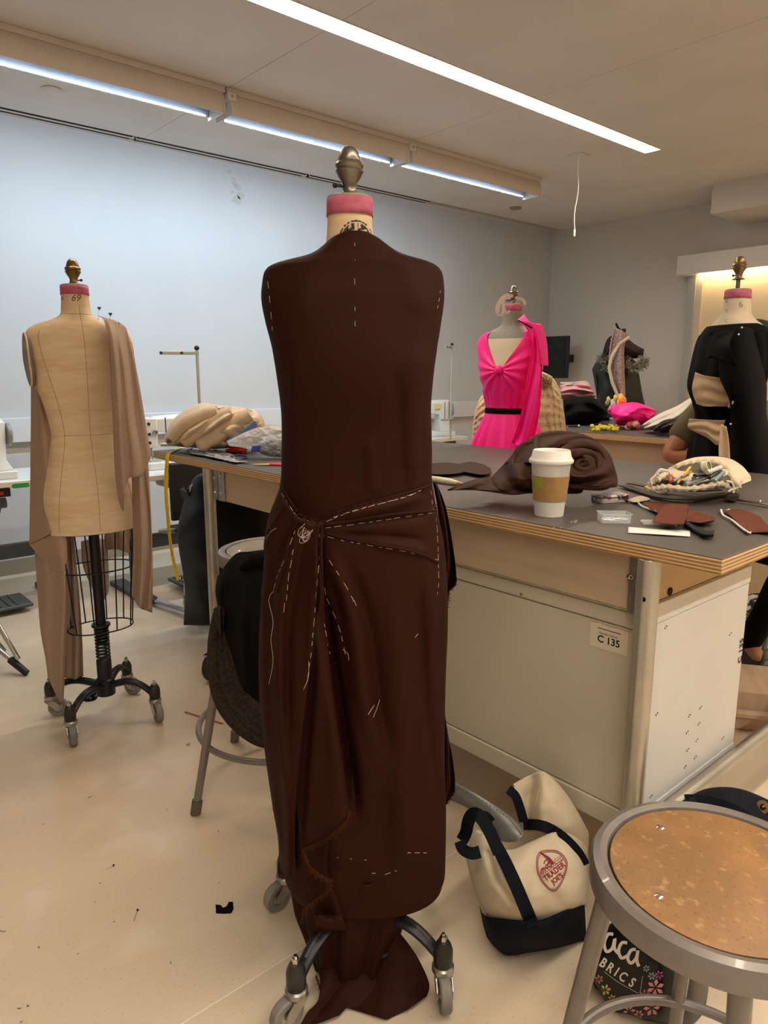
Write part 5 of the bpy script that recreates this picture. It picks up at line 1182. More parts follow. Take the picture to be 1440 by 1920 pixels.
# ---------------------------------------------------------------- left end of the table
def D_on(x, y, z=TZ): P = PZ(x, y, z); return P.x * FH[0] + P.y * FH[1]
D0 = D_on(400, 850)
BJ = [[(309, 818), (310, 828), (316, 834)], [(322, 790), (330, 815), (340, 838)], [(348, 768), (360, 805), (370, 840)], [(378, 756), (392, 800), (400, 842)], [(412, 760), (420, 800), (432, 840)], [(450, 764), (456, 800), (465, 838)], [(482, 772), (488, 800), (492, 826)], [(495, 788), (497, 800), (497, 812)]]
def jf(u, v, p):
    c = [((405, 772), (350, 800), (318, 828)), ((420, 768), (372, 812), (345, 838)), ((470, 770), (420, 795), (360, 836)), ((440, 835), (420, 820), (400, 815))]
    h = 0
    for L_ in c:
        d, s_, t_ = dist_poly((p.x, p.y), L_); h -= .055 * math.exp(-(d / 5) ** 2)
        h += .018 * math.exp(-((d - 12) / 9) ** 2)
    return h + .012 * nz((p.x * .05, p.y * .05, 2), 1) + .004 * nz((p.x * .2, p.y * .2, 5), 1)
o = solo('puffer_jacket', pillow(BJ, .13, 120, 80, jf, TZ + .003, D=D0 + .08), M_BEIGE, 'rolled shiny beige puffer jacket on the far left corner of the table', 'jacket'); weld(o)
for L_, r0 in ((((408, 770), (372, 782), (342, 800), (322, 824)), .034), (((436, 772), (398, 792), (368, 812), (345, 832)), .036), (((470, 776), (430, 800), (395, 822), (372, 836)), .040)):
    P = [PD(x, y, D0 - .02) for x, y in L_]; N_ = 60; P = [cat(P, k / N_) for k in range(N_ + 1)]
    for q in P: q.z = max(q.z, TZ + r0 * .8)
    rr = [r0 * (.35 + .65 * math.sin(PI * min(1, .12 + .8 * k / N_)) ** .5) * (1 + .12 * nz((k * .10, r0 * 99, 0))) for k in range(N_ + 1)]
    part('padded_roll', G().tube(P, rr, 16), M_BEIGE, o, world=True)
g = pillow([[(487, 800), (488, 806)], [(505, 797), (508, 810)], [(532, 802), (534, 812)], [(560, 806), (562, 812)]], .03, 30, 16, lambda u, v, p: .006 * math.sin(u * 20), TZ + .003, D=D0 + .06)
o = solo('jacket_sleeve', g, M_BEIGE, 'beige sleeve end lying between the puffer jacket and the brown dress', 'jacket'); weld(o)
M_BAG = mat('zip_bag_film', '#eef1f6', .12, alpha=.42, bump=(25, .35, .006))
zb = thing('zip_bag', 'clear zip bag with a blue seal leaning on the beige jacket', 'bag', on(470, 850))
g = pillow([[(424, 828), (430, 836)], [(455, 812), (465, 842)], [(490, 800), (500, 856)], [(530, 803), (530, 858)], [(570, 810), (570, 858)]], .05, 70, 50, lambda u, v, p: .010 * nz((p.x * .08, p.y * .1, 1), 1) + .006 * nz((p.x * .25, p.y * .25, 1), 1), TZ + .002, D=D_on(490, 860))
o = part('bag_film', g, M_BAG, zb, world=True); weld(o)
g = pillow([[(485, 840), (486, 850)], [(510, 826), (512, 856)], [(550, 826), (550, 856)]], .03, 30, 20, lambda u, v, p: .006 * nz((p.x * .1, p.y * .1, 7), 1), TZ + .003, D=D_on(490, 860)); o = part('bag_contents', g, mat('grey_contents', '#4f504e', .8), zb, world=True); weld(o)
part('blue_seal', sheet([[(424, 826), (430, 833)], [(450, 812), (456, 822)], [(478, 788), (482, 797)]], 16, 6, D=D_on(470, 850) - .10), mat('seal_blue', '#3f6ea8', .3), zb, world=True, solid=.0015)
part('red_seal', sheet([[(440, 826), (442, 829)], [(462, 812), (464, 815)], [(482, 796), (483, 799)]], 14, 4, D=D_on(470, 850) - .104), mat('seal_red', '#a3455f', .3), zb, world=True, solid=.001)
part('blue_label', sheet([[(473, 836), (470, 847)], [(490, 834), (487, 848)]], 8, 6, D=D_on(490, 860) - .075), mat('label_blue', '#2f49a0', .4), zb, world=True, solid=.0008)
g = flat_on([[(348, 844), (352, 847), (356, 850)], [(372, 838), (385, 850), (400, 858)], [(410, 844), (425, 855), (436, 866)], [(436, 852), (450, 860), (466, 866)]], 60, 40, lambda u, v: .006 + .010 * abs(nz((u * 7, v * 6, 3), 1.3)))
solo('foil_sheet', g, mat('crinkled_foil', '#d9dade', .15, .35, bump=(90, 1, .006)), 'crinkled clear silvery wrapper in front of the beige jacket', 'wrapper', smooth=False)
g = pillow([[(422, 843), (424, 848)], [(438, 838), (442, 853)], [(455, 838), (458, 853)], [(463, 842), (464, 850)]], .03, 30, 20, lambda u, v, p: .012 * nz((u * 5, v * 5, 3), 1), TZ + .002, D=D_on(440, 850))
o = solo('red_pouch', g, mat('red_satin', '#a81f1f', .35), 'small crumpled red pouch under the zip bag', 'pouch'); weld(o)
A = on(448, 856, TZ + .004)
solo('blue_ring', G().tube([on(448 + 15 * math.cos(k * .21), 857 + 3.5 * math.sin(k * .21), TZ + .005) for k in range(30)], .004, 8, closed=True), mat('blue_plastic', '#2c3f7c', .3), 'flat oval blue plastic ring in front of the red pouch', 'ring')
A, B, C_ = on(476, 871, TZ + .005), on(505, 871, TZ + .005), on(535, 870, TZ + .005)
t = thing('small_scissors', 'scissors with pink handle and yellow sheath next to the dress', 'scissors', A)
part('yellow_sheath', G().tube([A, B], [.004, .009], 10, flat=.5, up=(0, 0, 1)), mat('yellow_plastic', '#d2c05a', .4), t, world=True)
part('pink_handle', G().tube([B.lerp(C_, .5) + Vector((RT[0] * .035 * math.cos(k * .3), RT[1] * .035 * math.cos(k * .3), 0)) + Vector((FH[0], FH[1], 0)) * .012 * math.sin(k * .3) for k in range(21)], .005, 8, closed=True), mat('pink_plastic', '#d9465c', .35), t, world=True)
# yellow tape measure over the edge
P = [on(345, 838, TZ + .003), on(330, 843, TZ + .004), on(320, 848, TZ + .004)]
e = PX(316, 862, X0 - .006); z0 = e.z
tp = [P[0], P[1], P[2], Vector((X0 - .004, e.y, TZ + .003))]
bot = PX(328, 1089, X0 - .03)
N_ = 60; H_ = []
for k in range(1, N_ + 1):
    f = k / N_; z = TZ + (bot.z - TZ) * f; H_.append(Vector((X0 - .008 - .03 * math.sin(f * 3), e.y + (bot.y - e.y) * f + .006 * math.sin(f * 9), z)))
t = thing('tape_measure', 'yellow tape measure hanging over the left end of the table', 'tape measure', bot)
nr = [(0, 0, 1)] * 4 + [Vector((-math.cos(a), -math.sin(a), 0)) for a in [math.radians(40) + 1.35 * math.exp(-((k / N_ - .47) / .07) ** 2) + .25 * math.sin(k * .12) for k in range(1, N_ + 1)]]
part('band', ribbon(G(), tp + H_, .0165, nr, .0008), M_YEL, t, world=True)
g = G()
for k in range(2, N_ - 12):
    if .40 < k / N_ < .55: continue
    a = H_[k]; nn = Vector(nr[4 + k]).normalized(); sd = Vector((0, 0, -1)).cross(nn)
    ln = .0055
    q = a + nn * .0009
    g.add([q - sd * .004 * (k % 5 == 0) , q + sd * ln, q + sd * ln + Vector((0, 0, .0022)), q - sd * .004 * (k % 5 == 0) + Vector((0, 0, .0022))], [(0, 1, 2, 3)])
part('tick_marks', g, M_BLACK, t, world=True, kind='stuff', smooth=False)
# ================================================================== SEWING BENCHES ALONG THE LEFT WALL
def bench(nm_label, x0, x1, yf, yb, z=.74, legs=True):
    t = thing('sewing_bench', nm_label, 'bench', ((x0 + x1) / 2, (yf + yb) / 2, 0))
    part('top', G().box(x0, x1, yf, yb, z - .035, z), mat('bench_laminate', '#dfe2e0', .3), t, world=True, bevel=.006)
    part('edge_band', G().box(x0 - .001, x1 + .001, yf - .002, yf + .004, z - .032, z - .004), mat('edge_cream', '#d6cfbd', .4), t, world=True, bevel=.002)
    for x in (x0 + .10, x1 - .14):
        part('leg', G().box(x, x + .05, yf + .17, yf + .23, .03, z - .036), M_MGREY, t, world=True, bevel=.003)
        part('foot', G().box(x - .02, x + .07, yf + .02, yb - .02, .0, .03), M_MGREY, t, world=True, bevel=.003)
        part('bracket', G().box(x - .005, x + .055, yf + .06, yb - .05, z - .075, z - .036), M_MGREY, t, world=True, bevel=.003)
        for zz in (.62, .56, .33, .30):
            part('bolt', G().lathe([(0, 0), (.009, 0), (.008, -.005), (0, -.006)], (x + .025 + (.012 if zz == .30 else 0), yf + .170, zz), 10, rotm('X', 90) @ Matrix.Diagonal((1, 1, -1))), M_CHROME, t, world=True)
    part('crossbar', G().box(x0 + .1, x1 - .1, yf + .18, yf + .22, .28, .36), M_MGREY, t, world=True, bevel=.003)
    part('treadle', G().box(x0 + .35, x1 - .30, yf + .02, yf + .28, .03, .05), mat('treadle_rubber', '#3e4648', .5), t, world=True, bevel=.008)
    g = G()
    for k in range(14): g.box(x0 + .38 + k * (x1 - x0 - .72) / 14, x0 + .38 + k * (x1 - x0 - .72) / 14 + .01, yf + .04, yf + .26, .05, .055)
    part('treadle_ribs', g, MATS['treadle_rubber'], t, world=True, kind='stuff', smooth=False)
    # motor hung below
    part('motor', G().lathe([(0, -.11), (.06, -.11), (.075, -.09), (.075, .05), (.06, .08), (.03, .09), (.03, .12), (0, .12)], ((x0 + x1) / 2 + .2, yf + .30, z - .16), 24, rotm('Y', 90)), mat('motor_grey', '#77756f', .5), t, world=True)
    part('drip_pan', G().box((x0 + x1) / 2 - .30, (x0 + x1) / 2 + .06, yf + .10, yf + .38, z - .12, z - .036), mat('pan_grey', '#8f908d', .4), t, world=True, bevel=.02)
    return t
b1 = bench('white sewing bench with green labelled edge at the far left behind the linen form', .05, 1.34, 4.12, 4.66)
b2 = bench('white sewing bench in the middle behind the yellow tape measure', 1.46, 2.76, 3.84, 4.38)
b3 = bench('white sewing bench to the right of the brown dress along the wall', 3.55, 4.86, 4.40, 4.94)
A, B = PY(28, 910, 4.117), PY(50, 916, 4.117)
part('green_badge', G().prism(rbox(.082, .026, 0, 0, .012), 0, .003, Matrix(((1, 0, 0), (0, 0, -1), (0, 1, 0)))).__class__().prism([(x + (A.x + B.x) / 2, y + A.z - .004) for x, y in rbox(.086, .024, 0, 0, .011)], -.0, .003, Matrix(((1, 0, 0), (0, 0, -1), (0, 1, 0)))), mat('badge_green', '#2c8a4c', .4), b1, world=True).location.y += 4.118
g = G().box(.83, .98, 4.14, 4.20, .655, .700); part('switch_box', g, M_BLACK, b1, world=True, bevel=.004)
part('red_switch', G().box(.915, .945, 4.134, 4.142, .666, .688), mat('switch_red', '#a32025', .4), b1, world=True, bevel=.003)
part('green_switch', G().box(.875, .900, 4.134, 4.142, .668, .686), M_GREYIRON, b1, world=True, bevel=.003)
g = G().tube([PD(247, 955, 3.4), PD(252, 975, 3.4), PD(262, 992, 3.4), PD(272, 1003, 3.4), PD(290, 1010, 3.42)], .006, 8)
part('knee_lift_rod', g, M_BLACK, b2, world=True)
part('knee_pad', pillow([[(297, 993), (297, 998)], [(312, 990), (312, 1001)], [(330, 990), (330, 999)]], .04, 14, 8, D=3.42), mat('pad_grey', '#8b8c88', .5), b2, world=True)
part('pulley', G().lathe([(0, -.01), (.05, -.01), (.045, 0), (.05, .01), (0, .01)], PD(352, 930, 3.45), 24, rotm('Y', 60)), M_BLACK, b2, world=True)
part('bent_lever', G().tube([PD(357, 922, 3.42), PD(358, 912, 3.42), PD(368, 906, 3.42), PD(378, 902, 3.42)], .006, 8), M_PAPER, b2, world=True)
def machine(lab, x, y, z, rz, k=1.0, logo=True):
    """straight stitcher: bed along +x, head over the needle at x=0, pillar at x=.36"""
    t = thing('sewing_machine', lab, 'sewing machine', (x, y, z), rz)
    E_ = M_GREYBODY
    part('bed', G().box(-.08, .42, -.085, .085, 0, .045), E_, t, bevel=.008)
    part('needle_plate', G().box(-.07, .06, -.05, .05, .045, .048), M_CHROME, t, bevel=.001)
    part('pillar', G().loft([[Vector((.27 + dx * w_, dy * d_, zz)) for dx, dy in ((0, -1), (.6, -1), (1, -.6), (1, .6), (.6, 1), (0, 1))] for zz, w_, d_ in ((.045, .14, .075), (.10, .11, .06), (.20, .115, .058), (.30, .12, .06), (.325, .10, .045))]), E_, t, bevel=.004)
    part('arm', G().loft([[Vector((xx, dy * d_, z0_ + dz * h_)) for dy, dz in ((-1, 0), (-1, .8), (-.6, 1), (.6, 1), (1, .8), (1, 0))] for xx, d_, z0_, h_ in ((-.02, .040, .225, .085), (.08, .042, .215, .10), (.20, .048, .205, .115), (.30, .055, .19, .135))]), E_, t, bevel=.004)
    part('head', G().box(-.075, .0, -.045, .045, .13, .305), E_, t, bevel=.010)
    part('face_plate', G().box(-.079, -.074, -.035, .035, .14, .295), M_CHROME, t, bevel=.002)
    part('needle_bar', G().tube([(-.035, 0, .13), (-.035, 0, .075)], .004, 8), M_CHROME, t)
    part('presser_foot', G().tube([(-.025, 0, .13), (-.025, 0, .062), (-.038, 0, .052)], .005, 8), M_CHROME, t)
    h = part('handwheel', G().lathe([(0, 0), (.055, 0), (.062, .006), (.062, .020), (.050, .026), (.02, .03), (0, .03)], (.395, 0, .235), 26, rotm('Y', 90)), mat('handwheel_grey', '#8a8b88', .35), t)
    part('tension_dial', G().lathe([(0, 0), (.016, 0), (.016, .012), (.010, .02), (0, .02)], (-.02, -.045, .22), 16, rotm('X', 90)), M_CHROME, t)
    for dx, dz in ((-.055, .27), (-.055, .21), (-.055, .16)): part('dark_dial', G().lathe([(0, 0), (.009, 0), (.009, .006), (0, .006)], (dx, -.046, dz), 12, rotm('X', 90)), M_BLACK, t)
    if logo:
        g = text_on(G(), 'JUKI', .030, (.13, -.0475, .27), (1, 0, 0), (0, 0, 1), bold=.001); part('lettering', g, mat('logo_blue', '#3b4ea0', .5), t, smooth=False, recalc=False)
        part('yellow_plate', G().box(.22, .285, -.062, -.056, .245, .285), mat('plate_yellow', '#d8cf8e', .5), t)
    return t
def thread_stand(lab, x, y, z, rz, h=.62, spools=True):
    t = thing('thread_stand', lab, 'thread stand', (x, y, z), rz)
    part('pole', G().tube([(0, 0, 0), (0, 0, h)], .0085, 10), mat('stand_grey', '#b9bab2', .4, .3), t)
    part('pole_cap', G().ball((0, 0, h + .006), .014, 8), M_BLACK, t)
    part('guide_arm', G().box(-.20, .01, -.008, .008, h - .03, h - .012), MATS['stand_grey'], t, bevel=.002)
    for x_ in (-.19, -.08): part('guide_eye', G().lathe([(.003, -.003), (.008, 0), (.003, .003)], (x_, -.009, h - .02), 10, rotm('X', 90), cap=False), M_BLACK, t)
    part('spool_tray', G().box(-.22, .03, -.03, .03, .16, .17), MATS['stand_grey'], t, bevel=.004)
    for x_ in (-.19, -.06):
        part('spool_pin', G().tube([(x_, 0, .17), (x_, 0, .32)], .003, 6), M_GREYIRON, t)
        part('spool_disc', G().lathe([(0, .17), (.04, .17), (.04, .176), (0, .176)], (x_, 0, 0), 20), MATS['stand_grey'], t)
    return t
machine('white sewing machine cropped by the left edge of the picture', .62, 4.28, .74, 0, logo=False)
machine('white sewing machine peeping out between the linen form and the beige jacket', 1.78, 4.10, .74, math.radians(0))
machine('white sewing machine with blue lettering between the brown dress and the pink top', 4.42, 4.70, .74, math.radians(-20))
Q = PD(377, 755, 4.0); thread_stand('tall grey thread stand rising behind the beige jacket', Q.x, Q.y + .02, .74, R0 + .1, h=1.43 - .74)
Q = PD(845, 800, 6.35); thread_stand('slim grey thread stand just right of the brown dress', Q.x, Q.y, .74, R0 + 1.2, h=.80)
# ---------------------------------------------------------------- black coat over a chair, dark scarf over the tall stool
ch = thing('chair', 'chrome legged chair buried beneath the long black coat', 'chair', (1.78, 3.45, 0))
part('leg', G().tube([PZ(290, 1126, .03), PZ(392, 1158, .06)], .022, 12, flat=.6, up=(0, 0, 1)), M_CHROME, ch, world=True)
part('leg_cap', G().ball(PZ(288, 1126, .032), .027, 10, (1, 1, .8)), M_BLACK, ch, world=True)
for dx, dy in ((-.16, -.1), (.2, -.1), (-.1, .2), (.2, .2)): part('leg', G().tube([(1.80 + dx, 3.45 + dy, .012), (1.80 + dx * .8, 3.45 + dy * .8, .46)], .011, 10), M_CHROME, ch, world=True)
part('seat', G().box(1.64, 2.0, 3.32, 3.68, .45, .48), M_BLACK, ch, world=True, bevel=.01)
part('backrest', G().box(1.66, 1.98, 3.66, 3.69, .50, .82), M_BLACK, ch, world=True, bevel=.01)
def coatf(u, v, p): return .018 * math.sin(v * 26 + 3 * nz((u * 2, v * 3, 0), 1)) * .5 + .016 * nz((u * 5, v * 9, 2), 1)
cc = [[(345, 1000, 3.5), (340, 1030, 3.5), (345, 1060, 3.5)], [(352, 915, 3.5), (335, 980, 3.5), (334, 1020, 3.5), (346, 1100, 3.5), (344, 1172, 3.5)], [(376, 888, 3.45), (368, 980, 3.35), (372, 1080, 3.35), (384, 1173, 3.4)], [(430, 900, 3.45), (430, 1000, 3.32), (430, 1090, 3.35), (430, 1172, 3.4)], [(480, 915, 3.45), (490, 1000, 3.35), (490, 1090, 3.4), (485, 1170, 3.4)], [(507, 940, 3.5), (530, 1000, 3.45), (530, 1090, 3.45), (520, 1160, 3.45)]]
o = solo('long_coat', pillow(cc[1:], .14, 70, 90, coatf, .006, back=.5), M_BLKNYL, 'long black padded coat heaped over the chair beneath the table', 'coat'); weld(o)
g = G()
solo('coat_snap', G().ball(PD(339, 1085, 3.33), .006, 6), M_CHROME, 'tiny metal snap at the edge of the long black coat', 'snap')
sc = thing('dark_scarf', 'charcoal wool scarf and garment hanging from the tall stool', 'scarf', (1.02, 1.72, .3))
M_CHAR = mat('charcoal_wool', '#0f0c0b', .95, bump=(500, .5, .001), spec=.1)
M_GRYW = mat('grey_brown_wool', '#3b322b', .95, bump=(400, .6, .001), spec=.1, var=[(120, '#261f1b', .45, .7)])
SD = 1.86
o = part('upper_cloth', pillow([[(408, 1080, SD), (404, 1110, SD), (412, 1150, SD), (430, 1230, SD), (445, 1290, SD)], [(440, 1040, SD), (430, 1100, SD - .05), (440, 1180, SD - .08), (455, 1260, SD - .06), (462, 1310, SD)], [(470, 1034, SD), (470, 1100, SD - .07), (475, 1180, SD - .1), (480, 1260, SD - .07), (485, 1305, SD)], [(500, 1030, SD), (520, 1100, SD - .05), (525, 1200, SD - .05), (520, 1260, SD), (515, 1290, SD)]], .07, 60, 80, lambda u, v, p: .02 * math.sin(u * 9 + v * 5) + .012 * nz((u * 5, v * 6, 0), 1)), M_CHAR, sc, world=True); weld(o)
P = [PD(x, y, SD + d) for x, y, d in ((410, 1140, -.02), (402, 1200, -.03), (404, 1260, -.05), (415, 1310, -.06), (440, 1350, -.05), (475, 1380, -.03), (505, 1392, .0), (535, 1392, .02))]
N_ = 70; PP = [cat(P, k / N_) for k in range(N_ + 1)]
for i, off in enumerate((0, .022, .040, .055)):
    R_ = [(.010 + .012 * math.sin(PI * k / N_) ** .6) for k in range(N_ + 1)]
    part('scarf_fold', G().tube([q + Vector((RT[0], RT[1], 0)) * off * (.25 + .75 * math.sin(PI * k / N_)) + Vector((0, 0, off * (.1 + .6 * k / N_))) + Vector((FH[0], FH[1], 0)) * off * .3 for k, q in enumerate(PP)], R_, 12), M_GRYW, sc, world=True)
o = part('inner_cloth', pillow([[(425, 1230, SD + .03), (440, 1300, SD), (458, 1342, SD)], [(470, 1220, SD), (478, 1300, SD - .02), (490, 1365, SD)], [(520, 1230, SD), (520, 1300, SD), (520, 1330, SD)]], .04, 30, 30, lambda u, v, p: .014 * math.sin(u * 8)), M_CHAR, sc, world=True); weld(o)
part('scarf_fold', G().tube([PD(455, 1065, 1.80), PD(480, 1050, 1.78), PD(510, 1045, 1.78)], [.012, .022, .02], 12), M_CHAR, sc, world=True)
part('scarf_knot', pillow([[(400, 1142, 1.80), (402, 1165, 1.80)], [(412, 1136, 1.78), (414, 1190, 1.77)], [(424, 1142, 1.80), (420, 1180, 1.80)]], .015, 20, 24, lambda u, v, p: .006 * math.sin(u * 16)), M_GRYW, sc, world=True)
# ---------------------------------------------------------------- chrome stand at the left edge
t = thing('folding_stand', 'chrome folding stand leg with black tip at the left edge', 'stand', PZ(50, 1266, 0))
e = PZ(50, 1262, .012)
for a in ((-40, 1110), (-60, 1170)):
    q = PD(a[0], a[1], 3.05); part('tube_leg', G().tube([q, e + (q - e).normalized() * .07], .0105, 12), M_CHROME, t, world=True)
part('rubber_tip', G().tube([e + (q - e).normalized() * .10, e], [.017, .015], 12), M_BLACK, t, world=True)
part('cross_tube', G().tube([PD(-50, 1150, 3.04), PD(8, 1222, 3.04)], .012, 10), M_CHROME, t, world=True)
# ================================================================== RIGHT BACKGROUND
x0 = 3.74
bt2 = thing('rear_table', 'second plywood and grey table beyond the pink top, laden with clothes', 'table', (4.4, 2.2, 0))
part('worktop', G().box(x0, 5.05, .6, 3.37, TZ - .033, TZ - .0025), M_PLY, bt2, world=True, bevel=.0015)
part('mat_cover', G().box(x0 + .001, 5.05, .6, 3.369, TZ - .003, TZ), M_MAT, bt2, world=True, bevel=.001)
part('apron', G().box(x0 + .03, x0 + .05, .75, 3.2, .45, TZ - .033), mat('warm_panel', '#a98c76', .5), bt2, world=True, bevel=.001)
for x, y in ((x0 + .06, .9), (x0 + .06, 3.1), (4.95, .9), (4.95, 3.1)):
    part('leg', G().lathe([(.024, .0), (.024, TZ - .034)], (x, y, 0), 16), M_ALU, bt2, world=True)
def blob(name, cols, D, bulge, m, lab, catg, fold=None, floor=TZ + .002, group=None, N=46, M=40):
    o = solo(name, pillow([[(x, y) for x, y in c] for c in cols], bulge, N, M, fold, floor, D=D), m, lab, catg, group); weld(o, .003); return o
cf = lambda a, fx, fy, k=0: (lambda u, v, p: a * math.sin(v * fy + 1.5 * nz((u * 2, v * 2, k), 1) * 3 + u * fx) + a * .6 * nz((u * 5, v * 5, k), 1))
# knitted cardigan behind the pink form
kd = thing('knit_cardigan', 'cream cable knit cardigan on a seated back, behind the pink top', 'cardigan', PD(1015, 840, 3.95))
KM = lambda u, v, p: .012 * abs(math.sin(u * 30 + math.sin(v * 16) * .5)) + .006 * math.sin(v * 60) + .012 * nz((u * 5, v * 6, 0), 1)
o = part('cardigan_body', pillow([[(890, 770), (885, 810), (885, 850)], [(905, 740), (905, 800), (905, 860)], [(960, 700), (960, 790), (960, 870)], [(1012, 697), (1020, 780), (1020, 870)], [(1036, 708), (1045, 780), (1046, 860)], [(1050, 730), (1060, 790), (1062, 850)]], .16, 150, 80, KM, D=3.98), M_KNIT, kd, world=True); weld(o)
o = part('hood', pillow([[(1005, 700), (1008, 716)], [(1016, 697), (1018, 722)], [(1028, 702), (1030, 726)], [(1036, 706), (1036, 720)]], .05, 30, 24, KM, D=3.86), M_KNIT, kd, world=True); weld(o)
# monitor
t = thing('monitor', 'black screen mounted near the far corner behind the pink top', 'monitor', (6.52, 4.66, 1.2))
A, B = PX(1010, 632, 6.52), PX(1064, 709, 6.52)
part('bezel', G().box(6.50, 6.54, B.y, A.y, B.z, A.z), M_BLACK, t, world=True, bevel=.006)
part('screen', G().box(6.495, 6.50, B.y + .03, A.y - .03, B.z + .03, A.z - .03), mat('screen_glass', '#14161c', .12, var=[(9, '#232a38', .5, .7)]), t, world=True)
part('wall_arm', G().box(6.54, WX - .01, (A.y + B.y) / 2 - .03, (A.y + B.y) / 2 + .03, 1.42, 1.50), M_BLACK, t, world=True)
blob('folded_sweaters', [[(1050, 722), (1048, 748)], [(1075, 718), (1080, 748)], [(1100, 716), (1105, 747)], [(1110, 728), (1118, 744)]], 5.25, .14, mat('pink_jersey', '#c58f93', .85), 'folded dusty pink sweater on top of the black bag', 'sweater', cf(.02, 1, 16))
blob('folded_hoodie', [[(1050, 716), (1050, 730)], [(1070, 716), (1072, 726)], [(1096, 714), (1098, 724)], [(1106, 718), (1108, 728)]], 5.30, .12, mat('grey_jersey', '#a29a9a', .85), 'grey cloth folded together with the pink sweater', 'sweater', cf(.014, 1, 9))
blob('black_bag', [[(1056, 748), (1056, 796)], [(1080, 744), (1084, 799)], [(1110, 744), (1114, 797)], [(1130, 760), (1132, 790)], [(1144, 780), (1144, 792)]], 5.05, .2, M_BLKCLOTH, 'slumped black bag beneath the pink sweater on the rear table', 'bag', cf(.03, 4, 7))
# coat rack with parka and scarf
pk2 = thing('parka', 'dark green parka with fur trimmed hood hanging by the far wall', 'coat', PD(1160, 780, 6.6))
M_PARK = mat('parka_green', '#222927', .7, bump=(60, .2, .004)); DP = 6.6
o = part('coat_body', pillow([[(1110, 692), (1118, 740), (1118, 775)], [(1128, 665), (1135, 730), (1135, 790)], [(1165, 660), (1170, 730), (1170, 790)], [(1195, 680), (1205, 740), (1214, 776)]], .22, 50, 50, cf(.03, 12, 2), D=DP, floor=.9), M_PARK, pk2, world=True); weld(o)
o = part('hood', pillow([[(1128, 668), (1132, 680)], [(1140, 634), (1146, 672)], [(1165, 628), (1170, 672)], [(1190, 645), (1195, 672)], [(1208, 655), (1206, 668)]], .16, 40, 40, cf(.03, 9, 6), D=DP - .12), mat('maroon_cloth', '#2a171d', .9), pk2, world=True); weld(o)
g = G(); random.seed(5)
for L_ in (((1124, 676), (1132, 670), (1140, 682), (1136, 692)), ((1170, 672), (1180, 690), (1196, 690), (1206, 682), (1208, 672))):
    for q in resample([(x, y, 0) for x, y in L_], 90):
        c = PD(q.x, q.y, DP - .26)
        for _ in range(6):
            d = Vector((random.uniform(-1, 1), random.uniform(-1, 1), random.uniform(-1, 1))).normalized() * random.uniform(.03, .06); g.add([c, c + d + Vector((.004, 0, .004)), c + d - Vector((.004, 0, .004))], [(0, 1, 2)])
part('fur_trim', g, mat('grey_fur', '#8d8a80', .9), pk2, world=True, kind='stuff', smooth=False)
t = thing('tweed_scarf', 'pink and white speckled scarf with cream edge hanging over the parka', 'scarf', PD(1155, 770, 6.2))
M_TW = mat('tweed', '#8b6d70', .9, var=[(160, '#d8c8c4', .5, .6), (70, '#4b2c35', .6, .7)])
part('scarf_cloth', sheet([[(1152, 618), (1146, 640), (1142, 680), (1148, 710), (1162, 745)], [(1160, 617), (1160, 650), (1157, 690), (1160, 720), (1168, 750)], [(1178, 628), (1170, 650), (1170, 690), (1171, 720), (1172, 752)]], 30, 50, wav(7, .03), D=DP - .34), M_TW, t, world=True, solid=.01)
part('cream_edge', G().tube([PD(x, y, DP - .38) for x, y in ((1180, 632), (1162, 644), (1147, 668), (1142, 690), (1148, 718), (1160, 746))], .014, 8), M_CREAM, t, world=True)
t = thing('coat_rack', 'dark coat stand carrying the parka, mostly hidden', 'coat rack', PD(1165, 780, 6.75))
Q = PD(1165, 700, 6.72); part('pole', G().tube([(Q.x, Q.y, 0), (Q.x, Q.y, 1.70)], .018, 10), M_BLACK, t, world=True)
for k in range(3): part('foot', G().tube([(Q.x, Q.y, .08), (Q.x + .22 * math.cos(k * 2.1), Q.y + .22 * math.sin(k * 2.1), .01)], .014, 8), M_BLACK, t, world=True)
part('hook', G().tube([(Q.x, Q.y, 1.66), (Q.x - .1, Q.y, 1.70), (Q.x - .14, Q.y, 1.74)], .01, 8), M_BLACK, t, world=True)
# stuff on the rear table
blob('neon_fabric', [[(1138, 768), (1150, 785), (1156, 798)], [(1160, 758), (1175, 780), (1180, 798)], [(1195, 755), (1205, 780), (1205, 796)], [(1232, 770), (1225, 782), (1212, 790)]], 4.65, .16, M_PINK, 'crumpled neon pink fabric heaped on the rear table', 'fabric', cf(.03, 9, 9, 3))
blob('white_blouse', [[(1204, 796), (1208, 806)], [(1235, 776), (1240, 806)], [(1270, 760), (1275, 800)], [(1296, 745), (1300, 780)], [(1310, 748), (1312, 770)]], 4.30, .14, mat('white_cotton', '#cfc8bd', .9), 'crumpled white cloth on the rear table behind the seated arm', 'fabric', cf(.03, 8, 9, 5))
blob('floral_cloth', [[(1224, 806), (1226, 809)], [(1240, 790), (1245, 812)], [(1262, 785), (1266, 808)], [(1274, 792), (1274, 800)]], 4.10, .07, mat('dark_floral', '#1d1a1f', .8, var=[(16, '#c07c92', .56, .6)]), 'small black cloth with pink blotches before the white cloth', 'fabric', cf(.02, 8, 9, 6))
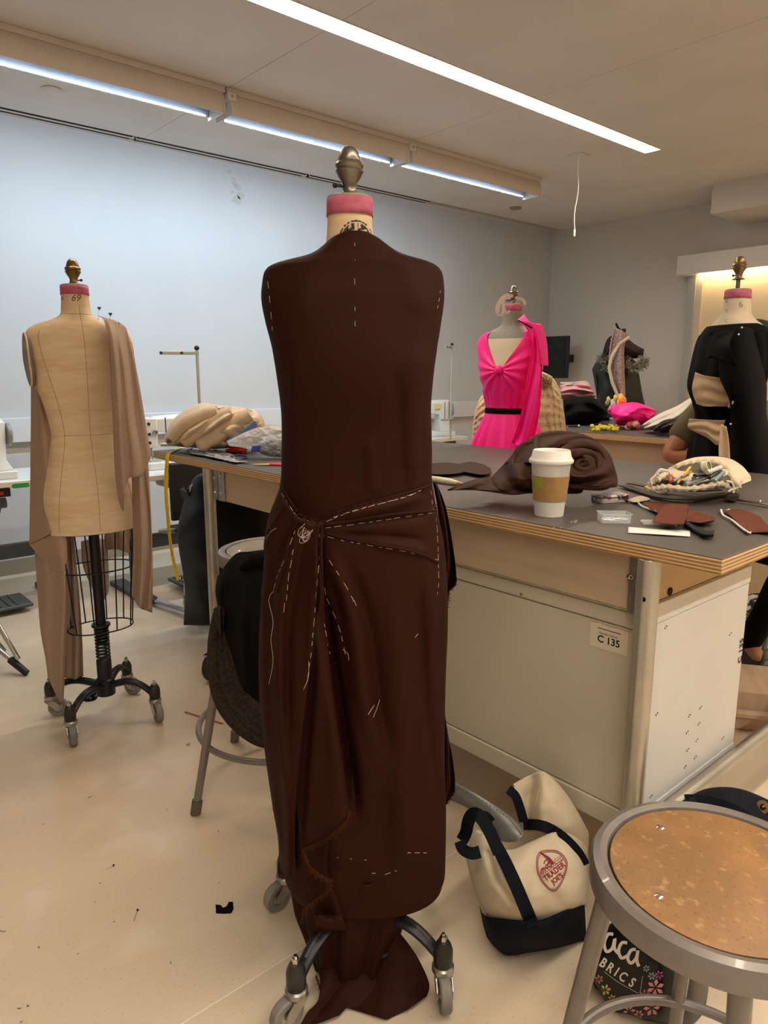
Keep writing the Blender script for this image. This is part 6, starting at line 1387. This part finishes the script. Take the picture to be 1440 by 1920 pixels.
for nm, cx, cy, r, cc_, lab in (('paper_flower', 1165, 752, .05, '#e8b55c', 'orange yellow paper flower behind the neon fabric'), ('paper_flower', 1150, 763, .05, '#a9aed0', 'pale lilac paper flower at the edge of the neon fabric'), ('paper_flower', 1154, 748, .028, '#d3cf6a', 'small yellow green flower bud above the lilac flower'), ('paper_flower', 1141, 752, .03, '#b5b96a', 'pale green leafy tuft left of the flowers')):
    t = thing(nm, lab, 'flower', PD(cx, cy, 4.75)); m = mat('petal' + cc_[1:], cc_, .8)
    for k in range(7):
        a = k * .9; part('petal', G().ball((r * .55 * math.cos(a), r * .3 * math.sin(a * 1.7), r * .5 * math.sin(a)), r * .55, 6, (1, .6, 1)), m, t)
cb = PZ(1125, 796, TZ); t = thing('clear_case', 'flat clear plastic case beside the black bag', 'box', cb, R0)
part('case', G().prism(rbox(.17, .09, 0, 0), 0, .035), M_GRASS, t, bevel=.003); part('case_lid', G().prism(rbox(.175, .095, 0, 0), .036, .046), mat('case_lid', '#b9c0cc', .3), t, bevel=.002)
g = G()
for k in range(46):
    c = PZ(random.uniform(1110, 1162), random.uniform(796, 806), TZ + random.uniform(.01, .03)); g.ball(c, random.uniform(.008, .016), 4, (1, 1, .8))
solo('yellow_scrunchies', g, mat('yellow_fluff', '#c9b93a', .9), 'ruffled yellow trimming lying along the rear table edge', 'trimming', kind='stuff')
t = thing('rose_bundle', 'crumpled pink and red fabric rose on the rear table edge', 'flower', PZ(1186, 806, TZ))
for k in range(9):
    a = k * 1.1; part('petal', G().ball((.045 * math.cos(a), .02 * math.sin(a), .03 + .012 * math.sin(a * 2)), .026, 6, (1, .7, .8)), mat('rose_a', '#c2566a', .8) if k % 2 else mat('rose_b', '#e3b9a0', .8), t)
t = thing('dark_glasses', 'black rimmed glasses lying in front of the yellow trimming', 'glasses', PZ(1142, 810, TZ), R0)
for sx in (-1, 1): part('lens_rim', G().tube([(.028 * sx + .022 * math.cos(k * .4), .012 * math.sin(k * .4), .012) for k in range(16)], .004, 6, closed=True), M_BLACK, t)
part('temple', G().tube([(.05, 0, .012), (.075, .03, .008), (.03, .05, .006)], .003, 6), M_BLACK, t)
t = thing('silver_pen', 'short black and silver pen by the black bag', 'pen', PZ(1075, 802, TZ), R0)
part('barrel', G().tube([(-.03, 0, .01), (.03, 0, .01)], .007, 8), M_BLACK, t); part('tip', G().ball((.036, 0, .011), .011, 6), M_CHROME, t)
# ================================================================== SEATED PERSON BEHIND THE BLACK TOP
def skin_body(name, nodes, edges, m, parent, sub=2):
    """nodes: name -> (point, radius); one continuous surface grown on the joints"""
    me = bpy.data.meshes.new(name); idx = {k: i for i, k in enumerate(nodes)}
    X = XF[parent.name]; me.from_pydata([tuple(X @ Vector(v[0])) for v in nodes.values()], [(idx[a], idx[b]) for a, b in edges], [])
    bm = bmesh.new(); bm.from_mesh(me); sl_ = bm.verts.layers.skin.verify(); bm.verts.ensure_lookup_table()
    for i, v in enumerate(nodes.values()):
        r = v[1]; bm.verts[i][sl_].radius = r if isinstance(r, tuple) else (r, r)
    bm.verts[0][sl_].use_root = True; bm.to_mesh(me); bm.free()
    o = bpy.data.objects.new(name, me); me.materials.append(m)
    a = o.modifiers.new('skin', 'SKIN'); a.use_smooth_shade = True; b = o.modifiers.new('sub', 'SUBSURF'); b.levels = sub; b.render_levels = sub
    o.parent = parent; COL.objects.link(o); return o
base = PD(1366, 800, 3.12); PB_ = Vector((base.x, base.y, 0))
per = thing('person', 'person in an olive t-shirt seated behind the black top, bare elbow showing', 'person', PB_)
rt3 = Vector((RT[0], RT[1], 0)); fw = Vector((-FH[0], -FH[1], 0)); up3 = Vector((0, 0, 1))
def J(r, f, z): return PB_ + rt3 * r + fw * f + up3 * z
nd = {'pelvis': (J(0, -.06, .64), .13), 'waist': (J(0, -.03, .82), .115), 'chest': (J(0, .03, 1.02), .135), 'neckb': (J(0, .08, 1.18), .075), 'neck': (J(0, .12, 1.25), .05), 'head0': (J(0, .16, 1.31), .07), 'head': (J(0, .19, 1.39), .088), 'crown': (J(0, .18, 1.45), .06)}
ed = [('pelvis', 'waist'), ('waist', 'chest'), ('chest', 'neckb'), ('neckb', 'neck'), ('neck', 'head0'), ('head0', 'head'), ('head', 'crown')]
for s_, n_ in ((-1, 'l'), (1, 'r')):
    el = PD(1250, 858, 3.02) if s_ < 0 else PD(1440, 800, 3.05)
    el = Vector((el.x, el.y, el.z))
    nd.update({n_ + 'sh': (J(s_ * .155, .06, 1.13), .058), n_ + 'ua': (J(s_ * .155, .06, 1.13).lerp(el, .5), .050), n_ + 'el': (el, .040), n_ + 'wr': (J(s_ * .08, .26, .965), .026), n_ + 'pa': (J(s_ * .04, .30, .965), (.036, .018)),
               n_ + 'hip': (J(s_ * .09, .0, .60), .085), n_ + 'kn': (J(s_ * .14, .36, .56), .058), n_ + 'an': (J(s_ * .14, .06, .12), .038), n_ + 'toe': (J(s_ * .15, .20, .05), .03)})
    ed += [('chest', n_ + 'sh'), (n_ + 'sh', n_ + 'ua'), (n_ + 'ua', n_ + 'el'), (n_ + 'el', n_ + 'wr'), (n_ + 'wr', n_ + 'pa'), ('pelvis', n_ + 'hip'), (n_ + 'hip', n_ + 'kn'), (n_ + 'kn', n_ + 'an'), (n_ + 'an', n_ + 'toe')]
    for k in range(5):
        a = (-.6 + .3 * k) * s_; L = (.05, .075, .082, .076, .06)[k]; b0 = J(s_ * .04, .30, .965); dd = (fw * math.cos(a) + rt3 * math.sin(a))
        nd[n_ + 'f%da' % k] = (b0 + dd * .045 + rt3 * (-.018 + .009 * k) * s_, .0085); nd[n_ + 'f%db' % k] = (b0 + dd * (.045 + L * .6) + rt3 * (-.018 + .009 * k) * s_ - up3 * .004, .008); nd[n_ + 'f%dc' % k] = (b0 + dd * (.04 + L) + rt3 * (-.018 + .009 * k) * s_ - up3 * .016, .007)
        ed += [(n_ + 'pa', n_ + 'f%da' % k), (n_ + 'f%da' % k, n_ + 'f%db' % k), (n_ + 'f%db' % k, n_ + 'f%dc' % k)]
skin_body('body', nd, ed, M_SKIN, per)
sn = {'pelvis': (J(0, -.06, .68), .15), 'waist': (J(0, -.03, .82), .135), 'chest': (J(0, .03, 1.02), .155), 'nb': (J(0, .07, 1.14), .09)}; se = [('pelvis', 'waist'), ('waist', 'chest'), ('chest', 'nb')]
for s_, n_ in ((-1, 'l'), (1, 'r')):
    sh = nd[n_ + 'sh'][0]; el = nd[n_ + 'el'][0]
    sn[n_ + 'sh'] = (sh, .072); sn[n_ + 'a'] = (sh.lerp(el, .4), .068); sn[n_ + 'b'] = (sh.lerp(el, .70), .066); se += [('chest', n_ + 'sh'), (n_ + 'sh', n_ + 'a'), (n_ + 'a', n_ + 'b')]
skin_body('t_shirt', sn, se, M_OLIVE, per)
tn = {'pelvis': (J(0, -.06, .64), .15)}; te = []
for s_, n_ in ((-1, 'l'), (1, 'r')):
    tn[n_ + 'h'] = (J(s_ * .09, .02, .60), .10); tn[n_ + 'k'] = (J(s_ * .14, .36, .56), .075); tn[n_ + 's'] = (J(s_ * .14, .20, .30), .058); tn[n_ + 'a'] = (J(s_ * .14, .06, .085), .055); te += [('pelvis', n_ + 'h'), (n_ + 'h', n_ + 'k'), (n_ + 'k', n_ + 's'), (n_ + 's', n_ + 'a')]
skin_body('trousers', tn, te, M_BLKCLOTH, per)
part('hair', G().ball(J(0, .15, 1.42), .10, 14, (1.0, 1.0, .95)).ball(J(0, .04, 1.36), .06, 10, (1.2, 1, 1.4)), mat('dark_hair', '#141010', .6, bump=(120, .5)), per, world=True, kind='stuff')
for s_ in (-1, 1):
    part('eye', G().ball(J(s_ * .03, .265, 1.395), .011, 8), M_PAPER, per, world=True); part('ear', G().ball(J(s_ * .085, .18, 1.385), .022, 8, (.4, .8, 1.2)), M_SKIN, per, world=True)
    part('shoe', G().tube([J(s_ * .14, .01, .045), J(s_ * .145, .12, .045), J(s_ * .15, .24, .035)], [.04, .042, .034], 14), M_BLACK, per, world=True)
part('nose', G().ball(J(0, .285, 1.37), .014, 8, (.8, 1.3, 1.4)), M_SKIN, per, world=True); part('mouth', G().ball(J(0, .268, 1.335), .018, 8, (1.2, .4, .35)), mat('lips', '#8f4a42', .5), per, world=True)
st3 = stool('work_stool', 'grey steel stool carrying the seated person behind the table', base.x + FH[0] * .05, base.y + FH[1] * .05, .58, .15, .22, .3, M_BOARD, .2)
# ================================================================== RIGHT EDGE, LOW DOWN
stool('rear_stool', 'grey stool leg and ring showing right of the cabinet near the edge', 3.358 + .17, 1.19 - .17, .72, .15, .24, math.radians(135 - 45), M_BOARD, .22)
bp = thing('patterned_bag', 'black and white printed bag on the floor behind the rear stool', 'bag', PD(1420, 1210, 3.6))
o = part('bag_body', pillow([[(1388, 1120, 3.62), (1388, 1195, 3.55)], [(1420, 1112, 3.6), (1420, 1212, 3.5)], [(1480, 1115, 3.6), (1480, 1230, 3.5)]], .1, 30, 30, cf(.02, 6, 6), .004), mat('toile_print', '#17171a', .7, var=[(30, '#c9c4ba', .52, .56)]), bp, world=True); weld(o)
dl = thing('wooden_dolly', 'low pale wooden dolly of two boards right of the cabinet', 'dolly', PZ(1420, 1372, 0), R0 - .25)
part('board', G().box(-.13, .5, 0.0, .22, .0, .055), M_PALLET, dl, bevel=.004); part('board', G().box(-.16, .5, .02, .30, .065, .145), M_PALLET, dl, bevel=.006); part('board', G().box(-.17, .5, -.02, .02, .055, .075), M_PALLET, dl, bevel=.004)
part('sticker', G().box(.03, .05, -.001, .001, .10, .12, Matrix.Translation((0, .02, 0)).to_3x3()), M_BLACK, dl)
sh = thing('grey_boot', 'worn grey boot at the right edge above the dolly', 'shoe', PZ(1450, 1310, 0))
o = part('boot_upper', pillow([[(1427, 1235), (1425, 1255), (1432, 1280)], [(1440, 1215), (1440, 1260), (1440, 1305)], [(1480, 1210), (1480, 1260), (1480, 1312)]], .05, 24, 24, lambda u, v, p: .004 * math.sin(v * 40), .004, D=2.86), mat('grey_knit_shoe', '#6a635c', .9), sh, world=True); weld(o)
bb = thing('black_handbag', 'rounded black canvas bag with a metal eyelet behind the near stool', 'bag', PZ(1380, 1760, 0))
o = part('bag_body', pillow([[(1278, 1502, 1.44), (1284, 1600, 1.44), (1290, 1690, 1.40)], [(1320, 1480, 1.46), (1320, 1600, 1.40), (1320, 1700, 1.36)], [(1370, 1476, 1.46), (1370, 1600, 1.39), (1370, 1710, 1.35)], [(1420, 1490, 1.45), (1425, 1600, 1.39), (1430, 1720, 1.34)], [(1500, 1530, 1.44), (1500, 1620, 1.4), (1500, 1730, 1.34)]], .06, 50, 50, cf(.01, 8, 3), .004), M_NAVY, bb, world=True); weld(o)
bpy.context.view_layer.update(); bbt = world_tree([o])
P = [cast(bbt, x, y, .002, 1.4) for x, y in ((1284, 1499), (1310, 1500), (1345, 1506), (1380, 1520), (1410, 1540))]; part('strap', ribbon(G(), [cat(P, k / 20) for k in range(21)], .022), M_NAVY, bb, world=True)
c = cast(bbt, 1429, 1513, .004, 1.4); M = Matrix.Rotation(R0, 3, 'Z') @ rotm('X', 68); part('eyelet', G().lathe([(.007, -.002), (.014, -.001), (.0145, .002), (.007, .003)], c, 24, M, cap=False), M_BRASS, bb, world=True)
part('chain', G().tube([c + Vector((RT[0], RT[1], 0)) * (.006 * k) + Vector((0, 0, .004 * math.sin(k * 2.1))) for k in range(8)], .0028, 6), M_BRASS, bb, world=True)
# ================================================================== CANVAS TOTE
tt = thing('canvas_tote', 'cream canvas tote with navy straps and maroon crest, slumped by the table leg', 'bag', PZ(990, 1770, 0))
tb = pillow([[(874, 1612, 1.56), (890, 1670, 1.50), (915, 1722, 1.44)], [(893, 1556, 1.58), (915, 1640, 1.48), (945, 1724, 1.40)], [(945, 1592, 1.50), (957, 1660, 1.43), (980, 1732, 1.38)], [(990, 1580, 1.49), (1002, 1660, 1.42), (1016, 1730, 1.38)], [(1040, 1560, 1.50), (1050, 1640, 1.43), (1060, 1712, 1.39)], [(1080, 1568, 1.52), (1088, 1630, 1.46), (1090, 1698, 1.42)], [(1102, 1590, 1.55), (1104, 1650, 1.5), (1100, 1700, 1.46)]], .045, 90, 70, lambda u, v, p: .005 * nz((p.x * .035, p.y * .035, 1), 1) + .003 * math.sin(p.x * .08 + p.y * .05) - .012 * math.exp(-(dist_poly((p.x, p.y), [(915, 1600), (930, 1650), (960, 1690)])[0] / 8) ** 2), .004, back=1.2)
o = part('canvas_body', tb, M_CREAM, tt, world=True); weld(o); bpy.context.view_layer.update(); T1 = world_tree([o])
nb = pillow([[(899, 1698, 1.50), (905, 1730, 1.47), (913, 1757, 1.44)], [(915, 1719, 1.42), (926, 1755, 1.41), (947, 1792, 1.405)], [(978, 1726, 1.36), (981, 1760, 1.37), (986, 1787, 1.40)], [(1014, 1725, 1.36), (1025, 1755, 1.375), (1030, 1780, 1.41)], [(1060, 1706, 1.38), (1062, 1740, 1.40), (1067, 1771, 1.43)], [(1096, 1688, 1.44), (1098, 1730, 1.44), (1100, 1765, 1.45)]], .03, 70, 40, lambda u, v, p: .003 * nz((p.x * .04, p.y * .04, 4), 1), .003, back=2.2)
o = part('navy_base', nb, M_NAVY, tt, world=True); weld(o); T2 = world_tree([o])
o = part('back_panel', pillow([[(962, 1470, 1.60), (968, 1500, 1.58), (980, 1545, 1.56)], [(992, 1454, 1.61), (990, 1500, 1.60), (988, 1560, 1.58)], [(1022, 1447, 1.59), (1018, 1490, 1.56), (1012, 1560, 1.54)], [(1064, 1490, 1.58), (1056, 1530, 1.55), (1048, 1580, 1.54)], [(1104, 1560, 1.57), (1104, 1580, 1.56), (1100, 1620, 1.55)]], .012, 60, 40, lambda u, v, p: .004 * nz((p.x * .04, p.y * .04, 9), 1) - .010 * math.exp(-(dist_poly((p.x, p.y), [(1000, 1460), (995, 1500), (990, 1545)])[0] / 10) ** 2)), M_CREAM, tt, world=True); weld(o); T3 = world_tree([o])
part('hem_seam', G().tube([cast(T3, x, y, .001, 1.56) for x, y in ((1020, 1451), (1011, 1480), (1003, 1510), (996, 1535))], .0018, 6), mat('canvas_edge', '#c8b795', .9), tt, world=True)
def strap(L_, trees, wd, off=.005, D=None, nm='strap', n=50):
    P = []
    pts = [cat([(p[0], p[1], p[2] if len(p) > 2 else 0) for p in L_], k / n) for k in range(n + 1)]
    for q in pts:
        h = cast(trees, q.x, q.y, off) if q.z == 0 else PD(q.x, q.y, q.z)
        if h is not None: P.append(h)
    for _ in range(2): P = [P[0]] + [(P[i - 1] + P[i] * 2 + P[i + 1]) / 4 for i in range(1, len(P) - 1)] + [P[-1]]
    return part(nm, ribbon(G(), P, wd, th=.003), M_NAVY, tt, world=True, bevel=.0008)
strap([(1000, 1738), (985, 1702), (965, 1655), (945, 1612), (925, 1575)], T1 + T2, .029)
strap([(936, 1600, 1.425), (926, 1576, 1.435), (912, 1548, 1.45), (898, 1529, 1.46), (886, 1527, 1.48), (878, 1540, 1.51), (874, 1560, 1.53), (866, 1576, 1.54)], [], .029)
strap([(862, 1578, 1.52), (868, 1592, 1.47), (884, 1600, 1.45), (900, 1597, 1.45)], [], .026)
strap([(900, 1528, 1.50), (912, 1530, 1.53), (922, 1541, 1.55)], [], .020)
strap([(982, 1546), (1010, 1547), (1035, 1556), (1062, 1576), (1084, 1600), (1096, 1622)], T1 + T3, .025, .006)
strap([(953, 1480, 1.56), (966, 1492, 1.55), (974, 1512, 1.55), (982, 1540, 1.55)], [], .022)
# crest print
TT = T1; g = G()
OUT = [(1018.3, 1595), (1030, 1594), (1042.6, 1595), (1053.3, 1600.8), (1061, 1610.5), (1063.5, 1620.3), (1061, 1635.8), (1053.3, 1655.3), (1043.6, 1668.9), (1037.8, 1670.8), (1030, 1667.9), (1018.3, 1655.3), (1009.6, 1640.7), (1006.2, 1626.1), (1006.7, 1608.6), (1011.5, 1598.9)]
def stroke(L_, w_, closed=False, n=None):
    P = [cat([(x, y, 0) for x, y in (L_ + [L_[0]] if closed else L_)], k / (n or len(L_) * 4)) for k in range((n or len(L_) * 4) + 1)]
    V = []; Fc = []
    for i, q in enumerate(P):
        a, b = P[max(0, i - 1)], P[min(len(P) - 1, i + 1)]; d = (b - a).normalized(); nn = Vector((-d.y, d.x, 0)) * w_ / 2; V += [(q.x - nn.x, q.y - nn.y), (q.x + nn.x, q.y + nn.y)]
        if i: k = 2 * i; Fc.append((k - 2, k - 1, k + 1, k))
    print_px(g, V, Fc, TT, .0015, 1.42)
stroke(OUT, 1.5, True); stroke([(1034.5 + (x - 1034.5) * .91, 1632 + (y - 1632) * .92) for x, y in OUT], 1.2, True)
stroke([(1014, 1643), (1055, 1611)], 1.2, n=10); stroke([(1016, 1646), (1057, 1614)], .9, n=10)
def poly_px(L_): print_px(g, L_, [tuple(range(len(L_)))], TT, .0016, 1.42)
poly_px([(1010.5, 1597), (1014, 1597), (1030, 1607), (1040, 1618), (1037, 1622), (1024, 1610)])
for L_ in ([(1014, 1640), (1015, 1630), (1020, 1627)], [(1018, 1638), (1019, 1629), (1026, 1627)], [(1022, 1634), (1024, 1622), (1031, 1619)], [(1027, 1630), (1028, 1616), (1036, 1620)], [(1020, 1620), (1022, 1614), (1026, 1612)], [(1032, 1627), (1034, 1620), (1040, 1618)], [(1024, 1628), (1029, 1625), (1035, 1624)]): stroke(L_, 2.0)
stroke([(1040, 1611), (1052, 1605), (1055, 1612), (1043, 1619), (1040, 1611)], .9)
for L_ in ([(1043, 1612), (1046, 1614), (1047, 1610)], [(1048, 1612), (1050, 1608), (1052, 1611)]): stroke(L_, .9)
def word_px(txt, cx, cy, sz, deg, sx=1.0):
    V, Fc = textgeo(txt, sz, bold=sz * .025); c_, s_ = math.cos(math.radians(deg)), math.sin(math.radians(deg))
    print_px(g, [(cx + x * sx * c_ - y * s_ * 1, cy - (x * sx * s_ + y * c_)) for x, y in V], Fc, TT, .0016, 1.42)
word_px('TRADER', 1039.5, 1634.5, 15.5, 38, .82); word_px("JOE'S", 1045.0, 1647.5, 13.5, 38, .82)
part('crest_print', g, M_TJ, tt, world=True, smooth=False, recalc=False, kind='stuff')
# ------------------------------------------------------------------ metal hip curve ruler
rl = thing('curve_ruler', 'grey metal curved ruler with hole marks stuck into the canvas tote', 'ruler', PZ(900, 1600, 0))
up_ = [(838, 1456, 1.72), (851, 1465, 1.70), (890, 1487, 1.64), (925, 1508, 1.59), (957, 1530, 1.54), (974, 1548, 1.51), (981, 1562, 1.49)]; lo = [(822, 1490, 1.72), (845, 1500, 1.70), (878, 1515, 1.64), (905, 1532, 1.59), (925, 1552, 1.545), (940, 1576, 1.51), (962, 1579, 1.485)]
g = G().grid([[PD(*cat(up_, k / 60)) for k in range(61)], [PD(*(cat(up_, k / 60).lerp(cat(lo, k / 60), .5))) for k in range(61)], [PD(*cat(lo, k / 60)) for k in range(61)]])
e0, e1 = Vector(up_[-1]), Vector(lo[-1]); g.grid([[PD(*e0), PD(*(e0.lerp(e1, .5))), PD(*e1)], [PD(979, 1570, 1.487), PD(975, 1573, 1.485), PD(970, 1577, 1.485)]])
part('blade', g, mat('dull_aluminium', '#8b8a86', .42, .6, bump=(200, .1)), rl, world=True, solid=.002)
g = G()
for k in range(3, 60, 2):
    q = cat(up_, k / 60).lerp(cat(lo, k / 60), .16); c = PD(q.x, q.y, q.z - .004); g.ball(c, .0012, 4)
part('marks', g, M_BLACK, rl, world=True, kind='stuff')
# ------------------------------------------------------------------ floral tote below the near stool
fb = thing('floral_tote', 'black glossy shopping bag printed with flowers and white FABRICS lettering under the near stool', 'bag', PZ(1220, 1900, 0))
g = pillow([[(1120, 1700, 1.37), (1106, 1780, 1.33), (1106, 1826, 1.31), (1152, 1902, 1.262)], [(1170, 1690, 1.33), (1172, 1800, 1.28), (1185, 1908, 1.245)], [(1240, 1690, 1.29), (1238, 1800, 1.25), (1236, 1918, 1.225)], [(1290, 1710, 1.31), (1300, 1820, 1.26), (1290, 1925, 1.23)], [(1335, 1760, 1.36), (1328, 1860, 1.31), (1318, 1930, 1.26)]], .035, 50, 40, lambda u, v, p: .0, .003, back=1.6, pw=.35)
o = part('bag_body', g, mat('black_laminate', '#0b0b0c', .3, spec=.4), fb, world=True); weld(o); bpy.context.view_layer.update(); FT = world_tree([o])
part('binding', G().tube([cast(FT, x, y, .001, 1.33) or PD(x, y, 1.33) for x, y in ((1120, 1722), (1108, 1780), (1108, 1826), (1128, 1868), (1154, 1900))], .005, 8), M_BLACK, fb, world=True)
def onbag(name, fn, m):
    global g, TT
    g = G(); TT_ = TT; TT = FT; fn(); TT = TT_
    part(name, g, m, fb, world=True, smooth=False, recalc=False, kind='stuff')
M_PW = mat('print_white', '#e3dcd2', .5)
def script():
    for L_, w_ in (([(1150, 1752), (1140, 1752), (1133, 1768), (1137, 1784), (1148, 1778), (1153, 1760), (1152, 1778), (1160, 1788)], 6), ([(1176, 1768), (1166, 1768), (1160, 1782), (1165, 1796), (1177, 1792)], 6), ([(1192, 1780), (1183, 1782), (1177, 1796), (1183, 1806), (1193, 1796), (1196, 1782), (1194, 1800), (1198, 1812)], 6)): stroke(L_, w_)
    stroke([(1132, 1790), (1160, 1816), (1200, 1850)], .0001) if False else None
onbag('script_lettering', script, M_PW)
def brics():
    for ch, x, y in (('B', 1131, 1806), ('R', 1144, 1815), ('I', 1156, 1823), ('C', 1168, 1832), ('S', 1185, 1843)): word_px(ch, x, y, 25, -33, .8)
onbag('block_lettering', brics, M_PW)
onbag('rule_line', lambda: (stroke([(1133, 1822), (1160, 1842), (1196, 1862)], .8), stroke([(1205, 1830), (1200, 1862)], .6)), M_PW)
random.seed(11)
def flowers(col):
    def f():
        for cx, cy, r, c_ in ((1229, 1852, 17, 0), (1208, 1866, 12, 1), (1222, 1890, 16, 0), (1180, 1896, 12, 2), (1123, 1836, 9, 2), (1135, 1856, 11, 3), (1236, 1828, 9, 1), (1118, 1770, 8, 1), (1278, 1862, 7, 1), (1198, 1902, 9, 0), (1148, 1872, 8, 4), (1212, 1816, 7, 5), (1222, 1830, 8, 5), (1128, 1745, 6, 1), (1116, 1800, 7, 4), (1165, 1886, 7, 5), (1190, 1880, 4, 4)):
            if c_ != col: continue
            for k in range(6):
                a = k * 1.05 + cx; L_ = [(cx + r * .15 * math.cos(a), cy + r * .15 * math.sin(a)), (cx + r * .7 * math.cos(a + .35), cy + r * .7 * math.sin(a + .35)), (cx + r * math.cos(a), cy + r * math.sin(a)), (cx + r * .7 * math.cos(a - .35), cy + r * .7 * math.sin(a - .35))]; poly_px(L_)
    return f
for i, cc_ in enumerate(('#cf8a86', '#a04a86', '#b87f6c', '#d8c08a', '#cbb23a', '#8fa6a6')): onbag('printed_flower', flowers(i), mat('petal_print_%s' % cc_[1:], cc_, .5))
onbag('script_lettering', lambda: (stroke([(1276, 1870), (1280, 1876), (1276, 1884)], 2.5), stroke([(1264, 1892), (1266, 1900), (1270, 1893), (1273, 1900), (1277, 1893)], 1.6)), M_PW)
# ================================================================== FLOOR DEBRIS
def fz(x, y, z=.001): return PZ(x, y, z)
c = fz(422, 1702); 
P = [(404, 1696), (414, 1697), (418, 1702), (424, 1700), (429, 1691), (437, 1691), (438, 1704), (434, 1712), (420, 1713), (405, 1712)]
g = G().add([fz(x, y, .0012) for x, y in P], [tuple(range(len(P)))]); solo('black_scrap', g, M_BLKCLOTH, 'small black paper scrap with a round bite cut out on the floor', 'scrap', solid=.0008, smooth=False)
solo('orange_stick', G().tube([fz(347, 1335, .003), fz(418, 1357, .003)], .0028, 8), mat('orange_plastic', '#b5502c', .5), 'thin orange stick on the floor behind the tall stool leg', 'stick')
for i, (x, y, x2, y2, lab) in enumerate(((213, 1622, 198, 1631, 'black headed pin on the floor left of the centre, the farther one'), (258, 1706, 251, 1727, 'black headed pin on the floor nearest the black scrap'))):
    t = thing('floor_pin', lab, 'pin', fz(x, y)); part('head', G().ball(fz(x, y, .003), .0028, 6), M_BLACK, t, world=True); part('shaft', G().tube([fz(x, y, .002), fz(x2, y2, .001)], .0005, 5), M_CHROME, t, world=True)
SCR = [(168, 1494, 4), (313, 1518, 2), (81, 1545, 2), (188, 1656, 2), (214, 1728, 1.5), (73, 1776, 2.5), (52, 1886, 2.5), (36, 1890, 3.5), (146, 1788, 1.5), (411, 1655, 1.5), (178, 1691, 1.2), (409, 1558, 3), (352, 1396, 4), (320, 1805, 4), (355, 1394, 3), (5, 1745, 6), (380, 1286, 2), (40, 1915, 3)]
g = G()
for i, (x, y, r) in enumerate(SCR):
    a = random.random() * 6
    if r >= 3: g.tube([fz(x - r * math.cos(a), y - r * .6 * math.sin(a), .0015), fz(x, y + 1, .002), fz(x + r * math.cos(a), y + r * .6 * math.sin(a), .0015)], .0007, 5)
    else: g.ball(fz(x, y, .001), .0006 * r + .0006, 5, (1, 1, .5))
solo('floor_lint', g, M_GREYIRON, 'tiny dark specks of lint and thread on the bare floor at left', 'lint', kind='stuff')
g = G()
for bx, by, n_, sp in ((845, 1850, 10, 12), (300, 1360, 5, 10), (192, 1222, 6, 8), (565, 1830, 5, 8), (835, 1600, 4, 8)):
    for k in range(n_):
        a = fz(bx + random.uniform(-sp, sp), by + random.uniform(-sp, sp) * .6, .004 + random.random() * .01); g.tube([a, a + Vector((random.uniform(-.02, .02), random.uniform(-.02, .02), random.uniform(0, .01))), a + Vector((random.uniform(-.03, .03), random.uniform(-.03, .03), -.003))], .0004, 4)
solo('caught_threads', g, M_FRAY, 'wispy threads caught around the casters of the dress forms', 'thread', kind='stuff')
